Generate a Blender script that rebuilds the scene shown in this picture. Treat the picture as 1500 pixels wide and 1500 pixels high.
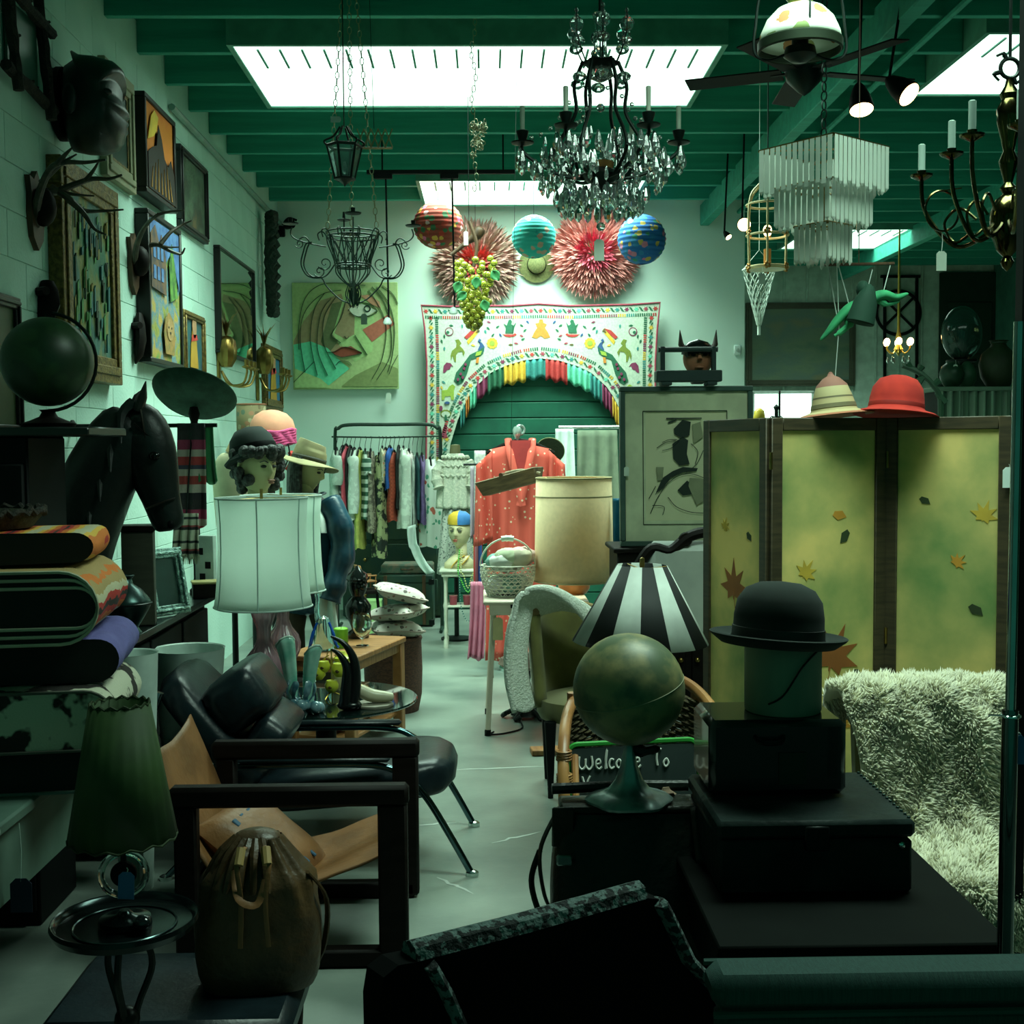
import bpy,math,random
from math import sin,cos,pi,radians,sqrt,atan2
from mathutils import Vector,Matrix,Euler,noise

for o in list(bpy.data.objects):
    bpy.data.objects.remove(o,do_unlink=True)
SC=bpy.context.scene
COL=SC.collection
RND=random.Random(7)

# ------------------------------------------------------------------ camera
FPX,CAMH=1800.0,1.6
ROT=(Matrix.Rotation(radians(-1.114),3,'Z')@Matrix.Rotation(radians(90-3.116),3,'X')
       @Matrix.Rotation(radians(-0.4),3,'Z'))
cam=bpy.data.objects.new('camera',bpy.data.cameras.new('camera'))
COL.objects.link(cam)
cam.matrix_world=Matrix.Translation((0,0,CAMH))@ROT.to_4x4()
cam.data.sensor_width=36.0
cam.data.lens=36.0*FPX/1500.0
cam.data.clip_start=0.05
SC.camera=cam

# ------------------------------------------------------------------ world, exposure
W=bpy.data.worlds.new('world');SC.world=W
W.use_nodes=True
W.node_tree.nodes['Background'].inputs[0].default_value=(0.06,0.50,0.34,1)
W.node_tree.nodes['Background'].inputs[1].default_value=0.24
SC.view_settings.view_transform='Standard'
SC.view_settings.look='None'
SC.view_settings.gamma=1.0
SC.view_settings.use_curve_mapping=False
SC.view_settings.exposure=-0.2
SKY_C=(0.70,1.0,0.82)# daylight through the greenish fibreglass skylights
# skylight openings x0, x1, y0, y1 and the daylight (radiance) that falls through each
HOLES=[(-1.43,1.36,7.14,8.40),(-0.57,1.38,10.72,11.80),(2.82,5.6,6.94,8.14),(3.45,4.62,13.2,14.5),(0.45,2.30,2.95,3.95)]
SKY_P,SPREAD=[18.0,22.0,4.0,14.0,16.0],118
for _h,_l in zip(HOLES,SKY_P):
    _a=bpy.data.lights.new('skylight','AREA');_a.shape='RECTANGLE';_a.size,_a.size_y=_h[1]-_h[0]-.04,_h[3]-_h[2]-.04
    _a.energy=_l*3.1416*_a.size*_a.size_y;_a.color=SKY_C;_a.spread=radians(SPREAD)
    _o=bpy.data.objects.new('skylight',_a);COL.objects.link(_o);_o.location=((_h[0]+_h[1])/2,(_h[2]+_h[3])/2,3.862)
SC.cycles.use_denoising=True
SC.cycles.use_adaptive_sampling=True
SC.cycles.adaptive_threshold=0.035
SC.cycles.max_bounces=7
SC.cycles.diffuse_bounces=3
SC.cycles.glossy_bounces=4
SC.cycles.transmission_bounces=6
SC.cycles.transparent_max_bounces=8
SC.cycles.caustics_reflective=False
SC.cycles.caustics_refractive=False
SC.cycles.sample_clamp_indirect=4.0

# ------------------------------------------------------------------ placement helpers
def _ray(px,py):
    return ROT@Vector(((px-750)/FPX,(750-py)/FPX,-1))
def at(px,py,d):
    v=_ray(px,py);return Vector((0,0,CAMH))+v*(d/v.y)
def atx(px,py,X):
    v=_ray(px,py);return Vector((0,0,CAMH))+v*(X/v.x)
def atz(px,py,Z):
    v=_ray(px,py);return Vector((0,0,CAMH))+v*((Z-CAMH)/v.z)
def S(d):
    return d/FPX
def X(px,d):
    return at(px,650,d).x
def Zp(py,d,px=750):
    return at(px,py,d).z

# ------------------------------------------------------------------ materials
MATS={}
def mat(name,c,rough=0.6,metal=0.0,c2=None,scale=8.0,bump=0.0,bscale=None,emit=None,es=0.0,
        trans=0.0,ior=1.45,detail=3.0,spec=0.5,sheen=0.0,tex='noise',stretch=None,lo=0.4,hi=0.62,
        alpha=1.0,sss=0.0,trl=0.0,coat=0.0,coord='Object'):
    if name in MATS:return MATS[name]
    m=bpy.data.materials.new(name);m.use_nodes=True
    nt=m.node_tree;b=nt.nodes['Principled BSDF']
    b.inputs['Base Color'].default_value=(*c,1)
    b.inputs['Roughness'].default_value=rough
    b.inputs['Metallic'].default_value=metal
    b.inputs['Specular IOR Level'].default_value=spec
    b.inputs['IOR'].default_value=ior
    b.inputs['Transmission Weight'].default_value=trans
    b.inputs['Sheen Weight'].default_value=sheen
    b.inputs['Alpha'].default_value=alpha
    b.inputs['Coat Weight'].default_value=coat
    if emit:
        b.inputs['Emission Color'].default_value=(*emit,1)
        b.inputs['Emission Strength'].default_value=es
    tc=nt.nodes.new('ShaderNodeTexCoord');mp=nt.nodes.new('ShaderNodeMapping')
    nt.links.new(tc.outputs[coord],mp.inputs[0])
    if stretch:mp.inputs['Scale'].default_value=stretch
    if c2 is None:c2=tuple(x*0.8 for x in c)
    if True:
        if tex=='noise':
            t=nt.nodes.new('ShaderNodeTexNoise');t.inputs['Detail'].default_value=detail;o=t.outputs[0]
        elif tex=='voronoi':
            t=nt.nodes.new('ShaderNodeTexVoronoi');o=t.outputs['Distance']
        elif tex=='wave':
            t=nt.nodes.new('ShaderNodeTexWave');t.inputs['Distortion'].default_value=2.0;o=t.outputs[1]
        elif tex=='checker':
            t=nt.nodes.new('ShaderNodeTexChecker');o=t.outputs[1]
        t.inputs['Scale'].default_value=scale
        nt.links.new(mp.outputs[0],t.inputs['Vector'])
        r=nt.nodes.new('ShaderNodeValToRGB')
        r.color_ramp.elements[0].position=lo;r.color_ramp.elements[0].color=(*c,1)
        r.color_ramp.elements[1].position=hi;r.color_ramp.elements[1].color=(*c2,1)
        nt.links.new(o,r.inputs[0]);nt.links.new(r.outputs[0],b.inputs['Base Color'])
    if bump:
        n2=nt.nodes.new('ShaderNodeTexNoise');n2.inputs['Scale'].default_value=bscale or scale*4
        n2.inputs['Detail'].default_value=4
        nt.links.new(mp.outputs[0],n2.inputs['Vector'])
        bp=nt.nodes.new('ShaderNodeBump');bp.inputs['Strength'].default_value=bump
        bp.inputs['Distance'].default_value=0.01
        nt.links.new(n2.outputs[0],bp.inputs['Height']);nt.links.new(bp.outputs[0],b.inputs['Normal'])
    if trl:
        tl=nt.nodes.new('ShaderNodeBsdfTranslucent');ms=nt.nodes.new('ShaderNodeMixShader');ms.inputs[0].default_value=trl
        nt.links.new(r.outputs[0],tl.inputs[0]);nt.links.new(b.outputs[0],ms.inputs[1]);nt.links.new(tl.outputs[0],ms.inputs[2])
        nt.links.new(ms.outputs[0],nt.nodes['Material Output'].inputs[0])
    MATS[name]=m
    return m
def ramp_mat(name,stops,axis=2,scale=1.0,off=0.0,rough=0.8,const=True,wobble=0.0,bump=0.0,repeat=True,sheen=0.0):
    """bands of woven colour along one object axis"""
    if name in MATS:return MATS[name]
    m=bpy.data.materials.new(name);m.use_nodes=True
    nt=m.node_tree;b=nt.nodes['Principled BSDF'];b.inputs['Roughness'].default_value=rough
    b.inputs['Sheen Weight'].default_value=sheen
    tc=nt.nodes.new('ShaderNodeTexCoord');sx=nt.nodes.new('ShaderNodeSeparateXYZ')
    nt.links.new(tc.outputs['Object'],sx.inputs[0])
    v=sx.outputs[axis]
    if wobble:
        n=nt.nodes.new('ShaderNodeTexNoise');n.inputs['Scale'].default_value=14
        nt.links.new(tc.outputs['Object'],n.inputs['Vector'])
        a=nt.nodes.new('ShaderNodeMath');a.operation='MULTIPLY_ADD'
        nt.links.new(n.outputs[0],a.inputs[0]);a.inputs[1].default_value=wobble;nt.links.new(v,a.inputs[2]);v=a.outputs[0]
    a=nt.nodes.new('ShaderNodeMath');a.operation='MULTIPLY_ADD'
    nt.links.new(v,a.inputs[0]);a.inputs[1].default_value=scale;a.inputs[2].default_value=off
    v=a.outputs[0]
    if repeat:
        f=nt.nodes.new('ShaderNodeMath');f.operation='FRACT';nt.links.new(v,f.inputs[0]);v=f.outputs[0]
    r=nt.nodes.new('ShaderNodeValToRGB');cr_=r.color_ramp
    if const:cr_.interpolation='CONSTANT'
    cr_.elements[0].position=stops[0][0];cr_.elements[0].color=(*stops[0][1],1)
    cr_.elements[1].position=stops[1][0];cr_.elements[1].color=(*stops[1][1],1)
    for p,c in stops[2:]:
        e=cr_.elements.new(p);e.color=(*c,1)
    nt.links.new(v,r.inputs[0]);nt.links.new(r.outputs[0],b.inputs['Base Color'])
    if bump:
        n2=nt.nodes.new('ShaderNodeTexNoise');n2.inputs['Scale'].default_value=150
        bp=nt.nodes.new('ShaderNodeBump');bp.inputs['Strength'].default_value=bump;bp.inputs['Distance'].default_value=0.005
        nt.links.new(tc.outputs['Object'],n2.inputs['Vector'])
        nt.links.new(n2.outputs[0],bp.inputs['Height']);nt.links.new(bp.outputs[0],b.inputs['Normal'])
    MATS[name]=m
    return m
def hexc(h):
    h=h.lstrip('#');f=lambda v:(v/12.92 if v<=0.04045 else ((v+0.055)/1.055)**2.4)
    return tuple(f(int(h[i:i+2],16)/255)for i in (0,2,4))

# ------------------------------------------------------------------ mesh helpers
def cr(pts,k=6,closed=False):
    """smooth path through points"""
    P=[Vector(p)for p in pts];n=len(P);out=[]
    rng=range(n if closed else n-1)
    for i in rng:
        if closed:a,b,c,d=P[(i-1)%n],P[i],P[(i+1)%n],P[(i+2)%n]
        else:a,b,c,d=P[max(i-1,0)],P[i],P[i+1],P[min(i+2,n-1)]
        for j in range(k):
            t=j/k
            out.append(0.5*((2*b)+(c-a)*t+(2*a-5*b+4*c-d)*t*t+(3*b-a-3*c+d)*t**3))
    if not closed:out.append(P[-1])
    return out
def lerp(a,b,t):return a+(b-a)*t
class MB:
    def __init__(s):
        s.v,s.f,s.mi=[],[],[];s.M=Matrix.Identity(4);s.m=0
    def add(s,vs,fs,m=None):
        b=len(s.v);M=s.M
        s.v+=[M@Vector(v)for v in vs]
        s.f+=[tuple(i+b for i in f)for f in fs]
        s.mi+=[s.m if m is None else m]*len(fs);return s
    def xf(s,loc=(0,0,0),rot=(0,0,0),sc=(1,1,1)):
        s.M=Matrix.LocRotScale(Vector(loc),Euler(rot),Vector(sc));return s
    def box(s,c,d,bev=0.0,rot=None,m=None,taper=None):
        x,y,z=d[0]/2,d[1]/2,d[2]/2
        R=Euler(rot).to_matrix()if rot else Matrix.Identity(3);c=Vector(c)
        vs,fs=[],[]
        if bev<=0:
            vs=[(i*x,j*y,k*z)for i in (-1,1)for j in (-1,1)for k in (-1,1)]
            fs=[(0,1,3,2),(4,6,7,5),(0,4,5,1),(2,3,7,6),(0,2,6,4),(1,5,7,3)]
        else:
            b=min(bev,x*.95,y*.95,z*.95);idx={}
            for i in (-1,1):
                for j in (-1,1):
                    for k in (-1,1):
                        for a in range(3):
                            p=[i*(x-b),j*(y-b),k*(z-b)];p[a]=(i,j,k)[a]*(x,y,z)[a]
                            idx[(i,j,k,a)]=len(vs);vs.append(tuple(p))
            q=[(-1,-1),(1,-1),(1,1),(-1,1)]
            for a in range(3):
                for sg in (-1,1):
                    f=[]
                    for (u,w)in q:
                        t=[0,0,0];t[a]=sg;t[(a+1)%3]=u;t[(a+2)%3]=w;f.append(idx[(*t,a)])
                    fs.append(tuple(f if sg>0 else f[::-1]))
            for a in range(3):
                b1,c1=(a+1)%3,(a+2)%3
                for u in (-1,1):
                    for w in (-1,1):
                        t=[0,0,0];t[b1]=u;t[c1]=w
                        t[a]=-1;A=tuple(t);t[a]=1;B=tuple(t)
                        f=[idx[(*A,b1)],idx[(*B,b1)],idx[(*B,c1)],idx[(*A,c1)]]
                        fs.append(tuple(f if u*w<0 else f[::-1]))
            for i in (-1,1):
                for j in (-1,1):
                    for k in (-1,1):
                        f=[idx[(i,j,k,a)]for a in range(3)];fs.append(tuple(f if i*j*k>0 else f[::-1]))
        if taper:vs=[(v[0]*(taper if v[2]>0 else 1),v[1]*(taper if v[2]>0 else 1),v[2])for v in vs]
        return s.add([c+R@Vector(v)for v in vs],fs,m)
    def lathe(s,prof,n=24,c=(0,0,0),rot=None,sx=1,sy=1,m=None,a0=0.0,a1=2*pi,flute=0,fd=0.0,caps=True):
        R=Euler(rot).to_matrix()if rot else Matrix.Identity(3);c=Vector(c)
        full=abs(a1-a0-2*pi)<1e-6;k=n if full else n+1
        vs,fs=[],[]
        for r,z in prof:
            for i in range(k):
                a=a0+(a1-a0)*i/n
                rr=r*(1+fd*(cos(a*flute))if flute else 1)
                vs.append(c+R@Vector((rr*cos(a)*sx,rr*sin(a)*sy,z)))
        for j in range(len(prof)-1):
            for i in range(n):
                i2=(i+1)%k
                fs.append((j*k+i,j*k+i2,(j+1)*k+i2,(j+1)*k+i))
        if caps and full:
            if prof[0][0]>1e-5:fs.append(tuple(range(k))[::-1])
            if prof[-1][0]>1e-5:fs.append(tuple((len(prof)-1)*k+i for i in range(k)))
        return s.add(vs,fs,m)
    def tube(s,pts,r,n=8,closed=False,m=None,flat=1.0,caps=True):
        P=[Vector(p)for p in pts];k=len(P)
        rs=r if isinstance(r,(list,tuple))else [r]*k
        vs,fs=[],[];up=None
        for i,p in enumerate(P):
            if closed:t=P[(i+1)%k]-P[(i-1)%k]
            else:t=P[min(i+1,k-1)]-P[max(i-1,0)]
            if t.length<1e-9:t=Vector((0,0,1))
            t.normalize()
            if up is None:
                up=Vector((0,0,1))if abs(t.z)<0.9 else Vector((1,0,0))
            u=up-t*up.dot(t)
            if u.length<1e-6:u=t.orthogonal()
            u.normalize();up=u;w=t.cross(u)
            for j in range(n):
                a=2*pi*j/n
                vs.append(p+u*(rs[i]*cos(a)*flat)+w*(rs[i]*sin(a)))
        for i in range(k if closed else k-1):
            i2=(i+1)%k
            for j in range(n):
                j2=(j+1)%n
                fs.append((i*n+j,i*n+j2,i2*n+j2,i2*n+j))
        if caps and not closed:
            fs.append(tuple(range(n))[::-1]);fs.append(tuple((k-1)*n+j for j in range(n)))
        return s.add(vs,fs,m)
    def ball(s,c,r,nu=16,nv=10,m=None,rot=None,fn=None):
        if not isinstance(r,(tuple,list)):r=(r,r,r)
        R=Euler(rot).to_matrix()if rot else Matrix.Identity(3);c=Vector(c)
        vs,fs=[],[]
        for j in range(nv+1):
            th=pi*j/nv
            for i in range(nu):
                a=2*pi*i/nu
                v=Vector((sin(th)*cos(a),sin(th)*sin(a),-cos(th)))
                if fn:v=fn(v)
                vs.append(c+R@Vector((v.x*r[0],v.y*r[1],v.z*r[2])))
        for j in range(nv):
            for i in range(nu):
                i2=(i+1)%nu
                if j==0:fs.append((i,nu+i2,nu+i))if False else fs.append((j*nu,(j+1)*nu+i2,(j+1)*nu+i))
                elif j==nv-1:fs.append((j*nu+i,j*nu+i2,(j+1)*nu))
                else:fs.append((j*nu+i,j*nu+i2,(j+1)*nu+i2,(j+1)*nu+i))
        return s.add(vs,fs,m)
    def prism(s,out,y0=0.0,y1=0.01,m=None):
        """polygon in local XZ, extruded along Y (front face looks to -Y)"""
        n=len(out)
        vs=[(x,y0,z)for x,z in out]+[(x,y1,z)for x,z in out]
        area=sum(out[i][0]*out[(i+1)%n][1]-out[(i+1)%n][0]*out[i][1]for i in range(n))
        f=tuple(range(n));g=tuple(range(n,2*n))[::-1]
        sd=[(i,i+n,(i+1)%n+n,(i+1)%n)for i in range(n)]
        if area<0:f,g,sd=f[::-1],g[::-1],[q[::-1]for q in sd]
        return s.add(vs,[f,g]+sd,m)
    def grid(s,fn,nu,nv,m=None,cu=False):
        vs=[fn(i/nu,j/nv)for j in range(nv+1)for i in range(nu+(0 if cu else 1))]
        k=nu if cu else nu+1
        fs=[(j*k+i,j*k+(i+1)%k,(j+1)*k+(i+1)%k,(j+1)*k+i)for j in range(nv)for i in range(nu)]
        return s.add(vs,fs,m)
    def ring(s,c,R,r,n=24,k=6,rot=None,m=None,sx=1,sy=1):
        E=Euler(rot).to_matrix()if rot else Matrix.Identity(3)
        return s.tube([Vector(c)+E@Vector((R*cos(2*pi*i/n)*sx,R*sin(2*pi*i/n)*sy,0))for i in range(n)],r,k,True,m)
    def mesh(s,name,smooth=True,ang=40):
        me=bpy.data.meshes.new(name);me.from_pydata([tuple(v)for v in s.v],[],s.f)
        me.polygons.foreach_set('material_index',s.mi)
        if smooth:
            me.polygons.foreach_set('use_smooth',[True]*len(s.f))
        me.update()
        if smooth and ang<180:me.set_sharp_from_angle(angle=radians(ang))
        return me
    def build(s,name,mats,parent=None,smooth=True,ang=40,solid=0.0,sub=0,label=None,offs=0.0):
        me=s.mesh(name,smooth,ang)
        for m in (mats if isinstance(mats,(list,tuple))else [mats]):me.materials.append(m)
        o=bpy.data.objects.new(name,me);COL.objects.link(o)
        if parent:o.parent=parent
        if solid:
            md=o.modifiers.new('s','SOLIDIFY');md.thickness=solid;md.offset=offs
        if sub:
            md=o.modifiers.new('u','SUBSURF');md.levels=md.render_levels=sub
        if label:o['label']=label
        return o
def tag(o,label,cat,group=None,kind=None):
    if label:o['label']=label
    if cat:o['category']=cat
    if group:o['group']=group
    if kind:o['kind']=kind
    return o
def thing(name,label,cat,loc=(0,0,0),rz=0.0,group=None,rot=None,sc=1.0):
    o=bpy.data.objects.new(name,None);COL.objects.link(o)
    o.empty_display_size=0.05
    o.location=loc;o.rotation_euler=rot if rot else (0,0,rz);o.scale=(sc,sc,sc)
    return tag(o,label,cat,group)
def struct(o):
    o['kind']='structure';return o
def copy_tree(o,parent=None):
    c=o.copy();COL.objects.link(c);c.parent=parent
    for ch in list(o.children):copy_tree(ch,c)
    return c
def place(o,loc,rz=0.0,rot=None):
    o.location=loc;o.rotation_euler=rot if rot else (0,0,rz);return o
def link_inst(name,me,parent,loc=(0,0,0),rot=(0,0,0),sc=(1,1,1)):
    o=bpy.data.objects.new(name,me);COL.objects.link(o);o.parent=parent
    o.location=loc;o.rotation_euler=rot;o.scale=sc;return o
def ztop(p):
    """length of a hanger from p up to the ceiling deck or skylight"""
    return (ZC+.05 if any(h[0]<p.x<h[1]and h[2]<p.y<h[3]for h in HOLES)else ZC+.205)-p.z
def nz(x,y=0.0,z=0.0):return noise.noise(Vector((x,y,z)))
# ================================================================== the room
XL,XR,YB,YF,ZC=-2.0,6.6,12.0,16.0,3.87
XB=X(1090,YB)
m_wall=mat('painted_block',(0.52,0.76,0.66),0.75,c2=(0.48,0.72,0.62),scale=3,bump=0.25,bscale=60)
m_drywall=mat('painted_drywall',(0.67,0.82,0.73),0.8,c2=(0.64,0.80,0.71),scale=2,bump=0.05,bscale=90)
m_ceil=mat('green_painted_timber',(0.035,0.36,0.26),0.7,c2=(0.025,0.29,0.21),scale=4,bump=0.15,stretch=(0.3,4,4))
m_floor=mat('polished_concrete',(0.25,0.30,0.255),0.34,c2=(0.09,0.125,0.11),scale=2.0,bump=0.06,bscale=40,detail=9,lo=0.3,hi=0.75)
m_shaft=mat('skylight_shaft',(0.10,0.33,0.24),0.7)
m_board=mat('board_and_batten',(0.45,0.62,0.52),0.8)
m_blk=mat('matte_black',(0.003,0.005,0.005),0.6,spec=.15)
m_blkmetal=mat('black_iron',(0.010,0.014,0.013),0.4,metal=0.6)
m_shutter=mat('haze_lifted_shutter',(0.010,0.13,0.075),0.6,c2=(0.008,0.10,0.06),scale=5)  # green raised evenly to stand in for haze at the back

b=MB();b.box((2.3,7.25,-0.06),(9.2,18.5,0.12));struct(b.build('floor',m_floor))
# floor cracks and pale scuffs
b=MB()
for (px,py,L,a)in ((655,1128,.5,.1),(640,1285,.22,-.9),(720,1235,.25,.6),(600,1210,.2,.2)):
    p=atz(px,py,0.0008);pts=[(p.x+cos(a)*t*L+.02*nz(t*7,px),p.y+sin(a)*t*L+.02*nz(px,t*9),.0008)for t in [i/8 for i in range(9)]]
    b.tube(pts,[.002+.006*sin(pi*i/8)for i in range(9)],5,flat=.1)
fl=b.build('scuff',mat('pale_scuff',(0.5,0.55,0.5),.6),bpy.data.objects['floor'])

# left wall: painted concrete blocks laid over a mortar backing
b=MB();b.box((XL-.1,5.6,2.0),(.2,13.2,4.1));wl=struct(b.build('wall_left',m_wall))
bk=MB();bk.box((0,0,0),(.006,.397,.197),bev=.002);me_blk=bk.mesh('block');me_blk.materials.append(m_wall)
for row in range(3,19):
    for k in range(19):
        y=4.62+.4*k+(.2 if row%2 else 0)
        if y>11.85:continue
        link_inst('block',me_blk,wl,(XL+.002,y,.1+row*.2))
# back wall, side return and the far wall of the next bay
b=MB();b.box(((XL+XB)/2,YB+.1,2.0),(XB-XL,.2,4.1));struct(b.build('wall_back',m_drywall))
b=MB();b.box((XB-.06,(YB+YF)/2+.1,2.0),(.12,YF-YB-.2,4.1));struct(b.build('wall_return',m_drywall))
b=MB();b.box(((XB+XR)/2,YF+.1,2.0),(XR-XB+.4,.2,4.1));wf=struct(b.build('wall_far',m_board))
bt=MB();bt.box((0,0,0),(.03,.014,3.9),bev=.003);me_bt=bt.mesh('batten');me_bt.materials.append(m_board)
for k in range(14):link_inst('batten',me_bt,wf,(XB+.15+.3*k,YF-.006,1.97))
b=MB();b.box((XR+.1,7.5,2.0),(.2,17,4.1));struct(b.build('wall_right',mat('dark_right_wall',(.03,.13,.09),.8)))

# ceiling with skylight openings
ZD=ZC+.2
xs=sorted({XL-.1,XR+.1}|{h[0]for h in HOLES}|{h[1]for h in HOLES})
ys=sorted({-1.0,YF+.2}|{h[2]for h in HOLES}|{h[3]for h in HOLES})
b=MB()
for i in range(len(xs)-1):
    for j in range(len(ys)-1):
        cx,cy=(xs[i]+xs[i+1])/2,(ys[j]+ys[j+1])/2
        if any(h[0]<cx<h[1]and h[2]<cy<h[3]for h in HOLES):continue
        b.box((cx,cy,ZD+.04),(xs[i+1]-xs[i],ys[j+1]-ys[j],.08))
ceil=struct(b.build('ceiling',m_ceil))
jm={}
def joist(x0,x1,y):
    L=round(x1-x0,3)
    if L not in jm:
        q=MB();q.box((0,0,0),(L,.05,.2),bev=.004);jm[L]=q.mesh('joist');jm[L].materials.append(m_ceil)
    link_inst('joist',jm[L],ceil,((x0+x1)/2,y,ZC+.1))
for k in range(-8,16):
    y=6.66+.61*k
    segs=[(XL,XR)]
    for h in HOLES:
        if h[2]-.06<y<h[3]+.06:
            segs=[s2 for (a,c)in segs for s2 in ((a,min(c,h[0]-.03)),(max(a,h[1]+.03),c))if s2[1]-s2[0]>.1]
    if y<YB-.05 or True:
        for a,c in segs:
            if y>YB:a=max(a,XB)
            if c>a:joist(a,c,y)
m_sky=mat('skylight_glow',(0.9,1,0.95),0.5,emit=SKY_C,es=2.6)
for n,h in enumerate(HOLES):
    x0,x1,y0,y1=h
    for (c,d)in (((x0-.015,(y0+y1)/2,ZC+.15),(.03,y1-y0+.06,.3)),((x1+.015,(y0+y1)/2,ZC+.15),(.03,y1-y0+.06,.3)),
                   (((x0+x1)/2,y0-.015,ZC+.15),(x1-x0,.03,.3)),(((x0+x1)/2,y1+.015,ZC+.15),(x1-x0,.03,.3))):
        q=MB();q.box(c,d);q.build('shaft_board',m_shaft,ceil)
    # corrugated translucent panel
    N=int((x1-x0)/.122)
    def cf(u,v):
        return (x0+(x1-x0)*u,lerp(y0,y1,v),ZC+.010+.012*abs(sin(pi*N*u))*(1-v))
    q=MB();q.grid(cf,N*6,4)
    w=struct(q.build('window_%d'%(n+1),m_sky))
    for k in range(1,N):
        q=MB();xx=x0+(x1-x0)*k/N
        q.box((xx,y0+.25,ZC+.008),(.012,.34,.010));q.build('panel_seam',m_shaft,w)
# girder and conduits in the right bay, conduit on the left wall
q=MB();q.box((2.12,7.5,ZC-.06),(.09,17,.2),bev=.006);q.build('girder',m_ceil,ceil)
q=MB();q.box((4.6,7.5,ZC-.06),(.09,17,.2),bev=.006);q.build('girder',m_ceil,ceil)
q=MB();q.tube([(2.45,-1,ZC-.03),(2.45,16,ZC-.03)],.02,8);q.build('conduit',m_ceil,ceil)
q=MB();q.tube([(XL+.03,7.9,3.74),(XL+.03,12,3.74)],.022,8);q.build('conduit',mat('conduit_grey',(.25,.38,.32),.5),wl)
# roll-up shutter behind the hanging
sx0,sx1,sz1=X(648,YB),X(945,YB),Zp(548,YB)
q=MB();q.box(((sx0+sx1)/2,YB-.02,sz1/2),(sx1-sx0,.04,sz1));dr=struct(q.build('door_1',m_shutter))
q=MB();q.box((0,0,0),(sx1-sx0-.02,.016,.147),bev=.006);me_s=q.mesh('slat');me_s.materials.append(m_shutter)
for k in range(int(sz1/.155)):link_inst('slat',me_s,dr,((sx0+sx1)/2,YB-.047,.08+k*.155))
# ================================================================== shared finishes
m_white=mat('white_paint',(.72,.84,.78),.5)
m_cream=mat('cream_paint',(.70,.66,.50),.5)
m_chrome=mat('chrome',(.75,.85,.82),.15,metal=1.0)
m_brass=mat('brass',(.38,.26,.08),.32,metal=1.0,c2=(.22,.14,.04))
m_darkwood=mat('dark_wood',(.008,.006,.005),.55,c2=(.005,.004,.003),stretch=(1,1,6),spec=.12)
m_midwood=mat('oak_wood',(.36,.17,.055),.5,c2=(.24,.10,.03),scale=6,stretch=(8,1,1))
m_wood=mat('brown_wood',(.10,.05,.02),.55,c2=(.05,.025,.012),scale=6,stretch=(6,1,1))
m_leather=mat('black_leather',(.008,.016,.020),.34,c2=(.005,.010,.013),scale=12,bump=.10,bscale=60)
m_glass=mat('clear_glass',(.85,1,.95),.02,trans=1.0,ior=1.45)
m_tag=mat('paper_tag',(.62,.72,.60),.8)
m_tagblue=mat('blue_paper_tag',(.06,.16,.36),.8)
m_string=mat('string',(.65,.75,.68),.8)
m_red=mat('red_cloth',(.62,.055,.04),.8)
m_goldfr=mat('gold_leaf_frame',(.22,.15,.04),.45,metal=.4,c2=(.10,.065,.018),scale=40,bump=.5,bscale=90)
m_blackfr=mat('black_frame',(.006,.007,.006),.45)
def tagcard(parent,p,w=.03,h=.05,m=None,tilt=0.0,s=.04):
    """paper price tag hung on a loop of string, p = top of the loop (parent space)"""
    b=MB();b.M=Matrix.Translation(p)@Matrix.Rotation(tilt,4,'Y')
    o=[(-w/2,-s-h),(w/2,-s-h),(w/2,-s-.25*w),(w/4,-s),(-w/4,-s),(-w/2,-s-.25*w)]
    b.prism(o,-.001,.001)
    t=b.build('price_tag',m or m_tag,parent,smooth=False)
    c=MB();c.M=b.M;c.tube([(0,0,0),(.003,.001,-s/2),(0,0,-s-.15*w)],.0012,4);c.build('tag_string',m_string,t)
    return t
def pxpoly(b,pts,d,root,m=0,t=.004,off=0.0):
    """flat appliqué shape whose outline is given where it hangs on a wall at depth d"""
    q=[at(x,y,d)-root.location for x,y in pts]
    b.prism([(v.x,v.z)for v in q],q[0].y-t-off,q[0].y-off,m)
def disc(cx,cy,rx,ry,n=12,a0=0):return [(cx+rx*cos(a0+2*pi*i/n),cy+ry*sin(a0+2*pi*i/n))for i in range(n)]
def flower(cx,cy,r,n=8,inner=.5):return [(cx+(r if i%2==0 else r*inner)*cos(pi*i/n),cy+(r if i%2==0 else r*inner)*sin(pi*i/n))for i in range(2*n)]
def leafp(cx,cy,L,w,a):
    return [(cx+cos(a)*x-sin(a)*y,cy+sin(a)*x+cos(a)*y)for x,y in ((-L,0),(-L*.3,w),(L*.5,w*.7),(L,0),(L*.5,-w*.7),(-L*.3,-w))]

# ================================================================== arched embroidered hanging
D=YB-.12
th=thing('embroidered_wall_hanging','white arched embroidered door hanging with peacocks and ruffled edge on back wall','wall hanging',at(792,690,D))
TC=[hexc(c)for c in ('ccd8c4','2f6b4f','c2413f','e0b542','3f8f8a','8a3a5c','d98a3c','3a5a8c','9fb84a','6a5a3a','6fcfae','a9485a','7d8a3a')]
tm=[mat('textile_%d'%i,c,.9,c2=tuple(x*.85 for x in c),scale=60,bump=.2,bscale=300)for i,c in enumerate(TC)]
def mir(pts):return [(1585-x,y)for x,y in pts]
outl=[(617,447),(660,449),(700,448),(745,448),(789,445),(835,448),(880,447),(925,446),(967,443),(963,480),(960,530),(960,600),(957,690)]
arch_r=[(930,690),(925,650),(915,617),(908,600),(899,582),(888,566),(866,546),(845,536),(818,528),(792,525)]
outline=outl+arch_r+mir(arch_r)[::-1][1:]+[(624,690),(625,600),(625,530),(622,480)]
b=MB();pxpoly(b,outline,D,th,0,t=.006);b.build('cloth',tm[0],th,smooth=False)
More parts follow.
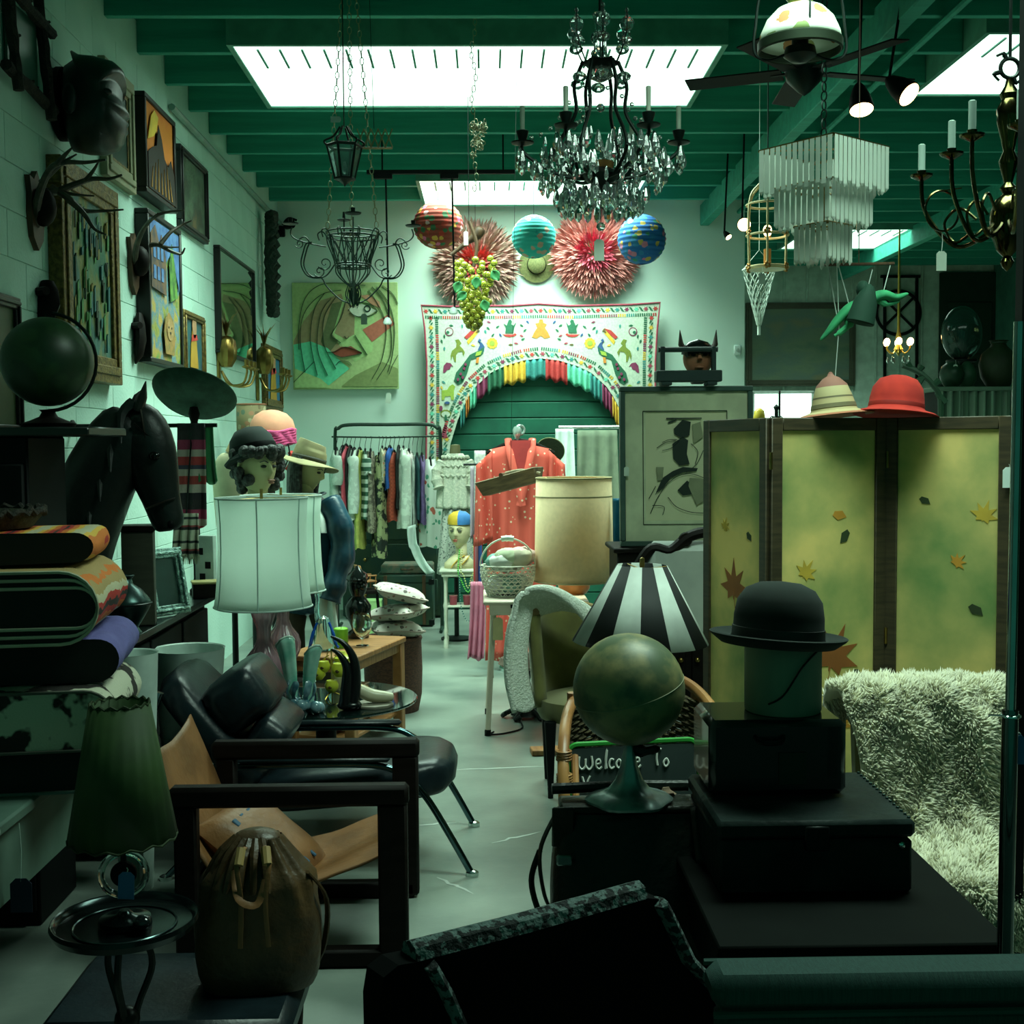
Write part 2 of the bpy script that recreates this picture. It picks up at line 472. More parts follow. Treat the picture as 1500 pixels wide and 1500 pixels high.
edge=[at(x,y,D-.008)-th.location for x,y in [(624,690),(625,600),(625,530),(622,480)]+outl]
b=MB();b.tube(edge,.009,6);b.build('red_piping',tm[11],th)
# ruffle strips under the arch
ruf=[((674,603),(682,585),4),((682,584),(688,574),6),((688,573),(698,560),10),((698,559),(714,547),5),((714,547),(738,536),1),((738,536),(770,529),3),
       ((770,529),(799,526),4),((799,526),(831,532),2),((831,532),(864,547),10),((864,547),(882,562),4),((882,562),(897,582),5),((897,582),(909,604),3)]
for (x0,y0),(x1,y1),c in ruf:
    w=at(x1,y1,D)-at(x0,y0,D);p0=at(x0,y0,D+.01)-th.location;nf=max(2,int(w.length/.05));Hh=.19+.03*RND.random()
    def rf(u,v):
        p=p0+w*u;a=u*nf*2*pi
        return (p.x,p.y-.01-.018*sin(a)*(0.3+v),p.z+.01-Hh*v*(1+.08*sin(a*.5+c)))
    b=MB();b.grid(rf,nf*8,5);b.build('ruffle',tm[c],th,solid=.003)
def motif(name,polys,flip=True):
    for mr in ((False,True)if flip else (False,)):
        b=MB()
        for i,(pts,c)in enumerate(polys):pxpoly(b,mir(pts)if mr else pts,D,th,c,t=.003+.0015*i,off=.006)
        b.build(name,tm,th,smooth=False)
motif('peacock_motif',[([(702,502),(703,506),(700,512),(703,519),(709,515),(710,508),(706,502),(703,501)],7),([(709,508),(708,518),(700,524),(690,527),(688,534),(684,548),(678,560),(671,564),(665,558),(668,546),(678,534),(688,520),(700,514)],1),
                        ([(703,502),(705,498),(702,496),(700,500)],7),([(698,516),(706,514),(704,520),(696,522)],8),([(698,524),(702,523),(701,532),(697,532)],6)]+
      [(disc(x,y,2,2.4,6),5)for x,y in ((680,540),(675,548),(682,534),(671,556),(678,553))])
motif('horse_motif',[([(667,498),(672,497),(676,503),(673,506),(678,511),(681,516),(679,522),(677,515),(671,516),(668,520),(668,530),(666,530),(663,521),(661,528),(660,521),(662,514),(668,509),(669,503)],12)])
motif('lion_motif',[([(647,572),(647,586),(651,586),(652,581),(660,580),(661,586),(665,586),(665,572),(667,566),(663,563),(658,566),(655,571)],8)])
motif('elephant_motif',[([(649,546),(650,536),(654,531),(660,532),(664,537),(661,536),(659,541),(655,542),(652,546)],5)])
motif('dancer_motif',[([(738,490),(752,490),(754,488),(757,490),(753,493),(746,494),(740,493),(736,489)],2),([(744,472),(745,469),(748,468),(750,471),(749,475),(752,477),(756,472),(753,481),(752,488),(740,488),(741,481),(738,474),(742,477)],1)])
motif('seated_figure_motif',[([(779,494),(783,486),(787,480),(784,474),(789,473),(790,468),(795,468),(796,473),(801,475),(798,480),(802,486),(806,494),(798,496),(792,492),(786,496)],6)],False)
motif('bird_motif',[([(686,505),(684,500),(692,490),(698,484),(702,482),(700,488),(692,498)],3),([(680,494),(690,484),(700,481),(692,490),(684,497)],2),([(700,481),(703,485),(697,488)],9)])
motif('sun_motif',[(flower(721,503,8.5,10,.85),3),(disc(721,503,4,4),8)])
motif('round_motif',[(disc(658,486,6.5,6.5),5),(disc(658,486,5,5),0),(disc(656,487,2.5,2.5,6),1)])
motif('tree_motif',[(disc(653,606,8,6,10),12),(disc(653,607,6.5,4.5,10),0),(disc(653,612,2,5,8),1),(disc(646,598,2.5,4,8),5),(disc(655,590,4,2,8),7)])
motif('doll_motif',[([(648,630),(652,620),(656,626),(654,634),(656,642),(648,642)],11)])
for x,y,a,c in ((661,477,.2,1),(651,493,1.4,1),(647,500,1.2,1),(677,478,1.5,4),(651,511,1.5,4),(715,481,.7,1),(729,479,-.6,1),(722,491,-.9,1),(733,491,1,7),(716,472,.3,5),(764,477,.5,1),(769,484,-.7,1),(773,472,.8,7),(764,492,.4,11),(748,505,0,9),(756,503,.2,11),(766,497,-.5,1),(650,560,.6,4),(647,568,1.2,3),(711,486,1.2,4),(693,506,.3,3)):motif('leaf_motif',[(leafp(x,y,3.2,1.5,a),c)])
b=MB()
def border(path,step,off,row):
    P=[Vector((x,y,0))for x,y in path];acc=0.0;k=0
    for i in range(len(P)-1):
        seg=P[i+1]-P[i];L=seg.length;t=seg.normalized();nrm=Vector((-t.y,t.x,0));s=(-acc)%step
        while s<L:
            c=P[i]+t*s+nrm*off
            if row==0:
                if k%2==0:pxpoly(b,flower(c.x,c.y,4.2,6,.45),D,th,(2,3,4,5,10,11)[k//2%6],.003,.006)
                else:
                    a=atan2(t.y,t.x)
                    pxpoly(b,leafp(c.x-1,c.y-1.5,3,1.2,a+.6),D,th,1,.003,.006);pxpoly(b,leafp(c.x+1,c.y+1.5,3,1.2,a+.6),D,th,1,.003,.006)
            else:
                w=nrm*2.2;h=t*.9
                pxpoly(b,[((c+w-h).x,(c+w-h).y),((c+w+h).x,(c+w+h).y),((c-w+h).x,(c-w+h).y),((c-w-h).x,(c-w-h).y)],D,th,(1,1,2,5,3,4)[k//4%6],.003,.006)
            s+=step;k+=1
        acc=(acc+L)
top=[(624,456),(680,457),(745,456),(792,455),(835,456),(962,452)]
border(top,7,0,0);border(top,3.2,8.5,1)
for fl in (0,1):
    lp=[(631,466),(633,530),(633,685)];lp=mir(lp)if fl else lp
    border(lp,7,0,0);border(lp,3.2,8.5 if fl else-8.5,1)
ap=[(x,y)for x,y in arch_r];ap=ap+mir(ap)[::-1][1:]
border(ap,7,7,0);border(ap,3.2,14.5,1)
b.build('border_embroidery',tm,th,smooth=False)

# ================================================================== large face painting on the back wall
D=YB-.045
th=thing('face_painting','square unframed canvas painting of a woman\'s face with flowing black hair lines','painting',at(507,570,D))
fc=[hexc(c)for c in ('b5cc8c','a89a72','c0705a','6fe0b0','8a9a62','b4d890','6d7a52','d09a78','a2533f','dfe8cf')]
fm=[mat('canvas_paint_%d'%i,c,.85,c2=tuple(x*.88 for x in c),scale=30,bump=.15,bscale=200)for i,c in enumerate(fc)]
m_ink=mat('ink_line',(.012,.05,.028),.8)
w,h=S(D)*153,S(D)*154
b=MB();b.box((0,.015,h/2),(w,.03,h),bev=.003);b.build('canvas',fm[0],th)
b=MB()
for pts,c in (([(430,500),(445,470),(470,440),(500,430),(505,445),(488,490),(500,510),(470,545),(430,520)],1),([(486,445),(505,440),(486,490),(495,500),(480,520),(470,500)],6),
               ([(505,430),(540,440),(552,480),(545,515),(520,530),(500,505),(487,490)],7-2),([(506,440),(520,450),(519,490),(506,497),(490,488)],1),([(430,505),(455,500),(480,510),(500,530),(512,540),(480,566),(450,555),(432,540)],3),([(531,483),(570,460),(578,475),(545,501)],2),
               ([(486,517),(500,508),(510,508),(514,507),(530,517),(515,521),(500,523)],8),([(500,566),(520,550),(560,530),(583,540),(583,566)],4),([(432,540),(470,555),(485,568),(432,568)],5),([(510,452),(530,445),(552,455),(540,462),(520,464)],9),([(528,433),(540,432),(556,442),(558,452),(545,446)],7)):
    pp=getattr(b,'k',0);b.k=pp+1;pxpoly(b,pts,D,th,c,t=.0006,off=.0003+.0006*pp)
b.build('paint_patches',fm,th,smooth=False)
b=MB()
for pts in ([(438,512),(438,475),(447,437),(470,417),(505,415),(535,418)],[(447,545),(440,500),(445,460),(470,432),(500,425)],[(465,550),(455,500),(460,455),(475,430)],[(480,550),(465,510),(470,460),(485,437)],[(492,540),(475,505),(475,465),(492,435)],[(508,435),(500,465),(486,490),(494,498),(499,502)],
            [(478,516),(490,515),(502,509),(510,509),(530,517),(514,521),(498,523),(486,516)],[(492,535),(498,529),(510,530),(515,535)],[(510,455),(518,446),(530,443),(545,447),(553,456)],[(512,458),(525,464),(540,463),(552,457)],[(545,420),(562,440),(572,475),(572,520),(552,556)],[(552,420),(570,445),(578,480),(575,520),(568,545)],[(540,425),(556,450),(566,480),(560,525),(545,555)],[(560,418),(575,430),(583,445)],[(583,520),(575,535),(570,548)],[(520,491),(530,507),(538,520)],[(505,492),(508,496),(511,493)],[(430,560),(450,540),(460,530)]):
    b.tube(cr([at(x,y,D-.009)-th.location for x,y in pts],5),.0065,5,flat=.4)
b.tube([at(538,452,D-.009)-th.location+Vector((.028*cos(i*pi/6),0,.028*sin(i*pi/6)))for i in range(12)],.007,5,True)
b.build('ink_lines',m_ink,th)
tagcard(th,at(570,571,D-.01)-th.location,.05,.10,m_tag,.1,.03)

# ================================================================== feather hats, paper lanterns, grapes
def feather_hat(label,px,py,rpx,d,cols,center):
    r=rpx*S(d);t=thing('feather_hat',label,'feather hat',at(px,py,d),group='feather hats on the back wall')
    b=MB();b.lathe([(.02,-.01),(r*.5,-.01),(r*.5,.02),(.02,.03)],20,rot=(pi/2,0,0));b.build('woven_base',mat('raffia',(.25,.18,.09),.9),t)
    b=MB();rr=random.Random(int(px))
    for i in range(720):
        q=sqrt((i+.5)/720);a=i*2.399963;L=r*(.30+.12*rr.random());r0=q*r*.70;el=(1-q)*1.25+.06+.12*(rr.random()-.5)
        dirv=Vector((cos(a)*cos(el),-sin(el),sin(a)*cos(el)));base=Vector((cos(a)*r0,-.03-.06*(1-q),sin(a)*r0))
        s1=dirv.cross(Vector((rr.random()-.5,rr.random()-.5,rr.random()-.5))).normalized()*(.013+.006*rr.random())
        m=base+dirv*L*.6;e=base+dirv*L+Vector((0,-.01-.02*rr.random(),-.01))
        nrm=dirv.cross(s1).normalized()*.004
        c=2 if q<center else (0 if rr.random()<.6 else 1)
        b.add([base-s1*.3,base+s1*.3,m+s1,e,m-s1,m+nrm],[(0,1,5),(1,2,5),(2,3,5),(3,4,5),(4,0,5)],c)
    b.build('feathers',cols,t,ang=180)
    return t
mf=lambda n,c:mat(n,c,.85,c2=tuple(x*.7 for x in c),scale=30)
feather_hat('dusty pink and tan feather hat with red centre behind the hanging glass grapes',697,386,65,YB-.03,[mf('feather_tan',(.40,.25,.19)),mf('feather_dusty',(.52,.27,.24)),mf('feather_red',(.70,.10,.09))],.30)
feather_hat('bright coral pink feather hat between the turquoise and blue paper lanterns',870,372,66,YB-.03,[mf('feather_coral',(.70,.25,.22)),mf('feather_pink',(.78,.33,.30)),mf('feather_hot',(.70,.10,.16))],.35)
t=thing('straw_hat','small round olive green straw hat hung flat between the two feather hats','hat',at(786,388,YB-.02))
b=MB();b.lathe([(.17,0),(.172,.006),(.12,.012),(.09,.018),(.085,.05),(.06,.068),(0,.072)],28,rot=(pi/2,0,0));b.build('crown_and_brim',mat('olive_straw',(.17,.17,.06),.8,c2=(.11,.12,.04),scale=60,bump=.3),t)
b=MB();b.tube([(.088*cos(i*pi/12),-.025,.088*sin(i*pi/12))for i in range(24)],.006,6,True);b.build('hat_band',m_darkwood,t)
def floral(name,base,cols,scale=9.0):
    if name in MATS:return MATS[name]
    m=bpy.data.materials.new(name);m.use_nodes=True;nt=m.node_tree;B=nt.nodes['Principled BSDF'];B.inputs['Roughness'].default_value=.8
    tc=nt.nodes.new('ShaderNodeTexCoord');v=nt.nodes.new('ShaderNodeTexVoronoi');v.inputs['Scale'].default_value=scale
    nt.links.new(tc.outputs['Object'],v.inputs['Vector'])
    nn=nt.nodes.new('ShaderNodeTexNoise');nn.inputs['Scale'].default_value=scale*3;nt.links.new(tc.outputs['Object'],nn.inputs['Vector'])
    ad=nt.nodes.new('ShaderNodeMath');ad.operation='MULTIPLY_ADD';nt.links.new(nn.outputs[0],ad.inputs[0]);ad.inputs[1].default_value=.35;nt.links.new(v.outputs['Distance'],ad.inputs[2])
    lt=nt.nodes.new('ShaderNodeMath');lt.operation='LESS_THAN';nt.links.new(ad.outputs[0],lt.inputs[0]);lt.inputs[1].default_value=.62
    r=nt.nodes.new('ShaderNodeValToRGB');r.color_ramp.interpolation='CONSTANT'
    for i,c in enumerate(cols):
        e=r.color_ramp.elements[i]if i<2 else r.color_ramp.elements.new(i/len(cols))
        e.position=i/len(cols);e.color=(*c,1)
    nt.links.new(v.outputs['Color'],r.inputs[0])
    mx=nt.nodes.new('ShaderNodeMix');mx.data_type='RGBA';nt.links.new(lt.outputs[0],mx.inputs[0]);mx.inputs[6].default_value=(*base,1);nt.links.new(r.outputs[0],mx.inputs[7])
    nt.links.new(mx.outputs[2],B.inputs['Base Color']);MATS[name]=m;return m
def lantern(label,px,py,rx,rz_,d,m,tilt=0):
    t=thing('paper_lantern',label,'paper lantern',at(px,py,d),group='floral paper lanterns hanging by the back wall')
    n=14;prof=[]
    for j in range(n*4+1):
        th_=pi*(.06+.88*j/(n*4));prof.append((sin(th_)*rx*S(d)*(1+.018*cos(j*pi/2*1.0)),-cos(th_)*rz_*S(d)))
    b=MB();b.lathe(prof,32,rot=(0,tilt,0),caps=False);b.build('paper_shade',m,t,ang=180)
    b=MB();b.ring((0,0,rz_*S(d)*.98),.04,.004,16,6);b.tube([(0,0,rz_*S(d)),(0,0,ztop(at(px,py,d)))],.002,4);b.build('hanging_wire',m_blkmetal,t)
lantern('red floral paper lantern with pink and yellow roses near the left skylight corner',642,330,36,34,11.0,floral('floral_red',(.36,.05,.03),[(.75,.13,.28),(.80,.38,.06),(.05,.16,.07),(.58,.05,.03),(.80,.42,.44),(.16,.10,.03)],17))
lantern('turquoise floral paper lantern hanging below the back skylight',782,347,32,31,10.9,floral('floral_turquoise',(.04,.52,.46),[(.60,.25,.18),(.05,.45,.40),(.65,.40,.30),(.03,.40,.38)],14))
lantern('deep blue floral paper lantern with pink roses beside the coral feather hat',940,351,35,36,11.0,floral('floral_blue',(.015,.13,.40),[(.65,.14,.25),(.03,.20,.42),(.55,.38,.08),(.02,.16,.38),(.04,.24,.16),(.60,.20,.30)],16))
m_grape=mat('green_glass_grape',(.72,.70,.10),.04,trans=.7,c2=(.60,.62,.09),scale=2)
d=8.2
t=thing('glass_grape_cluster','hanging cluster of yellow green glass grapes with green leaves','glass grapes',at(694,380,d))
gm=MB();gm.ball((0,0,0),.0235,12,8);me_g=gm.mesh('grape',ang=180);me_g.materials.append(m_grape)
rr=random.Random(3)
for i in range(96):
    v=(i/96)**.85;zz=-v*S(d)*100;R=S(d)*(33*(1-v)**.6*(.9 if v>.12 else .95)+5);a=i*2.4
    link_inst('grape',me_g,t,(R*cos(a)*(.55+.45*rr.random()),R*sin(a)*.6,zz+.01*rr.random()))
m_leafg=mat('green_plastic_leaf',(.04,.22,.07),.5)
for (x,z,a)in ((-.09,-.16,.4),(.12,-.09,-.6),(-.05,-.23,.9),(.06,-.28,-.3),(.02,-.13,.1)):
    b=MB();b.M=Matrix.Translation((x,-.11,z))@Matrix.Rotation(a,4,'Y')
    b.grid(lambda u,v:((u-.5)*.06*(sin(pi*min(v*1.1,1))+.15),-.02*abs(u-.5),-.08*v),4,6);b.build('leaf',m_leafg,t,solid=.003)
b=MB();b.tube(cr([(0,0,-.05),(.02,0,.10),(-.03,0,.25)],4),[.012]*9,8);b.build('stem',m_wood,t)
b=MB();b.tube([(-.03,0,.25),(-.03,0,ztop(at(694,380,d)))],.002,4);b.build('hanging_wire',m_blkmetal,t)
tagcard(t,(-.05,-.02,.22),.03,.09)
t=thing('wooden_club','dark carved wooden club hung slanting above the glass grapes','club',at(690,350,8.6))
b=MB();b.tube(cr([(-.14,0,-.11),(-.04,0,-.03),(.04,0,.03),(.07,0,.08)],4),[.014,.014,.015,.016,.018,.022,.028,.034,.038,.040,.040,.034,.018],10);b.build('club_shaft',m_wood,t)
b=MB();b.tube([(.03,0,.03),(.03,0,ztop(at(690,350,8.6)))],.0015,4);b.build('hanging_wire',m_blkmetal,t)
# ================================================================== things on the left wall
def paint_mat(name,cols,scale=6,stretch=(1,1,1),rough=.6):
    if name in MATS:return MATS[name]
    m=mat(name,cols[0],rough,scale=scale,bump=.4,bscale=scale*12,stretch=stretch,detail=5)
    r=[n for n in m.node_tree.nodes if n.type=='VALTORGB'][0].color_ramp
    r.elements[0].position=.30;r.elements[0].color=(*cols[0],1);r.elements[1].position=.70;r.elements[1].color=(*cols[-1],1)
    for i,c in enumerate(cols[1:-1]):
        e=r.elements.new(.30+.40*(i+1)/(len(cols)-1));e.color=(*c,1)
    return m
def frame_parts(t,w,h,fw,thick,mfr,mcv,mat_w=0.0,mmat=None,art=None,proud=.012,glass=False):
    """picture: local x right, z up, front looks to -y, back on y = 0"""
    b=MB()
    def bar(a,c,d2):
        b.box(a,c,bev=d2)
    bar((w/2,-thick/2,fw/2),(w,thick,fw),.004);bar((w/2,-thick/2,h-fw/2),(w,thick,fw),.004)
    bar((fw/2,-thick/2,h/2),(fw,thick,h-2*fw),.004);bar((w-fw/2,-thick/2,h/2),(fw,thick,h-2*fw),.004)
    if fw>.03:
        g=fw*.55
        for a,c in (((w/2,-thick-.004,fw*.5),(w-fw*.6,.012,g*.6)),((w/2,-thick-.004,h-fw*.5),(w-fw*.6,.012,g*.6)),((fw*.5,-thick-.004,h/2),(g*.6,.012,h-fw*1.4)),((w-fw*.5,-thick-.004,h/2),(g*.6,.012,h-fw*1.4))):
            b.box(a,c,bev=.004)
    b.build('frame',mfr,t)
    yb=-thick+proud
    if mat_w:
        b=MB()
        x0,x1,z0,z1=fw,w-fw,fw,h-fw;q=mat_w
        for a,c in (((w/2,yb,z0+q/2),(x1-x0,.004,q)),((w/2,yb,z1-q/2),(x1-x0,.004,q)),((x0+q/2,yb,h/2),(q,.004,z1-z0-2*q)),((x1-q/2,yb,h/2),(q,.004,z1-z0-2*q))):b.box(a,c)
        b.build('mount',mmat,t)
    b=MB();b.box((w/2,yb+.006,h/2),(w-2*fw,.006,h-2*fw));b.build('picture',mcv,t)
    if art:
        b=MB();ms=art(b,w,h,yb+.002);b.build('painted_shapes',ms,t,smooth=False)
def left_pic(name,label,cat,x0,x1,yt,yb_,fw,thick,mfr,mcv,ref=None,**k):
    """picture hung on the left wall between image columns x0..x1, top and bottom rows taken at column ref"""
    ref=ref or x1
    y0,y1=atx(x0,400,XL+thick).y,atx(x1,400,XL+thick).y
    z1,z0=atx(ref,yt,XL+thick).z,atx(ref,yb_,XL+thick).z
    t=thing(name,label,cat,(XL+.004,y0,z0),pi/2)
    frame_parts(t,y1-y0,z1-z0,fw,thick,mfr,mcv,**k);return t
# sunset painting
m_sunset=ramp_mat('sunset_glow',[(0,(.30,.12,.02)),(.35,(.55,.16,.02)),(.62,(.75,.24,.02)),(.80,(.65,.10,.02)),(1,(.30,.04,.02))],2,1.2,0,const=False,repeat=False,wobble=.1)
def art_sunset(b,w,h,y):
    b.prism([(w*x,h*z)for x,z in ((.08,.55),(.2,.82),(.3,.9),(.42,.86),(.35,.7),(.25,.62))],y-.012,y-.008,1)
    b.prism([(w*x,h*z)for x,z in ((.06,.06),(.06,.42),(.2,.5),(.33,.55),(.4,.78),(.5,.66),(.58,.48),(.7,.42),(.8,.52),(.9,.38),(.94,.06))],y-.016,y-.012,0)
    for i in range(7):b.prism([(w*(.12+.11*i),h*.08),(w*(.15+.11*i),h*.08),(w*(.18+.09*i),h*(.30+.06*(i%3)))],y-.02,y-.016,2)
    return [mat('sunset_dark',(.015,.010,.006),.7),mat('sunset_yellow',(.85,.55,.05),.7),mat('sunset_ochre',(.38,.18,.03),.7)]
left_pic('sunset_painting','dark framed painting of rock spires against an orange sunset','painting',217,261,184,315,.03,.08,m_blackfr,m_sunset,art=art_sunset)
# lion painting
m_lionbg=paint_mat('lion_background',[(.05,.18,.06),(.30,.28,.05),(.08,.22,.30),(.45,.30,.06),(.10,.28,.06)],7)
def art_lion(b,w,h,y):
    P=lambda pts:[(w*x,h*z)for x,z in pts]
    b.prism(P(((.07,.72),(.07,.95),(.93,.95),(.93,.55),(.7,.8),(.5,.70))),y-.008,y-.004,0)
    b.prism(P(((.07,.5),(.07,.85),(.2,.92),(.32,.8),(.38,.88),(.5,.74),(.5,.48))),y-.012,y-.008,1)
    for i in range(3):
        for j in range(2):b.prism(P(((.12+.11*i,.56+.14*j),(.19+.11*i,.56+.14*j),(.19+.11*i,.65+.14*j),(.12+.11*i,.65+.14*j))),y-.015,y-.012,0)
    b.prism(P(((.62,.45),(.60,.7),(.7,.86),(.78,.7),(.85,.5))),y-.012,y-.008,2)
    b.prism(P(((.42,.08),(.38,.22),(.43,.32),(.54,.37),(.66,.33),(.72,.2),(.68,.08))),y-.016,y-.012,3)
    b.prism([(w*(.55+.10*cos(i*pi/7)),h*(.25+.075*sin(i*pi/7)))for i in range(14)],y-.02,y-.016,4)
    for x in (.50,.59):b.prism([(w*(x+.012*cos(i*pi/4)),h*(.265+.008*sin(i*pi/4)))for i in range(8)],y-.022,y-.02,5)
    b.prism(P(((.525,.235),(.575,.235),(.55,.215))),y-.022,y-.02,5)
    return [mat('paint_skyblue',(.10,.22,.45),.6,c2=(.05,.12,.30),scale=14),mat('paint_brick',(.16,.09,.05),.6,c2=(.05,.05,.06),scale=20),mat('paint_leafgreen',(.12,.28,.05),.6,c2=(.04,.12,.03),scale=20),mat('paint_mane',(.36,.20,.06),.6,c2=(.20,.16,.05),scale=24),mat('paint_lionface',(.42,.27,.11),.6,c2=(.30,.18,.07),scale=24),m_blackfr]
left_pic('lion_painting','dark framed colourful painting of a lion before old houses','painting',218,266,339,541,.03,.08,m_blackfr,m_lionbg,art=art_lion)
# cream framed dark picture, small dark painting, large gold framed painting, small gold frames
left_pic('cream_framed_picture','cream framed dark picture partly behind the big dark head','picture',160,202,131,288,.10,.04,mat('cream_frame',(.30,.30,.18),.6),mat('dark_picture',(.02,.05,.035),.3),mat_w=.02,mmat=m_goldfr)
left_pic('dark_landscape_painting','small dark landscape painting in black frame below the ceiling','painting',268,306,251,359,.045,.04,m_blackfr,paint_mat('dark_landscape',[(.03,.06,.03),(.08,.14,.08),(.03,.05,.03),(.14,.10,.04)],4))
m_biggreen=paint_mat('green_abstract',[(.03,.13,.09),(.06,.20,.10),(.22,.22,.05),(.05,.17,.15),(.04,.10,.05),(.10,.18,.06)],4,(1,1,.6))
def art_big(b,w,h,y):
    rr=random.Random(5)
    for i in range(70):
        x,z=w*(.2+.6*rr.random()),h*(.2+.6*rr.random());s=.006+.012*rr.random();L=.02+.05*rr.random()
        b.prism([(x-s,z-L),(x+s*.6,z-L*.8),(x+s,z+L),(x-s*.7,z+L*.7)],y-.005-.0001*i,y-.003,(1,2,3,1,0,2,3)[i%7])
    return [mat('daub_yellow',(.24,.19,.03),.6),mat('daub_green',(.08,.26,.08),.6),mat('daub_teal',(.03,.16,.16),.6),mat('daub_dark',(.02,.05,.03),.6)]
left_pic('large_green_painting','large dark green abstract painting in heavy gold frame behind the first antlers','painting',92,175,285,564,.13,.07,m_goldfr,m_biggreen,art=art_big)
def art_fig(b,w,h,y):
    b.prism([(w*x,h*z)for x,z in ((.3,.15),(.35,.5),(.42,.75),(.5,.85),(.6,.75),(.62,.5),(.68,.15))],y-.007,y-.004,0)
    b.prism([(w*.5+w*.1*cos(i*pi/5),h*.78+w*.13*sin(i*pi/5))for i in range(10)],y-.01,y-.007,1)
    b.prism([(w*x,h*z)for x,z in ((.35,.55),(.65,.6),(.6,.68),(.4,.66))],y-.01,y-.007,2)
    return [mat('icon_robe',(.50,.28,.03),.5),mat('icon_skin',(.55,.30,.16),.5),m_red]
left_pic('gold_icon_painting','small gold framed picture of a figure beside the lion painting','picture',268,298,465,556,.05,.04,m_goldfr,paint_mat('icon_ground',[(.02,.08,.12),(.03,.12,.12),(.02,.06,.08)],6),art=art_fig)
left_pic('gold_framed_icon','gold framed picture with blue ground nearest the back corner','picture',386,411,513,603,.10,.04,m_goldfr,paint_mat('icon_ground_blue',[(.02,.10,.25),(.03,.16,.30),(.05,.20,.10)],6),art=art_fig)
left_pic('dark_picture','dark framed picture cut by the left edge behind the big globe','picture',-30,28,437,640,.05,.03,m_blackfr,mat('olive_print',(.05,.08,.03),.5))
# mirror in a thin black frame
left_pic('wall_mirror','black framed mirror reflecting the face painting','mirror',322,373,397,533,.022,.05,m_blackfr,mat('mirror_silver',(.55,.72,.62),.03,metal=1.0,c2=(.55,.72,.62)))
# twig frame
t=thing('twig_frame','rustic frame of rough dark branches hung high in the top left corner','frame',(XL+.004,5.16,3.10),pi/2)
m_bark=mat('dark_bark',(.012,.012,.009),.9,c2=(.03,.025,.018),scale=30,bump=.8)
for p0,p1 in (((.05,-.07,-.02),(.03,-.03,.50)),((.43,-.07,-.04),(.42,-.03,.48)),((-.03,-.05,.06),(.52,-.05,.02)),((-.03,-.05,.40),(.52,-.05,.36))):
    b=MB();n=10;pts=[Vector(p0).lerp(Vector(p1),i/n)+Vector((nz(i*.9,p0[0]*9)*.012,nz(i,5)*.01,nz(i*1.3,p1[2]*7)*.012))for i in range(n+1)]
    b.tube(pts,[.024+.007*nz(i*2.1,p0[2]*20)for i in range(n+1)],7)
    for k in range(4):
        q=pts[2+2*k];b.tube([q,q+Vector((.03*(1 if k%2 else-1),-.02,.02))],[.012,.006],5)
    b.build('branch',m_bark,t)
b=MB();b.box((.24,-.015,.22),(.34,.01,.30));b.build('picture',mat('twig_frame_picture',(.06,.16,.12),.4),t)
# carved profile head
t=thing('carved_wall_mask','large dark carved head in profile jutting from the wall','mask',(XL,5.85,2.9),0)
prof=[(108,222),(128,226),(150,227),(168,222),(176,210),(178,200),(183,192),(181,184),(184,178),(180,172),(186,168),(184,160),(176,148),(172,140),(173,124),(170,118),(180,112),(178,101),(168,92),(140,84),(118,82),(108,76),(112,90),(98,100),(92,130),(94,165),(100,200)]
P2=[at(x,y,5.85)-t.location for x,y in prof];cc=sum(P2,Vector())/len(P2)
b=MB();lay=[(-.17,.45),(-.15,.68),(-.10,.88),(-.04,.98),(0,1.0),(.04,.98),(.10,.88),(.15,.68),(.17,.45)]
n=len(P2)
vs=[];fs=[]
for yy,s in lay:vs+=[Vector((max(cc.x+(p.x-cc.x)*s,.0)if p.x<cc.x-.12 else cc.x+(p.x-cc.x)*s,yy,cc.z+(p.z-cc.z)*s))for p in P2]
for j in range(len(lay)-1):
    for i in range(n):fs.append((j*n+i,j*n+(i+1)%n,(j+1)*n+(i+1)%n,(j+1)*n+i))
fs+=[tuple(range(n))[::-1],tuple((len(lay)-1)*n+i for i in range(n))]
b.add(vs,[f[::-1]for f in fs]);m_mask=mat('lacquered_dark',(.006,.014,.010),.38,c2=(.010,.02,.014),scale=5,bump=.2,bscale=12)
b.build('face',m_mask,t,ang=180)
for s in (-1,1):
    b=MB();b.ball((cc.x+.05,-.13*1,cc.z+.02),(.03,.02,.018),10,6)if s<0 else b.ball((cc.x-.10,-.17,cc.z-.02),(.035,.02,.07),10,8);b.build('eye' if s<0 else 'ear',m_mask,t)
b=MB();b.lathe([(.10,0),(.13,.02),(.13,.05),(.08,.06)],24,(.0,0,cc.z),rot=(0,pi/2,0),sy=1.0,sx=1.3);b.build('mounting_plaque',m_darkwood,t)
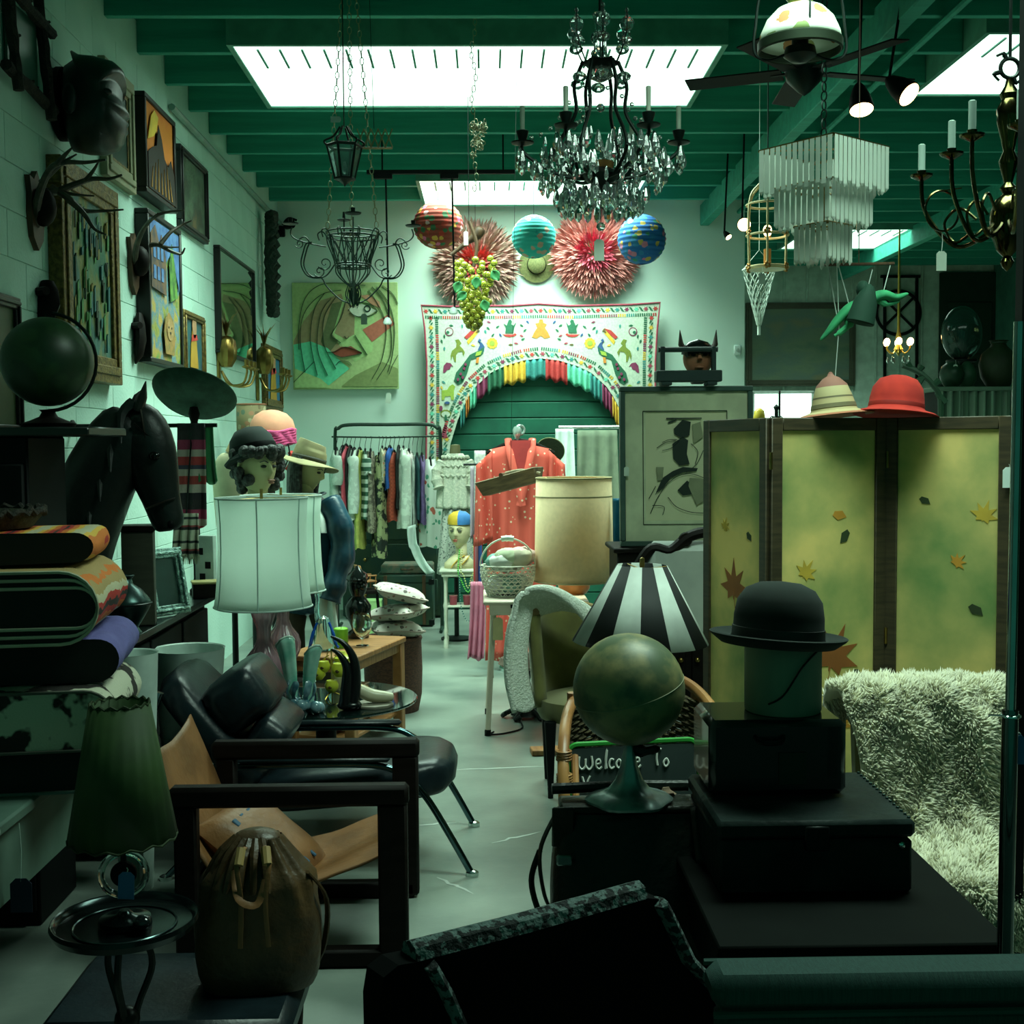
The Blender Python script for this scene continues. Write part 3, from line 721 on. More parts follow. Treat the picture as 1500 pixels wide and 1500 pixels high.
# antler mounts
def antlers(label,px0,px1,py0,py1,tines,d,X0=XL):
    c=atx((px0+px1)/2,(py0+py1)/2,X0);hh=(py1-py0)*S(d)/2
    t=thing('antler_mount',label,'antlers',(X0,c.y,c.z),0,group='antler mounts on the left wall')
    b=MB();out=[(0,-1),(.45,-.7),(.62,-.1),(.55,.4),(.7,.8),(.3,.75),(0,1),(-.3,.75),(-.7,.8),(-.55,.4),(-.62,-.1),(-.45,-.7)]
    b.M=Matrix.Rotation(pi/2,4,'Z');b.prism([(x*hh*.75,z*hh)for x,z in out],-.03,0);b.build('shield_plaque',m_wood,t,smooth=False)
    b=MB();b.ball((.05,0,hh*.1),(.06,.06,hh*.5),12,8);b.build('skull_cap',m_darkwood,t)
    for k,beams in enumerate(tines):
        b=MB()
        for pts,r0 in beams:
            q=[at(x,y,c.y+o)-Vector(t.location)for x,y,o in pts];q=cr(q,5);n=len(q)
            b.tube(q,[max(.004,r0*(1-.8*i/(n-1)))for i in range(n)],8)
        b.build('antler',mat('antler_brown',(.03,.028,.018),.5,c2=(.07,.06,.035),scale=25),t)
antlers('dark antlers on a wooden shield plaque above the big globe',28,64,250,368,
        [[([(52,330,0),(56,290,-.08),(72,250,-.15),(92,238,-.2),(125,238,-.2),(155,234,-.2)],.022),([(84,240,-.2),(96,226,-.22),(106,216,-.25)],.014),([(60,268,-.12),(90,240,-.15),(112,226,-.2)],.014)],
         [([(55,325,0),(62,285,.05),(85,280,.1),(110,270,.15),(135,262,.2),(160,262,.2),(179,256,.2)],.024),([(125,265,.18),(138,248,.2),(146,233,.2)],.012),([(75,275,.1),(100,290,.1),(122,308,.15),(150,309,.2),(181,307,.2)],.018),([(100,292,.1),(122,312,.12),(138,335,.15),(156,344,.15)],.016),([(85,280,.1),(110,285,.12),(138,287,.15)],.012)]],5.3)
antlers('antlers on a small oval plaque between the green and the lion paintings',176,206,342,432,
        [[([(196,400,0),(200,360,-.1),(214,330,-.15),(236,313,-.2),(270,308,-.2)],.02),([(216,328,-.15),(225,318,-.2),(232,312,-.2)],.01)],
         [([(198,398,0),(206,368,.1),(228,358,.1),(250,368,.15),(265,372,.2),(271,363,.2)],.02),([(235,358,.1),(250,340,.15),(266,330,.2),(281,323,.2)],.015),([(228,358,.1),(245,362,.12),(262,362,.15)],.012)]],6.9)
# wooden last shaped horns
for px,py,hp,lab in ((196,497,72,'slim dark wooden shoe last below the second antlers'),(58,446,66,'dark wooden shoe last hung above the big globe')):
    c=atx(px,py,XL);s=hp*S(c.y)/2
    t=thing('shoe_last',lab,'shoe last',(XL,c.y,c.z))
    b=MB();b.tube([(.03,.02,s),(.035,.0,s*.6),(.04,-.01,0),(.035,-.03,-s*.6),(.02,-.05,-s)],[.03,.05,.055,.04,.008],10,flat=.6);b.build('last_body',m_darkwood,t)
    b=MB();b.tube([(0,-.04,s*.5),(.06,-.08,s*.5)],.02,8);b.build('peg',m_darkwood,t)
# rope garland
c=atx(381,387,XL);t=thing('rope_garland','long dark twisted garland hung as a loop near the back corner','garland',(XL+.09,c.y,c.z))
b=MB();n=60;hh=71*S(c.y)
for k in range(2):
    pts=[]
    for i in range(n):
        a=2*pi*i/n;tw=a*14+k*pi
        pts.append((.02+.025*cos(tw),.10*sin(a)+.03*sin(tw)*cos(a),hh*cos(a)+.03*sin(tw)*sin(a)))
    b.tube(pts,.036,7,True)
b.build('twisted_rope',mat('dark_rope',(.015,.030,.022),.9,c2=(.03,.05,.035),scale=40,bump=.8),t)
# pineapple sconces
def pineapple(label,px,py,sc_):
    c=atx(px,py,XL);t=thing('pineapple_sconce',label,'sconce',(XL,c.y,c.z),group='brass pineapple sconces on the left wall',sc=sc_)
    b=MB();b.lathe([(.0,-.10),(.03,-.095),(.055,-.05),(.06,0),(.05,.06),(.025,.085),(0,.09)],20,(.06,0,0),flute=10,fd=.05);b.build('pineapple_body',m_brass,t)
    for i in range(14):
        a=i*2.4;L=.16-.006*i;o=.06*(1-i/18)
        b=MB();p=Vector((.06,0,.08));q=p+Vector((cos(a)*o*.4,sin(a)*o*.4,L*.6));e=p+Vector((cos(a)*o*1.3,sin(a)*o*1.3,L))
        b.tube([p,q,e],[.010,.013,.002],5,flat=.35);b.build('crown_leaf',m_brass,t)
    b=MB();b.box((.012,0,-.12),(.02,.05,.30),bev=.006);b.build('back_plate',m_brass,t)
    for s in (-1,0,1):
        b=MB();b.tube(cr([(.03,0,-.12),(.08,s*.05,-.20),(.17,s*.10,-.20),(.20,s*.12,-.14),(.20,s*.12,-.11)],5),.007,6)
        b.lathe([(.004,-.115),(.025,-.108),(.03,-.10),(.014,-.095),(.014,-.06),(0,-.06)],12,(.20,s*.12,0));b.build('candle_arm',m_brass,t)
pineapple('brass pineapple wall sconce with curled candle arms left of the mirror',317,514,1.25)
pineapple('brass pineapple wall sconce right of the mirror',374,527,1.3)
# ================================================================== left side furniture and stock
# counter along the left wall
t=thing('display_counter','long pale green painted counter along the left wall under the blankets','counter',(-1.55,3.0,0))
m_pale=mat('pale_green_paint',(.10,.17,.135),.5,c2=(.07,.13,.10),scale=6)
b=MB();b.box((0,0,.735),(.88,2.0,.03),bev=.006);b.build('top',m_pale,t)
b=MB();b.box((.41,0,.63),(.02,1.9,.18),bev=.004);b.box((0,-.94,.63),(.80,.02,.18),bev=.004);b.box((0,.94,.63),(.80,.02,.18),bev=.004);b.build('apron',m_pale,t)
for sx in (-1,1):
    for sy in (-1,1):b=MB();b.box((sx*.39,sy*.93,.36),(.06,.06,.72),bev=.006);b.build('leg',m_pale,t)
# folded blankets
def blanket(name,label,xe,y0,y1,z0,th_,m,rz,pip=None,L=.85,droop=.0):
    """folded blanket: rounded fold at its +x end, lies on z0"""
    t=thing(name,label,'blanket',(xe,(y0+y1)/2,z0),rz)
    W=(y1-y0)/2;r=th_/2;n=12
    prof=[(-L,0)]+[(-r+r*sin(pi*i/n),r-r*cos(pi*i/n))for i in range(n+1)]+[(-L,th_)]
    def f(u,v):
        i=u*(len(prof)-1);k=min(int(i),len(prof)-2);x=lerp(prof[k][0],prof[k+1][0],i-k);z=lerp(prof[k][1],prof[k+1][1],i-k)
        y=lerp(-W,W,v);e=-.010*abs(nz(x*7+xe*9,y*7,z*9))
        return (x+e*.8,y+.012*nz(x*6,z*12+xe),max(z+(e if z>th_*.5 else-e),0))
    b=MB();b.grid(f,len(prof)-1,14)
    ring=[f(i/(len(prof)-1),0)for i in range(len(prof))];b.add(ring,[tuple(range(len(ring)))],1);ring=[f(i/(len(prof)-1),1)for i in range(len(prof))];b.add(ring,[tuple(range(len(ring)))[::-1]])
    b.build('folded_cloth',[m,m if m.name in ('white_linen','cowhide')else mat('shaded_wool_end',(.012,.016,.015),.95)],t,ang=60)  # near end painted dark to stand in for shade, not another wool
    for k in range(pip[1]if pip else 0):
        s=1-.22*k;b=MB();pts=[(min(x*s+r*(s-1)*.0,0)if x>-L else x,-W-.004,r+(z-r)*s)for x,z in prof]
        b.tube(pts,.0042,6);b.build('edge_binding',pip[0],t)
    return t
m_bind=mat('cream_binding',(.42,.42,.30),.9)
OR,RD,BK,CR_,TN,YL=(.62,.16,.02),(.42,.02,.015),(.012,.014,.012),(.50,.46,.30),(.38,.26,.10),(.70,.42,.06)
z=.752
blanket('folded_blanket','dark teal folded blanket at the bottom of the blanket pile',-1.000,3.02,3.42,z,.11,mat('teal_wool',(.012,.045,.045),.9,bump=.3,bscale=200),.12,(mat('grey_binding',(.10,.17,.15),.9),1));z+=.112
m_cow=mat('cowhide',(.50,.50,.38),.85,c2=(.015,.012,.010),scale=11,lo=.50,hi=.54,bump=.3,bscale=200)
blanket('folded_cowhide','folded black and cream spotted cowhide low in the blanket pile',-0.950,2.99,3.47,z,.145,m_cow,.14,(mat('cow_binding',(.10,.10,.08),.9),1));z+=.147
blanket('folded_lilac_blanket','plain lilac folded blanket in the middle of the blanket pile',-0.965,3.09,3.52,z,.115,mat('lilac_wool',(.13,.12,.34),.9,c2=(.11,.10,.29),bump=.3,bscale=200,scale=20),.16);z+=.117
m_pend=ramp_mat('striped_wool',[(0,TN),(.18,CR_),(.34,OR),(.44,RD),(.52,BK),(.60,RD),(.68,CR_),(.80,TN),(.92,OR)],2,5.2,.08,wobble=.05,bump=.3)
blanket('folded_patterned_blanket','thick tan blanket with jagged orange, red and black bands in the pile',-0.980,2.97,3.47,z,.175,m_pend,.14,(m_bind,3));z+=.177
m_serape=ramp_mat('serape_bands',[(0,CR_),(.12,YL),(.22,OR),(.34,RD),(.46,BK),(.52,RD),(.62,OR),(.74,YL),(.86,CR_)],0,9.0,.3,wobble=.01,bump=.3)
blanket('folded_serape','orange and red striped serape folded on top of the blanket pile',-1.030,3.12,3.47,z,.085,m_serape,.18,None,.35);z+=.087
t=thing('woven_tray','dark flat woven tray lying on the striped blankets','tray',(-1.40,3.25,1.392),.1)
b=MB();b.lathe([(.0,0),(.19,0),(.215,.03),(.22,.045),(.205,.04),(.18,.012),(0,.012)],32);b.build('tray_bowl',mat('dark_wicker',(.02,.022,.012),.8,c2=(.05,.05,.025),scale=80,bump=.6),t)
b=MB();n=80;b.tube([(.22*cos(2*pi*i/n),.22*sin(2*pi*i/n),.043+.008*sin(i*2.5))for i in range(n)],.009,6,True);b.build('plaited_rim',m_bark,t)
# white linens at the near end of the counter
m_linen=mat('white_linen',(.40,.50,.45),.9,bump=.2)
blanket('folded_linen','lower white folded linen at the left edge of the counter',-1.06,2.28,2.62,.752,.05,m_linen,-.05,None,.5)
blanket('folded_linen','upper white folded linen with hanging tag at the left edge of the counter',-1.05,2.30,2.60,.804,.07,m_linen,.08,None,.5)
tg=thing('hanging_price_tag','dark blue price tag hanging by a string from the counter edge','price tag',(-1.10,2.82,.735))
tagcard(tg,(.01,0,0),.05,.08,mat('navy_tag',(.012,.02,.05),.8),0,.13)
# hutch with shelf, dark globe
t=thing('black_hutch','tall black cabinet with a shelf top behind the blanket pile','cabinet',(-1.74,4.25,0))
b=MB();b.box((0,0,.82),(.46,.36,1.64),bev=.006);b.build('body',m_blk,t)
b=MB();b.box((.04,0,1.655),(.56+.24,.42,.03),bev=.005);b.build('shelf_top',mat('black_shelf',(.008,.016,.013),.3),t)
for k in range(2):
    b=MB();b.box((-.115+.23*k,-.19,.8),(.21,.02,1.5),bev=.006);dd=b.build('door',m_blk,t)
    b=MB();b.ball((-.03+.06*k,-.21,.85),.014,10,8);b.build('knob',m_blkmetal,dd)
c=at(69,530,4.2)
t=thing('dark_globe','large dark green desk globe on a turned stand at the left edge','globe',(c.x,c.y,1.672))
b=MB();b.ball((0,0,c.z-1.672),.150,40,24);b.build('sphere',mat('dark_globe_map',(.012,.035,.014),.42,c2=(.02,.055,.018),scale=7,lo=.45,hi=.5),t)
b=MB();b.lathe([(0,0),(.085,0),(.09,.012),(.06,.022),(.03,.035),(.022,.05),(.03,.058),(0,.06)],24);b.build('stand',m_darkwood,t)
b=MB();b.tube([(.165*cos(a),0,c.z-1.672+.165*sin(a))for a in [-pi/2+pi*i/16*.96 for i in range(17)]],.006,6);b.build('meridian_arm',m_blkmetal,t)
# console behind
t=thing('black_console','low black console table along the wall beneath the horse head','console',(-1.69,5.5,0))
b=MB();b.box((0,0,.835),(.58,1.7,.03),bev=.004);b.build('top',mat('black_gloss',(.006,.012,.011),.25),t)
b=MB();b.box((-.02,0,.44),(.50,1.62,.76),bev=.006);b.build('body',m_blk,t)
for k in range(3):
    b=MB();b.box((.24,-.54+.54*k,.44),(.02,.5,.68),bev=.005);dd=b.build('door',m_blk,t)
    b=MB();b.ball((.262,-.35+.54*k,.5),.013,10,8);b.build('knob',m_blkmetal,dd)
# horse head
t=thing('horse_head','black carved horse head with bridle standing on the console','horse head',(-1.55,4.92,.85),0)
def hp(px,py,o=0.0):return at(px,py,4.92+o)-Vector((-1.55,4.92,.85))
m_horse=mat('black_horse',(.008,.013,.011),.42,c2=(.005,.008,.007),scale=9,bump=.25,bscale=25)
path=[(95,880,.15,.12),(105,820,.15,.12),(125,750,.155,.12),(150,690,.15,.11),(178,640,.135,.10),(200,605,.105,.09)]
b=MB();n=18;vs=[];fs=[]
def ringv(c,tdir,rx,ry):
    tdir=tdir.normalized();side=Vector((0,1,0));up=side.cross(tdir).normalized()
    return [c+up*(rx*cos(2*pi*i/n))+side*(ry*sin(2*pi*i/n))for i in range(n)]
def loftp(b,path):
    C=[hp(x,y)for x,y,_,_ in path];base=0;vs=[];fs=[]
    for i,(x,y,rx,ry)in enumerate(path):
        tt=C[min(i+1,len(C)-1)]-C[max(i-1,0)];vs+=ringv(C[i],tt,rx,ry)
    for j in range(len(path)-1):
        for i in range(n):fs.append((j*n+i,j*n+(i+1)%n,(j+1)*n+(i+1)%n,(j+1)*n+i))
    fs+=[tuple(range(n))[::-1],tuple((len(path)-1)*n+i for i in range(n))]
    b.add(vs,fs)
loftp(b,path);b.build('neck',m_horse,t,sub=1,ang=180)
b=MB();loftp(b,[(196,592,.03,.03),(203,606,.085,.075),(212,640,.115,.092),(222,680,.11,.085),(232,715,.085,.065),(240,745,.07,.055),(247,766,.068,.055),(250,778,.05,.045)]);b.build('head',m_horse,t,sub=1,ang=180)
for s in (-1,1):
    b=MB();p=hp(203 if s<0 else 195,600,s*.05);b.tube([p,p+Vector((.02,s*.01,.05)),p+Vector((.035,s*.015,.11 if s<0 else .08))],[.035,.03,.004],8,flat=.6);b.build('ear',m_horse,t)
    b=MB();p=hp(226,668,s*.082);b.ball(p,(.022,.016,.018),10,8);b.build('eye',mat('horse_eye',(.004,.004,.004),.08),t)
    b=MB();p=hp(250,768,s*.045);b.ball(p,(.014,.012,.018),8,6);b.build('nostril',m_blk,t)
b=MB()
for i in range(16):
    u=i/15;p=hp(lerp(196,120,u),lerp(590,800,u),-.05+.1*(i%3)/2);b.tube(cr([p,p+Vector((-.04,-.03,-.05)),p+Vector((-.03,-.08,-.16))],3),[.025,.025,.022,.02,.014,.008,.003],6)
b.build('mane',m_horse,t)
m_strap=mat('bridle_strap',(.02,.016,.010),.5)
b=MB()
for path2 in ([(206,600),(215,650),(228,705),(238,735)],[(214,745),(240,735),(256,730)],[(196,620),(220,640),(238,640)]):
    b.tube(cr([hp(x,y,-.10+.03*k)for k,(x,y)in enumerate(path2)],4),.010,5,flat=.4)
b.build('bridle',m_strap,t)
# sombrero on a post stand
c=at(283,583,6.3)
t=thing('sombrero','wide brimmed dark green sombrero tilted behind the horse head','hat',(c.x,c.y,c.z),rot=(radians(-32),radians(8),0))
b=MB();b.lathe([(0,-.02),(.10,-.02),(.17,-.018),(.205,.012),(.215,.03),(.208,.035),(.195,.02),(.16,-.004),(.10,0),(.095,.04),(.075,.09),(.03,.115),(0,.12)],40);b.build('crown_and_brim',mat('green_felt',(.03,.085,.055),.9,c2=(.022,.06,.04),scale=20,bump=.3,bscale=120),t)
b=MB();b.lathe([(.099,.002),(.101,.003),(.098,.03),(.094,.03)],32,caps=False);b.build('hat_band',mat('olive_band',(.10,.09,.02),.7),t)
b=MB();b.tube([(.211*cos(2*pi*i/40),.211*sin(2*pi*i/40),.033)for i in range(40)],.005,6,True);b.build('brim_binding',mat('green_cord',(.05,.12,.07),.8),t)
t=thing('hat_stand','black turned post stand carrying the sombrero','hat stand',(c.x,c.y+.01,.85))
b=MB();b.lathe([(0,0),(.04,0),(.04,.02),(.03,.03),(.018,.08),(.018,c.z-.97),(.03,c.z-.93),(.02,c.z-.895),(0,c.z-.892)],20);b.build('turned_post',m_darkwood,t)
# metal vase, silver photo frame, wood block
p=atz(193,930,.85)
t=thing('metal_vase','squat dark metal vase with narrow neck on the console','vase',(p.x-.02,p.y,.85))
b=MB();b.lathe([(0,0),(.055,0),(.06,.01),(.045,.03),(.07,.07),(.095,.115),(.098,.13),(.092,.145),(.06,.185),(.03,.205),(.024,.225),(.036,.24),(.030,.242),(.018,.225),(0,.22)],32);b.build('vase_body',mat('pewter',(.05,.09,.085),.3,metal=.9,c2=(.03,.05,.05),scale=6),t)
b=MB();b.ring((0,0,.128),.099,.004,32,6);b.build('shoulder_band',m_blkmetal,t)
p=atz(252,905,.85)
t=thing('silver_photo_frame','ornate silver photo frame leaning on the console behind the vase','photo frame',(p.x-.09,p.y-.02,.852),rot=(radians(-12),0,radians(55)))
frame_parts(t,.22,.30,.045,.02,mat('embossed_silver',(.42,.60,.56),.3,metal=.8,c2=(.12,.22,.20),scale=60,bump=1.0,bscale=80),mat('old_photo',(.03,.07,.06),.3))
t=thing('wood_block','small rough wooden box on the console beside the horse muzzle','box',(at(205,770,5.25).x,5.22,.852),.2)
b=MB();b.box((0,0,.20),(.13,.12,.40),bev=.004);b.build('box_body',mat('old_grey_wood',(.05,.055,.035),.8,stretch=(1,1,8)),t)
b=MB();b.box((0,0,.41),(.15,.14,.025),bev=.004);b.build('lid',m_darkwood,t)
# serape, green jacket and fringe scarf on a wall rail
d=5.95
t=thing('garment_rail','dark wall rail near the sombrero holding the serape and green jacket','rail',(-1.6,d,Zp(620,d)))
b=MB();b.tube([(-.395,0,0),(.30,0,0)],.010,8);b.build('rail_bar',m_blkmetal,t)
b=MB();b.lathe([(.03,0),(.03,.01),(.014,.02)],14,(-.395,0,0),rot=(0,pi/2,0));b.build('wall_flange',m_blkmetal,t)
def drape(name,label,cat,px0,px1,pt,pb,d,m,folds=3,amp=.02,thick=.006,curve=0.0,parts=(),zb=None):
    c=at((px0+px1)/2,pt,d);w=(px1-px0)*S(d);h=(pb-pt)*S(d)
    t=thing(name,label,cat,(c.x,c.y,c.z))
    def f(u,v):return ((u-.5)*w*(1-.12*(1-v))+curve*v*v,-amp*sin(u*folds*2*pi+v*1.5)*(.3+.7*v)-.02*v,-h*v+.012*sin(u*7)*v)
    b=MB();b.grid(f,folds*10,16);b.build('draped_cloth',m,t,solid=thick);t['wh']=(w,h);return t
m_ser2=ramp_mat('serape_wool',[(0,(.02,.02,.025)),(.10,(.50,.42,.36)),(.22,(.40,.06,.05)),(.34,(.52,.45,.38)),(.44,(.06,.06,.10)),(.5,(.45,.05,.05)),(.62,(.5,.42,.36)),(.72,(.35,.04,.10)),(.86,(.03,.03,.03))],2,3.0,.1,bump=.4)
drape('hanging_serape','red, cream and black striped serape hanging under the sombrero','serape',258,302,620,770,5.93,m_ser2,2)
drape('green_velvet_jacket','bright green velvet garment hanging beside the striped serape','garment',286,313,620,706,5.96,mat('green_velvet',(.02,.22,.07),.7,sheen=.5),2,curve=.02)
t=drape('fringed_scarf','cream fringed scarf with dark stripes hanging below the serape','scarf',254,292,752,815,5.80,ramp_mat('scarf_bands',[(0,(.45,.45,.34)),(.3,(.03,.03,.03)),(.42,(.3,.05,.05)),(.5,(.45,.45,.34)),(.75,(.02,.03,.03)),(.85,(.45,.45,.34))],2,9,0,bump=.3),3)
w,h=t['wh'];b=MB()
for i in range(26):x=(i/25-.5)*w;b.tube([(x,-.02,-h+.01),(x+.004*sin(i),-.022,-h-.035)],[.003,.001],4)
b.build('fringe',m_bind,t);t['kind']='thing'
b=MB();b.tube([(0,.0,0),(0,.15,Zp(620,5.95)-t.location.z)],.004,5);b.build('hanging_cord',m_blkmetal,t)
# white bins
def bin_(label,px,py,d,r,h):
    c=at(px,py,d);t=thing('white_bin',label,'bin',(c.x,c.y,0),group='tall white tapered bins')
    b=MB();q=h/2
    b.lathe([(0,.0),(r*.62,0),(r*.80,q),(r*.80,q+.003),(r*.985,h),(r,h+.004),(r*.95,h),(r*.6,.02),(0,.02)],36);b.build('tapered_wall',mat('white_plastic',(.62,.76,.69),.5),t)
    b=MB();b.ring((0,0,q),r*.808,.004,36,6);b.build('seam',mat('grey_seam',(.40,.5,.46),.6),t)
bin_('tall white tapered bin behind the black leather chair',276,952,5.27,.155,.735)
bin_('white tapered bin half hidden by the blanket pile',192,952,4.42,.095,.86)
# ================================================================== lamp on tray table
c=atz(183,1350,.51)
t=thing('tray_table','round black metal tray table with twisted iron legs carrying the green shade lamp','table',(c.x,c.y,0))
m_tray=mat('black_gloss_metal',(.010,.020,.020),.18,metal=.7)
b=MB();b.lathe([(0,.502),(.12,.502),(.15,.506),(.158,.520),(.163,.522),(.166,.512),(.158,.496),(0,.492)],48);b.build('tray_top',m_tray,t)
b=MB();b.ring((0,0,.504),.115,.0025,40,5);b.build('inlaid_ring',mat('tray_ring',(.05,.08,.08),.2,metal=.8),t)
for k in range(3):
    a=k*2*pi/3+.5
    b=MB();b.tube(cr([(.03*cos(a),.03*sin(a),.495),(.06*cos(a),.06*sin(a),.40),(.02*cos(a),.02*sin(a),.28),(.05*cos(a),.05*sin(a),.15),(.14*cos(a),.14*sin(a),.0)],6),.008,7);b.build('leg',m_blkmetal,t)
b=MB();b.ball((0,0,.28),.03,12,8);b.build('knot',m_blkmetal,t)
t=thing('table_lamp','table lamp with tall dark green shade and clear glass disc base','lamp',(c.x+.0,c.y,.508))
zt=lambda py:at(183,py,c.y).z-.508
r0,r1=77*S(c.y),42*S(c.y)
m_gshade=mat('green_parchment',(.02,.055,.008),.7,c2=(.014,.04,.006),scale=12)
b=MB();b.lathe([(r0,zt(1226)),(r1,zt(1030))],40,caps=False,flute=20,fd=.012);b.build('lamp_shade',m_gshade,t,solid=.003)
for r,py in ((r0,1226),(r1,1030)):
    b=MB();n=60;b.tube([(r*1.01*cos(2*pi*i/n),r*1.01*sin(2*pi*i/n),zt(py)+.004*sin(i*pi/2))for i in range(n)],.003,5,True);b.build('stitched_edge',mat('dark_braid',(.015,.03,.006),.8),t)
b=MB();b.ring((0,0,zt(1280)),.050,.008,36,8,rot=(pi/2,0,.2));b.build('glass_ring',m_glass,t)
b=MB();b.lathe([(0,-.008),(.028,-.008),(.03,0),(.028,.008),(0,.008)],28,(0,0,zt(1280)),rot=(pi/2,0,.2));b.build('centre_disc',m_blk,t)
b=MB();b.tube([(0,0,zt(1310)),(0,0,zt(1215))],.007,8);b.build('stem',m_blkmetal,t)
b=MB();b.lathe([(0,0),(.06,0),(.058,.012),(.02,.02),(.012,.03),(0,.03)],28);b.build('foot',m_tray,t)
for k in range(3):
    a=k*2*pi/3;b=MB();b.tube([(0,0,zt(1205)),(r0*.98*cos(a),r0*.98*sin(a),zt(1224))],.002,5);b.build('shade_spider',m_blkmetal,t)
tagcard(t,(.025,-.06,zt(1258)),.036,.062,m_tagblue,.05,.01)
t=thing('glass_paperweight','dark glossy glass ball beside the lamp on the tray table','paperweight',(c.x+.055,c.y-.05,.508))
b=MB();b.ball((0,0,.018),(.022,.022,.018),20,12);b.build('glass_ball',mat('dark_glass',(.006,.010,.010),.05),t)

# ================================================================== wooden armchair with tan leather sling
x0,x1,yn,yf=-.98,-.25,3.72,4.30
t=thing('sling_armchair','dark wooden armchair with tan leather sling seat and flat arms','armchair',((x0+x1)/2,(yn+yf)/2,0))
cx,cy=(x0+x1)/2,(yn+yf)/2
for yy in (yn-cy,yf-cy):
    b=MB();b.box((0,yy,.535),(x1-x0,.06,.065),bev=.012);b.build('arm',m_darkwood,t)
    b=MB();b.box((x1-cx-.05,yy,.26),(.09,.055,.50),bev=.008);b.build('leg',m_darkwood,t)
    b=MB();b.box((x0-cx+.05,yy,.26),(.07,.055,.50),bev=.008);b.build('leg',m_darkwood,t)
    b=MB();b.box((0,yy,.03),(x1-x0-.04,.055,.055),bev=.008);b.build('floor_rail',m_darkwood,t)
b=MB();b.box((x1-cx-.06,0,.30),(.03,yf-yn,.07),bev=.006);b.build('front_rail',m_darkwood,t)
b=MB();b.box((x0-cx+.06,0,.24),(.03,yf-yn,.06),bev=.006);b.build('rear_rail',m_darkwood,t)
m_tan=mat('tan_leather',(.24,.105,.036),.5,c2=(.17,.075,.026),scale=7,bump=.25,bscale=40)
prof=cr([(x1-cx-.05,.345),(.20,.30),(.02,.235),(-.18,.22),(-.30,.36),(-.36,.50),(-.43,.67)],5)
prof=[Vector((p[0],p[1],0))for p in cr([(x1-cx-.05,.345,0),(.20,.30,0),(.02,.235,0),(-.18,.22,0),(-.30,.36,0),(-.36,.50,0),(-.43,.67,0)],5)]
W=(yf-yn)/2-.035
def slf(u,v):
    i=u*(len(prof)-1);k=min(int(i),len(prof)-2);p=prof[k].lerp(prof[k+1],i-k);e=(v-.5)*2
    return (p.x,e*W,p.y-.03*(1-e*e)+.006*nz(u*9,v*5))
b=MB();b.grid(slf,len(prof)-1,10);b.build('leather_sling',m_tan,t,solid=.006)
# printed leather cushion on it
p=at(385,1243,3.98)
t=thing('leather_cushion','tan leather cushion with blue printed star motif on the sling seat','cushion',(p.x,p.y,p.z+.01),rot=(radians(8),radians(38),radians(-12)))
def cush(w,h,th_,n=14):
    def f(sg):
        def g(u,v):
            a,c2=2*u-1,2*v-1;e=max(0,(1-a**4))*max(0,(1-c2**4))
            return (a*w/2*(1-.06*(1-abs(c2))),c2*h/2*(1-.06*(1-abs(a))),sg*th_/2*e**.5)
        return g
    b=MB();b.grid(f(1),n,n);q=MB();q.grid(f(-1),n,n);b.add(q.v,[x[::-1]for x in q.f]);return b
cush(.38,.34,.15).build('cushion_body',m_tan,t,ang=180)
b=MB()
for i in range(16):b.box((-.10+.055*(i%4),-.09+.045*(i//4),.066),(.03,.022,.008),bev=.003)
for i in range(4):b.box((.10,-.09+.05*i,.060),(.11,.014,.008),bev=.003)
b.build('printed_motif',mat('blue_print',(.03,.09,.16),.7),t)
for sy in (-1,1):
    for k in range(3):
        b=MB();b.tube([(.17,sy*.10,.005+.0*k),(.205,sy*(.10-.04*k),.0)],[.009,.005],6);b.build('toggle',mat('toggle_horn',(.40,.26,.10),.5),t)

# ================================================================== black box stool and backpack
t=thing('black_stool','low black padded stool under the brown backpack in the bottom left','stool',(-.80,3.13,0))
b=MB();b.box((0,0,.165),(.62,.46,.09),bev=.03);b.build('padded_seat',m_leather,t)
for sx in (-1,1):
    for sy in (-1,1):b=MB();b.lathe([(.018,0),(.026,.13)],10,(sx*.26,sy*.18,0));b.build('leg',m_darkwood,t)
c=at(378,1430,3.12)
t=thing('leather_backpack','brown leather drawstring backpack sitting on the black stool','backpack',(c.x,3.14,.212),.1)
m_bag=mat('brown_bag_leather',(.085,.045,.016),.42,c2=(.045,.026,.011),scale=6,bump=.5,bscale=30)
def bagf(u,v):
    a=2*pi*u;zz=.385*v
    w=(.15+.012*sin(v*5))*(1 if v<.72 else lerp(1,.42,(v-.72)/.28)**1.0);dd=(.095)*(1 if v<.72 else lerp(1,.45,(v-.72)/.28))
    if v<.06:w*=.93+v;dd*=.9+v
    pl=(1+.10*max(0,(v-.5)/.5)*sin(a*11))*(1+.03*nz(cos(a)*3,sin(a)*3,v*6))
    sg=lambda q:(abs(q)**.7)*(1 if q>0 else-1)
    return (w*sg(cos(a))*pl,dd*sg(sin(a))*pl,zz)
b=MB();b.grid(bagf,66,22,cu=True);ring=[bagf(i/66,0)for i in range(66)];b.add(ring,[tuple(range(66))[::-1]]);b.build('bag_body',m_bag,t,ang=70)
b=MB();b.ball((0,0,.375),(.065,.05,.03),16,8);b.build('gathered_mouth',m_bag,t)
b=MB()
for k in range(7):
    a=pi*1.05+k*.28;b.tube(cr([(.05*cos(a),.04*sin(a),.385),(.10*cos(a),.085*sin(a),.34),(.135*cos(a),.115*sin(a),.27)],4),[.012]*4+[.01]*4+[.006],6)
b.build('pleat_folds',m_bag,t)
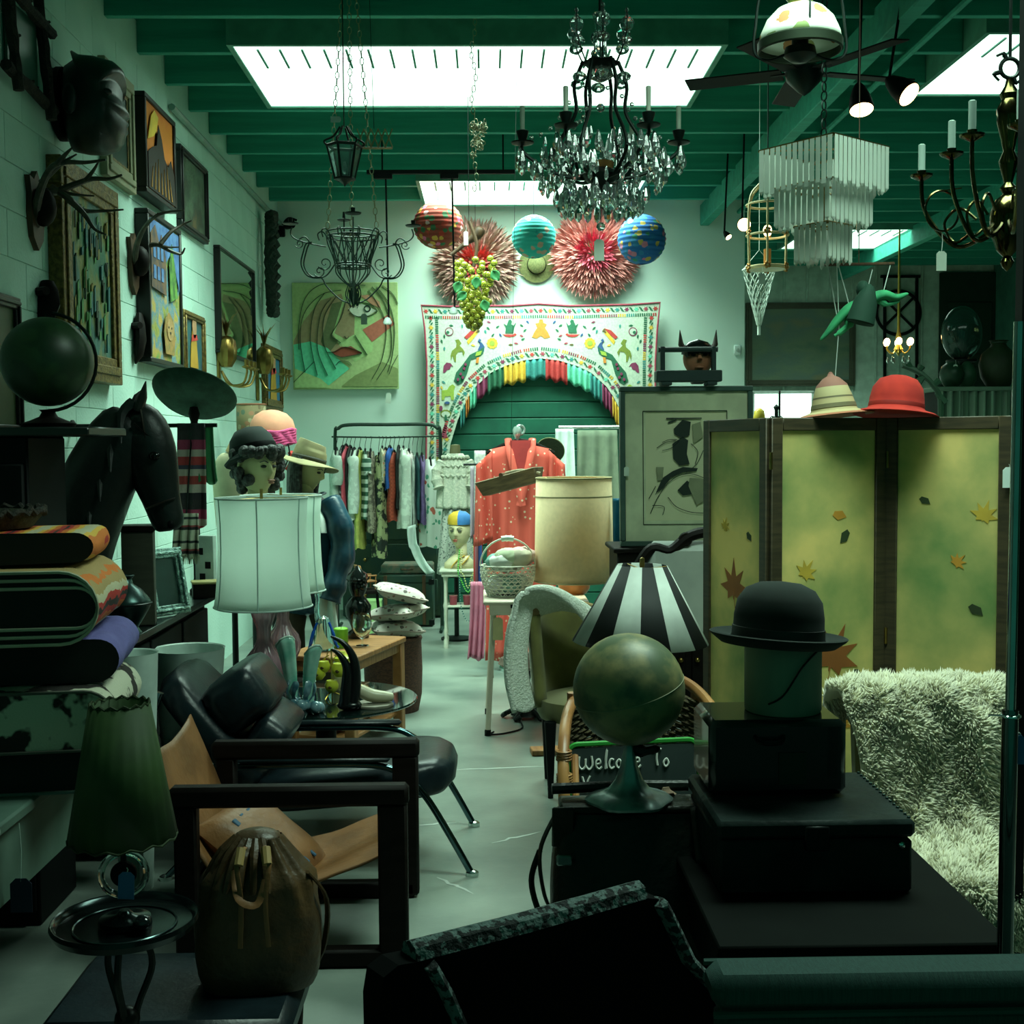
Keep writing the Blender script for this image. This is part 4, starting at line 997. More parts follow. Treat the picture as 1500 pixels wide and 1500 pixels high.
for s in (-1,1):
    b=MB();b.tube(cr([(s*.02,-.05,.375),(s*.04,-.12,.36),(s*.03,-.135,.26),(s*.035,-.125,.14)],5),.007,6,flat=.4);b.build('drawstring',m_tan,t)
    b=MB();b.tube([(s*.03,-.10,.385),(s*.035,-.125,.35)],.012,8);b.build('toggle',MATS['toggle_horn'],t)
b=MB();b.tube(cr([(-.05,-.10,.33),(-.035,-.14,.27),(.01,-.14,.255),(.03,-.12,.31)],5),.010,6,flat=.35);b.build('carry_loop',m_tan,t)
b=MB();b.tube(cr([(.13,-.05,.30),(.175,-.02,.22),(.17,0,.10),(.14,0,.03)],5),.011,6,flat=.4);b.build('shoulder_strap',m_bag,t)

# ================================================================== black leather lounge chair
yn,yf=4.50,5.10;cy=(yn+yf)/2
t=thing('leather_lounge_chair','black leather lounge chair with chrome tube frame and head pillow','lounge chair',(-.65,cy,0))
m_leather.node_tree.nodes['Principled BSDF'].inputs['Specular IOR Level'].default_value=.35
m_tube=mat('black_chrome',(.10,.17,.19),.16,metal=1.0)
for yy in (yn-cy,yf-cy):
    b=MB();b.tube(cr([(-.56,yy,.70),(-.60,yy,.58),(-.585,yy,.46),(-.48,yy,.42),(-.05,yy,.425),(.22,yy,.42),(.33,yy,.38),(.41,yy,.30),(.50,yy,.15),(.575,yy,.012)],6),.013,10);b.build('frame_tube',m_tube,t)
    b=MB();b.lathe([(0,0),(.024,0),(.024,.014),(.014,.02),(0,.022)],14,(.58,yy,0));b.build('foot_glide',m_chrome,t)
    b=MB();b.tube(cr([(-.50,yy,.42),(-.35,yy,.28),(-.42,yy,.15),(-.55,yy,.012)],5),.012,8);b.build('rear_leg',m_tube,t)
    b=MB();b.lathe([(0,0),(.024,0),(.024,.014),(.014,.02),(0,.022)],14,(-.555,yy,0));b.build('foot_glide',m_chrome,t)
    b=MB();b.box((.0,yy,.445),(.56,.045,.022),bev=.010);b.build('arm_pad',m_leather,t)
    b=MB();b.tube([(-.35,yy*.98,.29),(.40,yy*.98,.31)],.010,8);b.build('seat_rail',m_tube,t)
def puffy(name,c3,dims,rot,par,wr=.012,n=16):
    w,dd,hh=dims
    def f(v):
        k=.30
        q=Vector([math.copysign(abs(x)**k,x)for x in v]);q=q/max(1e-6,max(abs(q.x),abs(q.y),abs(q.z)))*.5+v*.5
        return q*(1+wr*4*nz(v.x*4+c3[0]*9,v.y*4,v.z*5)+wr*2*nz(v.x*11,v.y*3+c3[2],v.z*11))
    b=MB();b.ball(c3,(w/2,dd/2,hh/2),36,22,rot=rot,fn=f);return b.build(name,m_leather,par,ang=180)
puffy('seat_cushion',(.12,0,.315),(.80,.55,.16),(0,radians(-5),0),t,.006)
puffy('back_cushion',(-.40,0,.52),(.14,.54,.56),(0,radians(-40),0),t,.006)
puffy('head_pillow',(-.30,-.03,.645),(.25,.46,.22),(0,radians(-35),0),t,.008)
puffy('lumbar_pillow',(-.19,-.02,.50),(.17,.46,.15),(0,radians(-55),0),t,.008)
# ================================================================== glass table, pink lamps, oak side table
GX,GY=-.75,5.58
t=thing('glass_table','round black glass table beside the leather chair','table',(GX,GY,0))
m_bglass=mat('black_glass',(.004,.010,.009),.04,coat=.5)
b=MB();b.lathe([(0,.438),(.415,.438),(.42,.444),(.415,.45),(0,.45)],64);b.build('glass_top',m_bglass,t)
b=MB();b.lathe([(0,0),(.20,0),(.20,.02),(.05,.04),(.045,.40),(.12,.436),(0,.437)],32);b.build('pedestal',m_blk,t)
m_pinkglass=mat('pink_ribbed_glass',(.55,.30,.36),.08,trans=.55,c2=(.42,.22,.28),scale=9)
m_shadew=mat('white_silk_shade',(.80,.92,.85),.85,c2=(.78,.90,.83),scale=3,trl=.6)
def pink_lamp(label,x,y,z):
    t=thing('pink_glass_lamp',label,'lamp',(x,y,z),group='pair of pink glass lamps with white shades')
    b=MB();b.lathe([(0,0),(.07,0),(.072,.015),(.05,.025),(.045,.03),(0,.03)],28);b.build('foot',m_darkwood,t)
    b=MB();b.lathe([(.045,.03),(.04,.06),(.06,.09),(.082,.14),(.086,.18),(.075,.22),(.045,.26),(.03,.30),(.032,.35),(.05,.40),(.055,.42),(.03,.43),(0,.43)],60,flute=14,fd=.045);b.build('ribbed_glass_body',m_pinkglass,t)
    b=MB();b.tube([(0,0,.42),(0,0,.965)],.007,8);b.build('stem',m_brass,t)
    n=60;prof=[(.213,.445),(.205,.49),(.196,.59),(.192,.70),(.193,.82),(.200,.925)]
    b=MB();b.lathe(prof,n,caps=False,flute=6,fd=.012);b.build('lamp_shade',m_shadew,t,solid=.001)
    for k in range(6):
        a=k*pi/3-.45;b=MB();b.tube([((r*(1+.012*cos(6*a))+.002)*cos(a),(r*(1+.012*cos(6*a))+.002)*sin(a),zz)for r,zz in prof],.003,5);b.build('shade_seam',mat('shade_seam',(.45,.6,.55),.8),t)
    for r,zz in ((.2135,.445),(.2005,.925)):
        b=MB();b.tube([((r*(1+.012*cos(6*2*pi*i/n)))*cos(2*pi*i/n),(r*(1+.012*cos(6*2*pi*i/n)))*sin(2*pi*i/n),zz)for i in range(n)],.004,6,True);b.build('shade_trim',mat('shade_trim',(.55,.68,.62),.8),t)
    b=MB();b.ball((0,0,.68),(.03,.03,.045),14,10);b.build('bulb',mat('added_glow_bulb',(.9,.95,.9),.5,emit=(.86,1,.90),es=26.0),t)  # lit bulb added inside so the white shade reads bright
    for k in range(3):
        a=k*2*pi/3;b=MB();b.tube([(0,0,.925),(.198*cos(a),.198*sin(a),.924)],.002,5);b.build('shade_spider',m_brass,t)
c=at(387,1030,5.42);pink_lamp('nearer pink ribbed glass lamp with large white shade on the glass table',c.x,5.44,.45)
t=thing('lamp_stand','small dark round side table under the rear pink lamp','table',(X(410,6.20),6.20,0))
b=MB();b.lathe([(0,.41),(.15,.41),(.155,.42),(.15,.43),(0,.43)],32);b.build('top',m_darkwood,t)
b=MB();b.lathe([(0,0),(.12,0),(.11,.02),(.025,.05),(.02,.25),(.03,.38),(.06,.41)],20);b.build('pedestal',m_darkwood,t)
pink_lamp('rear pink ribbed glass lamp whose white shade shows behind the nearer one',X(410,6.20),6.20,.43)
# oak side table
t=thing('oak_side_table','light oak side table with square legs holding glassware','table',(-.765,6.58,0),radians(73))
b=MB();b.box((0,0,.515),(.74,.40,.03),bev=.005);b.build('top',m_midwood,t)
b=MB();b.box((0,.17,.475),(.66,.02,.05));b.box((0,-.17,.475),(.66,.02,.05));b.box((.34,0,.475),(.02,.34,.05));b.box((-.34,0,.475),(.02,.34,.05));b.build('apron',m_midwood,t)
for sx in (-1,1):
    for sy in (-1,1):b=MB();b.box((sx*.335,sy*.165,.25),(.055,.055,.50),bev=.005);b.build('leg',m_midwood,t)
b=MB();b.box((0,0,.10),(.64,.32,.02),bev=.004);b.build('lower_shelf',m_midwood,t)
m_print=floral('printed_textile',(.30,.27,.20),[(.25,.05,.04),(.03,.03,.03),(.4,.36,.28),(.10,.12,.06)],25)
t=thing('folded_textile','folded printed textile on the lower shelf of the oak table','textile',(-.80,6.55,.112),radians(73))
b=MB();b.box((0,0,.05),(.42,.24,.10),bev=.03);b.box((.02,0,.13),(.38,.22,.06),bev=.02);b.build('folded_cloth',m_print,t)
# glassware on the oak table
def P(px,py,z):return atz(px,py,z)
m_bluegl=mat('blue_glass',(.02,.14,.75),.04,trans=.6)
m_paleg=mat('pale_blue_glass',(.55,.85,.85),.03,trans=.85)
p=P(468,954,.53)
t=thing('glass_swan','clear and blue art glass bird with tall neck on the oak table','glass figurine',(p.x+.02,p.y+.03,.53))
b=MB();b.lathe([(0,0),(.05,0),(.055,.02),(.045,.07),(.04,.13),(.03,.17),(0,.185)],28,sx=1.0);b.build('body',m_paleg,t)
b=MB();b.tube(cr([(-.02,0,.14),(-.035,0,.20),(-.03,0,.26),(-.035,0,.30)],5),[.018]*4+[.014]*4+[.010]*4+[.012]*4,10);b.build('neck',m_paleg,t)
for s,dz in ((-1,0),(1,.02)):
    b=MB();b.tube(cr([(s*.03,-.02,.15),(s*.05,-.03,.10),(s*.065,-.035,.04),(s*.08,-.03,.0+dz)],5),[.012]*5+[.016]*6+[.012]*4+[.01],8,flat=.6);b.build('wing',m_bluegl,t)
p=P(497,952,.53)
t=thing('green_candle','lime green round candle on the oak table','candle',(p.x,p.y+.08,.53))
b=MB();b.lathe([(0,0),(.036,0),(.038,.01),(.038,.10),(.033,.105),(.02,.098),(0,.098)],28);b.build('wax',mat('lime_wax',(.22,.55,.03),.5),t)
b=MB();b.tube([(0,0,.098),(.003,0,.112)],.0015,5);b.build('wick',m_blk,t)
p=P(531,946,.53)
t=thing('wine_glass','large clear stemmed glass on the oak table corner','glass',(p.x,p.y,.531))
b=MB();b.lathe([(0,0),(.035,0),(.034,.003),(.006,.008),(.005,.035),(.03,.055),(.048,.085),(.052,.12),(.047,.17),(.045,.172),(.049,.12),(.045,.088),(.028,.06),(0,.045)],36);b.build('bowl_and_stem',m_glass,t)
p=P(527,935,.53)
t=thing('black_bust_sculpture','shiny black carved bust standing on the oak table behind the glass','sculpture',(p.x-.01,p.y+.02,.53))
m_ebony=mat('ebony',(.008,.011,.010),.12)
b=MB();b.lathe([(0,0),(.06,0),(.06,.03),(.035,.05),(.05,.09),(.07,.13),(.075,.18),(.05,.22),(.035,.235),(.05,.27),(.055,.31),(.045,.35),(.025,.375),(0,.38)],28,sx=1.0,sy=.8);b.build('bust_body',m_ebony,t)
b=MB();b.ball((.03,-.035,.29),(.02,.015,.02),10,8);b.tube([(.01,-.045,.31),(.012,-.062,.285)],[.006,.009],8);b.build('face',m_ebony,t)
b=MB();b.lathe([(.05,.32),(.062,.33),(.05,.36),(.02,.385),(.0,.41)],20,flute=9,fd=.06);b.build('headdress',m_ebony,t)
# hamper with pillows
t=thing('wicker_hamper','round red brown wicker hamper behind the oak table','basket',(X(572,7.4),7.4,0))
m_wick=mat('red_wicker',(.12,.045,.025),.7,c2=(.05,.02,.012),scale=60,bump=.7,stretch=(1,1,3))
b=MB();b.lathe([(0,0),(.15,0),(.17,.10),(.175,.25),(.17,.42),(.175,.44),(.155,.44),(.15,.05),(0,.04)],40,flute=40,fd=.012);b.build('basket_wall',m_wick,t)
b=MB();b.ring((0,0,.44),.165,.014,36,7);b.build('rim',m_wick,t)
m_pil=floral('speckled_cushion',(.52,.50,.44),[(.30,.16,.13),(.5,.46,.40),(.10,.08,.07),(.5,.47,.42)],38)
for k,(dx,z,rz,ry,lab)in enumerate(((.02,.50,.3,.05,'lower speckled cushion on the wicker hamper'),(.03,.60,-.4,-.10,'middle pale speckled cushion in the pile on the hamper'),(.05,.715,.2,.25,'top speckled cushion with pointed corner on the hamper'))):
    t=thing('speckled_cushion',lab,'cushion',(X(572,7.4)+dx,7.38,z),rot=(0,ry,rz),group='cushions piled on the hamper')
    cush(.30,.28,.09).build('cushion_body',m_pil,t,ang=180)
    b=MB();q=.145;b.tube(cr([(-q,-q,0),(0,-q*.94,0),(q,-q,0),(q*.94,0,0),(q,q,0),(0,q*.94,0),(-q,q,0),(-q*.94,0,0)],4,True),.005,5,True);b.build('piping',mat('cushion_piping',(.35,.28,.24),.9),t)
# things on the glass table
m_cer=mat('sea_green_glaze',(.12,.40,.30),.25,c2=(.35,.60,.50),scale=10,coat=.5)
m_cerd=mat('dark_blue_glaze',(.04,.13,.17),.2,c2=(.18,.30,.34),scale=22,coat=.5)
p=P(440,1048,.45)
t=thing('ceramic_flower_vase','sea green ceramic double flower vase with leafy base on the glass table','vase',(p.x,p.y+.04,.45))
b=MB()
for i in range(16):
    a=i*2.4;r=.035+.02*(i%3);b.ball((r*cos(a),r*sin(a)*.7,.02+.012*(i%4)),.02+.004*(i%3),10,8)
b.build('knobbly_base',m_cerd,t)
for (x,rx,h,tl)in ((-.04,.036,.31,-.10),(.03,.034,.27,.10)):
    b=MB()
    def vf(u,v):
        a=2*pi*u;r=lerp(.02,rx,v**1.6)*(1+.08*sin(a*6)*v);z=.04+(h-.04)*v+.03*v*v*cos(a+1)
        return (x+tl*.25*v*v+r*cos(a),-.01*v+r*sin(a)*.8,z)
    b.grid(vf,36,12,cu=True);v_=b.build('trumpet',m_cer,t,solid=.006,ang=180)
    b=MB();b.tube([vf(i/36,1)for i in range(36)],.005,6,True);b.build('lip',mat('pale_glaze',(.55,.72,.62),.2),v_)
for k in range(6):
    a=k*1.05;b=MB();b.tube(cr([(.03*cos(a),.025*sin(a)-.01,.05),(.06*cos(a),.05*sin(a)-.01,.10),(.05*cos(a+.4),.05*sin(a+.4)-.01,.15)],4),[.012]*4+[.018]*4+[.004],7,flat=.4);b.build('leaf',m_cerd,t)
p=P(487,1022,.45)
t=thing('apple_ornament','cluster of yellow apples on gold wire stems on the glass table','ornament',(p.x,p.y,.45))
m_apple=mat('yellow_apple',(.55,.55,.04),.3,c2=(.40,.45,.04),scale=8);m_gold=mat('gold_wire',(.60,.42,.08),.3,metal=.9)
for (x,z,r)in ((-.06,.12,.034),(-.035,.15,.03),(.035,.135,.036),(.0,.06,.032)):
    b=MB();b.lathe([(0,-.75*r),(.5*r,-.95*r),(.95*r,-.4*r),(r,.1*r),(.75*r,.75*r),(.3*r,.85*r),(0,.6*r)],20,(x,-.02,z));a_=b.build('apple',m_apple,t)
    b=MB();b.tube(cr([(x,-.02,z+.6*r),(x+.01,-.02,z+1.3*r),(x*.3,-.015,.20)],4),.002,5);b.build('stem',m_gold,a_)
    b=MB();b.ball((x-.1*r,-.02-r*.9,z-.1*r),(.3*r,.1*r,.3*r),8,6);b.build('blossom_end',m_wood,a_)
b=MB();b.tube([(0,-.015,.0),(0,-.015,.23)],.003,6);b.ring((.0,-.015,.2),.02,.002,16,5,rot=(pi/2,0,0))
for k in range(3):a=k*2.09;b.tube(cr([(0,-.015,.03),(.03*cos(a),-.015+.03*sin(a),.02),(.05*cos(a),-.015+.05*sin(a),.002)],3),.003,5)
b.build('gold_stand',m_gold,t)
p=P(502,1015,.45)
t=thing('cream_jar','cream ceramic jar with yellow lid behind the apple ornament','jar',(p.x-.01,p.y+.10,.45))
b=MB();b.lathe([(0,0),(.045,0),(.05,.02),(.05,.12),(.04,.135),(0,.135)],28);b.build('jar_body',mat('cream_glaze',(.50,.47,.26),.3),t)
b=MB();b.lathe([(.042,.135),(.044,.15),(.02,.165),(.012,.18),(0,.182)],24);b.build('lid',m_apple,t)
m_horn=mat('black_horn',(.006,.008,.008),.22)
p=P(516,1040,.45)
t=thing('horn_ornament','pair of curved glossy black horns rising from a dark base on the glass table','horns',(p.x,p.y,.45))
for k,pts in enumerate(([(0,0,.02),(.015,0,.12),(.01,0,.22),(-.03,0,.29),(-.09,0,.325)],[(-.03,-.01,.02),(-.02,-.01,.12),(-.02,-.01,.19),(-.05,-.01,.245),(-.085,-.01,.27)])):
    q=cr(pts,6);b=MB();b.tube(q,[.030*(1-.85*(i/(len(q)-1))**1.3)for i in range(len(q))],12);b.build('horn',m_horn,t)
b=MB();b.ball((-.012,0,.022),(.055,.04,.024),18,10);b.build('base',m_horn,t)
p=P(552,1038,.45)
t=thing('stone_plate','flat tan slate coaster at the edge of the glass table','plate',(p.x-.02,p.y+.06,.45))
b=MB();b.lathe([(0,0),(.088,0),(.09,.006),(.088,.012),(0,.012)],9);b.build('slab',mat('tan_slate',(.26,.24,.18),.6),t)
t=thing('horn_shoe','pale cream polished horn shaped like a slipper on the slate coaster','horn',(p.x-.03,p.y+.06,.462),.15)
q=cr([(-.08,0,.075),(-.05,0,.06),(.0,0,.035),(.06,0,.026),(.10,0,.022)],5)
b=MB();b.tube(q,[.016+.014*sin(pi*min(1,i/(len(q)-1)*.9+.1))for i in range(len(q)-1)]+[.008],12);b.build('polished_horn',mat('cream_horn',(.60,.55,.38),.3),t)
b=MB();b.ring((-.055,0,.062),.024,.004,16,5,rot=(0,pi/2+.5,0));b.build('collar_band',m_gold,t)
b=MB();b.tube([(-.08,0,.07),(-.08,0,.0)],.008,8);b.build('heel',m_darkwood,t)

# small things at the far end of the console
t=thing('yellow_box','small flat yellow topped box at the far end of the black console','box',(X(297,6.15),6.15,.851),.3)
b=MB();b.box((0,0,.035),(.13,.10,.07),bev=.004);b.build('box_body',m_darkwood,t)
b=MB();b.box((0,0,.076),(.14,.11,.014),bev=.004);b.build('lid',mat('yellow_lid',(.42,.36,.14),.6),t)
t=thing('white_carton','upright white carton with dark lettering patches behind the yellow box','carton',(X(298,6.28),6.28,.851),-.2)
b=MB();b.box((0,0,.15),(.10,.04,.30),bev=.003);b.build('carton_body',m_linen,t)
for k,(x,z)in enumerate(((-.02,.22),(.02,.15),(-.01,.09))):b=MB();b.box((x,-.021,z),(.03,.002,.035));b.build('printed_patch',m_blk,t)
# ================================================================== mannequins behind the lamps
m_skin=mat('mannequin_skin',(.52,.50,.26),.5,c2=(.46,.44,.22),scale=6)
m_hair=mat('black_wig',(.012,.014,.013),.6,c2=(.05,.06,.055),scale=40,bump=1.0,bscale=70)
def head_mesh(b,s=1.0,c=(0,0,0),turn=0.0,nod=0.0):
    """head centred on c, face looking to -y before turn; height about .24 * s"""
    M0=b.M.copy();b.M=b.M@Matrix.Translation(c)@Matrix.Rotation(turn,4,'Z')@Matrix.Rotation(nod,4,'X')@Matrix.Scale(s,4)
    def f(v):
        x,y,z=v
        w=1-.30*max(0,-z)**1.5
        x*=w;y*=(1-.12*max(0,-z))
        if y<0:
            y*=.92
            g=lambda cx,cz,sx,sz:math.exp(-((x-cx)/sx)**2-((z-cz)/sz)**2)
            y-=.20*g(0,-.10,.13,.20)+.10*g(0,-.22,.18,.08)+.05*g(0,.22,.6,.08)+.10*g(0,-.45,.22,.06)+.09*g(0,-.58,.22,.06)+.14*g(0,-.82,.25,.14)
            y+=.10*g(.34,.05,.16,.10)+.10*g(-.34,.05,.16,.10)+.05*g(0,-.52,.3,.03)
        return Vector((x,y,z))
    b.ball((0,0,0),(.078,.098,.122),44,34,fn=f)
    for sg in (-1,1):
        b.tube(cr([(sg*.074,.005,.03),(sg*.084,.02,.02),(sg*.082,.018,-.02),(sg*.072,.005,-.035)],4),.008,6)
    b.M=M0
def eyes_mesh(b,s,c,turn,nod,m=0):
    M0=b.M.copy();b.M=b.M@Matrix.Translation(c)@Matrix.Rotation(turn,4,'Z')@Matrix.Rotation(nod,4,'X')@Matrix.Scale(s,4)
    for sg in (-1,1):b.ball((sg*.028,-.082,.006),(.015,.010,.007),12,8);b.tube(cr([(sg*.012,-.094,.022),(sg*.03,-.092,.030),(sg*.048,-.080,.024)],4),.0025,5)
    b.M=M0
def lips_mesh(b,s,c,turn,nod):
    M0=b.M.copy();b.M=b.M@Matrix.Translation(c)@Matrix.Rotation(turn,4,'Z')@Matrix.Rotation(nod,4,'X')@Matrix.Scale(s,4)
    b.ball((0,-.099,-.056),(.020,.008,.006),12,8);b.ball((0,-.098,-.066),(.016,.008,.006),12,8)
    b.M=M0
def pole_stand(t,z0,r=.12):
    b=MB();b.lathe([(0,0),(r,0),(r,.015),(.02,.03),(.016,z0)],24);b.build('stand',m_blkmetal,t)
# doll bust with black cloche
d=6.75;c=at(377,685,d)
t=thing('mannequin_bust','pale mannequin head with curly dark hair and black cloche above the lamp shades','mannequin head',(c.x,c.y,0))
pole_stand(t,c.z-.20)
b=MB();head_mesh(b,1.22,(0,0,c.z),radians(48),0)
b.tube([(0,.01,c.z-.09),(-.005,.02,c.z-.17),(-.01,.03,c.z-.21)],[.055,.055,.07],16);b.build('head',m_skin,t,ang=180)
b=MB();b.lathe([(.03,c.z-.27),(.09,c.z-.25),(.11,c.z-.21),(.065,c.z-.18)],24,(-.01,.03,0));b.build('shoulder_base',m_skin,t)
b=MB();eyes_mesh(b,1.22,(0,0,c.z),radians(48),0);b.build('eyes',mat('painted_eye',(.02,.03,.03),.4),t)
b=MB();lips_mesh(b,1.22,(0,0,c.z),radians(48),0);b.build('lips',mat('painted_lip',(.30,.14,.09),.5),t)
rr=random.Random(11);b=MB()
for i in range(110):
    a=rr.uniform(0,2*pi);z=rr.uniform(-.12,.10);v=Vector((cos(a),sin(a),0));fwd=Vector((sin(radians(48)),-cos(radians(48)),0))
    if v.dot(fwd)>.45 and z<.055:continue
    R=.112+.02*rr.random()if z>-.05 else .10
    b.ball(Vector((v.x*R*.95,v.y*R*1.1,c.z+z)),.024+.012*rr.random(),7,5)
b.build('curls',m_hair,t)
b=MB();b.lathe([(.165,-.01),(.17,.0),(.135,.03),(.128,.07),(.115,.12),(.08,.165),(.03,.18),(0,.182)],32,(-.015,.02,c.z+.045),rot=(radians(-10),radians(-14),0));b.build('cloche_hat',mat('black_felt',(.006,.016,.013),.9),t)
b=MB();b.lathe([(.131,.034),(.134,.04),(.130,.07),(.126,.07)],32,(-.015,.02,c.z+.045),rot=(radians(-10),radians(-14),0),caps=False);b.build('hat_band',m_blk,t)
# standing mannequin in navy jacket and fedora
d=7.4;c=at(452,688,d)
t=thing('jacket_mannequin','mannequin in navy satin jacket and tan fedora looking down to the right','mannequin',(c.x,c.y,0))
m_navy=mat('navy_satin',(.012,.055,.085),.32,c2=(.006,.03,.05),scale=7,bump=.5,bscale=12)
hz=c.z
b=MB();head_mesh(b,1.05,(0,0,hz),radians(70),radians(16));b.tube([(-.02,0,hz-.08),(-.035,.01,hz-.17)],[.05,.06],14);b.build('head',m_skin,t,ang=180)
b=MB();eyes_mesh(b,1.05,(0,0,hz),radians(70),radians(16));b.build('eyes',MATS['painted_eye'],t)
b=MB()
for i in range(26):
    a=radians(70)-pi/2+pi+(i/25-.5)*2.9;v=Vector((cos(a),sin(a),0))*.095;b.tube(cr([(v.x*.8,v.y*.9,hz+.08),(v.x*1.1,v.y*1.1,hz),(v.x*1.15,v.y*1.2,hz-.12-.04*(i%3)),(v.x*1.1-.01,v.y*1.3,hz-.2)],3),[.022]*3+[.024]*3+[.018]*3+[.004],6)
b.build('long_hair',m_hair,t)
R1=(radians(14),radians(8),0);hc=(.0,0,hz+.055)
m_fed=mat('tan_felt',(.30,.27,.14),.9,c2=(.24,.21,.11),scale=15)
def fedora(par,hc,rot,s,mt,mb,nm='fedora_hat'):
    b=MB();M0=Matrix.Translation(hc)@Euler(rot).to_matrix().to_4x4()@Matrix.Scale(s,4);b.M=M0
    def ff(u,v):
        a=2*pi*u
        if v<.4:q=v/.4;r=lerp(.185,.10,q);z=(1-q)**2*(-.012+.024*cos(2*a+pi)-.02*(sin(a)<0)*abs(sin(a)));return (r*cos(a)*.92,r*sin(a)*1.12,z)
        q=(v-.4)/.6
        r=.10*(1-.32*q*q)if q<.8 else .0795*(1-(q-.8)/.2);z=.125*min(q/.8,1)*(1+.10*sin(a))+(.0 if q<.8 else-.045*((q-.8)/.2));r*=1-.16*(q>.45)*max(0,-sin(a))*abs(cos(a))
        return (r*cos(a)*.92,r*sin(a)*1.12,z)
    b.grid(ff,40,24,cu=True);h_=b.build(nm,mt,par,solid=.004,ang=60)
    b=MB();b.M=M0;b.lathe([(.101,.004),(.102,.03)],40,caps=False,sx=.93,sy=1.13);b.build('hat_band',mb,h_,solid=.002)
    return h_
fedora(t,(0,0,hz+.05),(radians(12),radians(10),radians(70)),.95,m_fed,mat('dark_band',(.05,.05,.03),.7))
def torso(b,secs,n=28):
    vs,fs=[],[]
    for (z,cx,cy,rx,ry)in secs:vs+=[(cx+rx*cos(2*pi*i/n)*(1+.03*nz(z*9,i*.8)),cy+ry*sin(2*pi*i/n)*(1+.05*nz(i*.7,z*8)),z)for i in range(n)]
    for j in range(len(secs)-1):
        for i in range(n):fs.append((j*n+i,j*n+(i+1)%n,(j+1)*n+(i+1)%n,(j+1)*n+i))
    fs+=[tuple(range(n))[::-1],tuple((len(secs)-1)*n+i for i in range(n))];b.add(vs,fs)
sh=hz-.17
b=MB();torso(b,[(sh-.72,-.02,0,.19,.15),(sh-.55,-.02,0,.185,.15),(sh-.35,-.03,0,.19,.16),(sh-.18,-.03,0,.205,.16),(sh-.06,-.03,0,.19,.13),(sh,-.03,0,.12,.09),(sh+.04,-.03,0,.06,.06)]);b.build('jacket_body',m_navy,t,sub=1,ang=180)
for s,pts in ((1,[(.12,-.05,sh-.03),(.19,-.10,sh-.15),(.21,-.12,sh-.32),(.17,-.17,sh-.50),(.14,-.19,sh-.60)]),(-1,[(-.17,.0,sh-.03),(-.23,-.02,sh-.2),(-.25,-.05,sh-.4),(-.22,-.10,sh-.58)])):
    q=cr(pts,5);b=MB();b.tube(q,[.085+.006*sin(i*1.3)*(i>2)-.022*i/len(q)for i in range(len(q))],14);b.build('sleeve',m_navy,t,ang=180)
b=MB();b.tube(cr([(-.08,-.09,sh+.03),(.02,-.12,sh+.01),(.06,-.15,sh-.12)],5),.022,8,flat=.4);b.tube(cr([(.09,-.02,sh+.03),(.06,-.12,sh),(.06,-.15,sh-.12)],5),.022,8,flat=.4);b.build('collar',m_navy,t)
b=MB();b.tube(cr([(.0,-.10,sh+.02),(.09,-.15,sh-.10),(.11,-.17,sh-.2)],5),.028,8,flat=.3);b.build('white_scarf',m_white,t)
b=MB();b.grid(lambda u,v:(.12+(u-.5)*.13*(.6+.5*v),-.19-.02*sin(u*9),sh-.50-.30*v),14,8);b.build('white_cuff_cloth',m_white,t,solid=.006)
m_trous=mat('brown_trousers',(.035,.028,.014),.9)
for s in (-1,1):b=MB();b.tube([(s*.09-.02,0,sh-.66),(s*.10-.01,-.02,.50),(s*.10,0,.05)],[.095,.075,.07],14);b.build('trouser_leg',m_trous,t)
b=MB();b.box((0,0,.012),(.40,.34,.024),bev=.006);b.build('floor_plate',m_blkmetal,t)
# peach hat with magenta band
d=8.2;c=at(398,640,d)
t=thing('hat_mannequin','white mannequin head wearing a peach felt hat with ruched magenta band','mannequin head',(c.x,c.y,0))
pole_stand(t,c.z-.14)
b=MB();head_mesh(b,1.15,(0,0,c.z-.04),0.6);b.tube([(0,0,c.z-.12),(0,.01,c.z-.22)],[.05,.06],14);b.build('head',m_white,t,ang=180)
rot=(radians(-4),radians(6),0)
b=MB();b.lathe([(.145,.0),(.150,.03),(.147,.08),(.125,.13),(.08,.165),(.03,.178),(0,.18)],32,(0,0,c.z),rot=rot);b.build('felt_crown',mat('peach_felt',(.62,.27,.17),.9,c2=(.55,.23,.15),scale=12),t)
b=MB()
for k in range(7):
    zz=-.055+.014*k;b.tube([((.152+.004*sin(i*1.7+k))*cos(2*pi*i/48),(.152+.004*sin(i*1.7+k))*sin(2*pi*i/48),c.z+zz+.006*sin(i*.6+k)+.016*cos(2*pi*i/48))for i in range(48)],.010,6,True)
b.build('ruched_band',mat('magenta_cloth',(.60,.08,.22),.8,c2=(.48,.05,.17),scale=30),t)
b=MB();b.tube(cr([(.12,-.09,c.z-.04),(.13,-.10,c.z-.12),(.08,-.08,c.z-.24)],4),.012,6,flat=.4);b.build('black_strap',m_blk,t)
b=MB();b.tube(cr([(.13,-.06,c.z-.10),(.15,-.07,c.z-.15),(.11,-.06,c.z-.22)],4),.02,6);b.build('red_scarf',m_red,t)
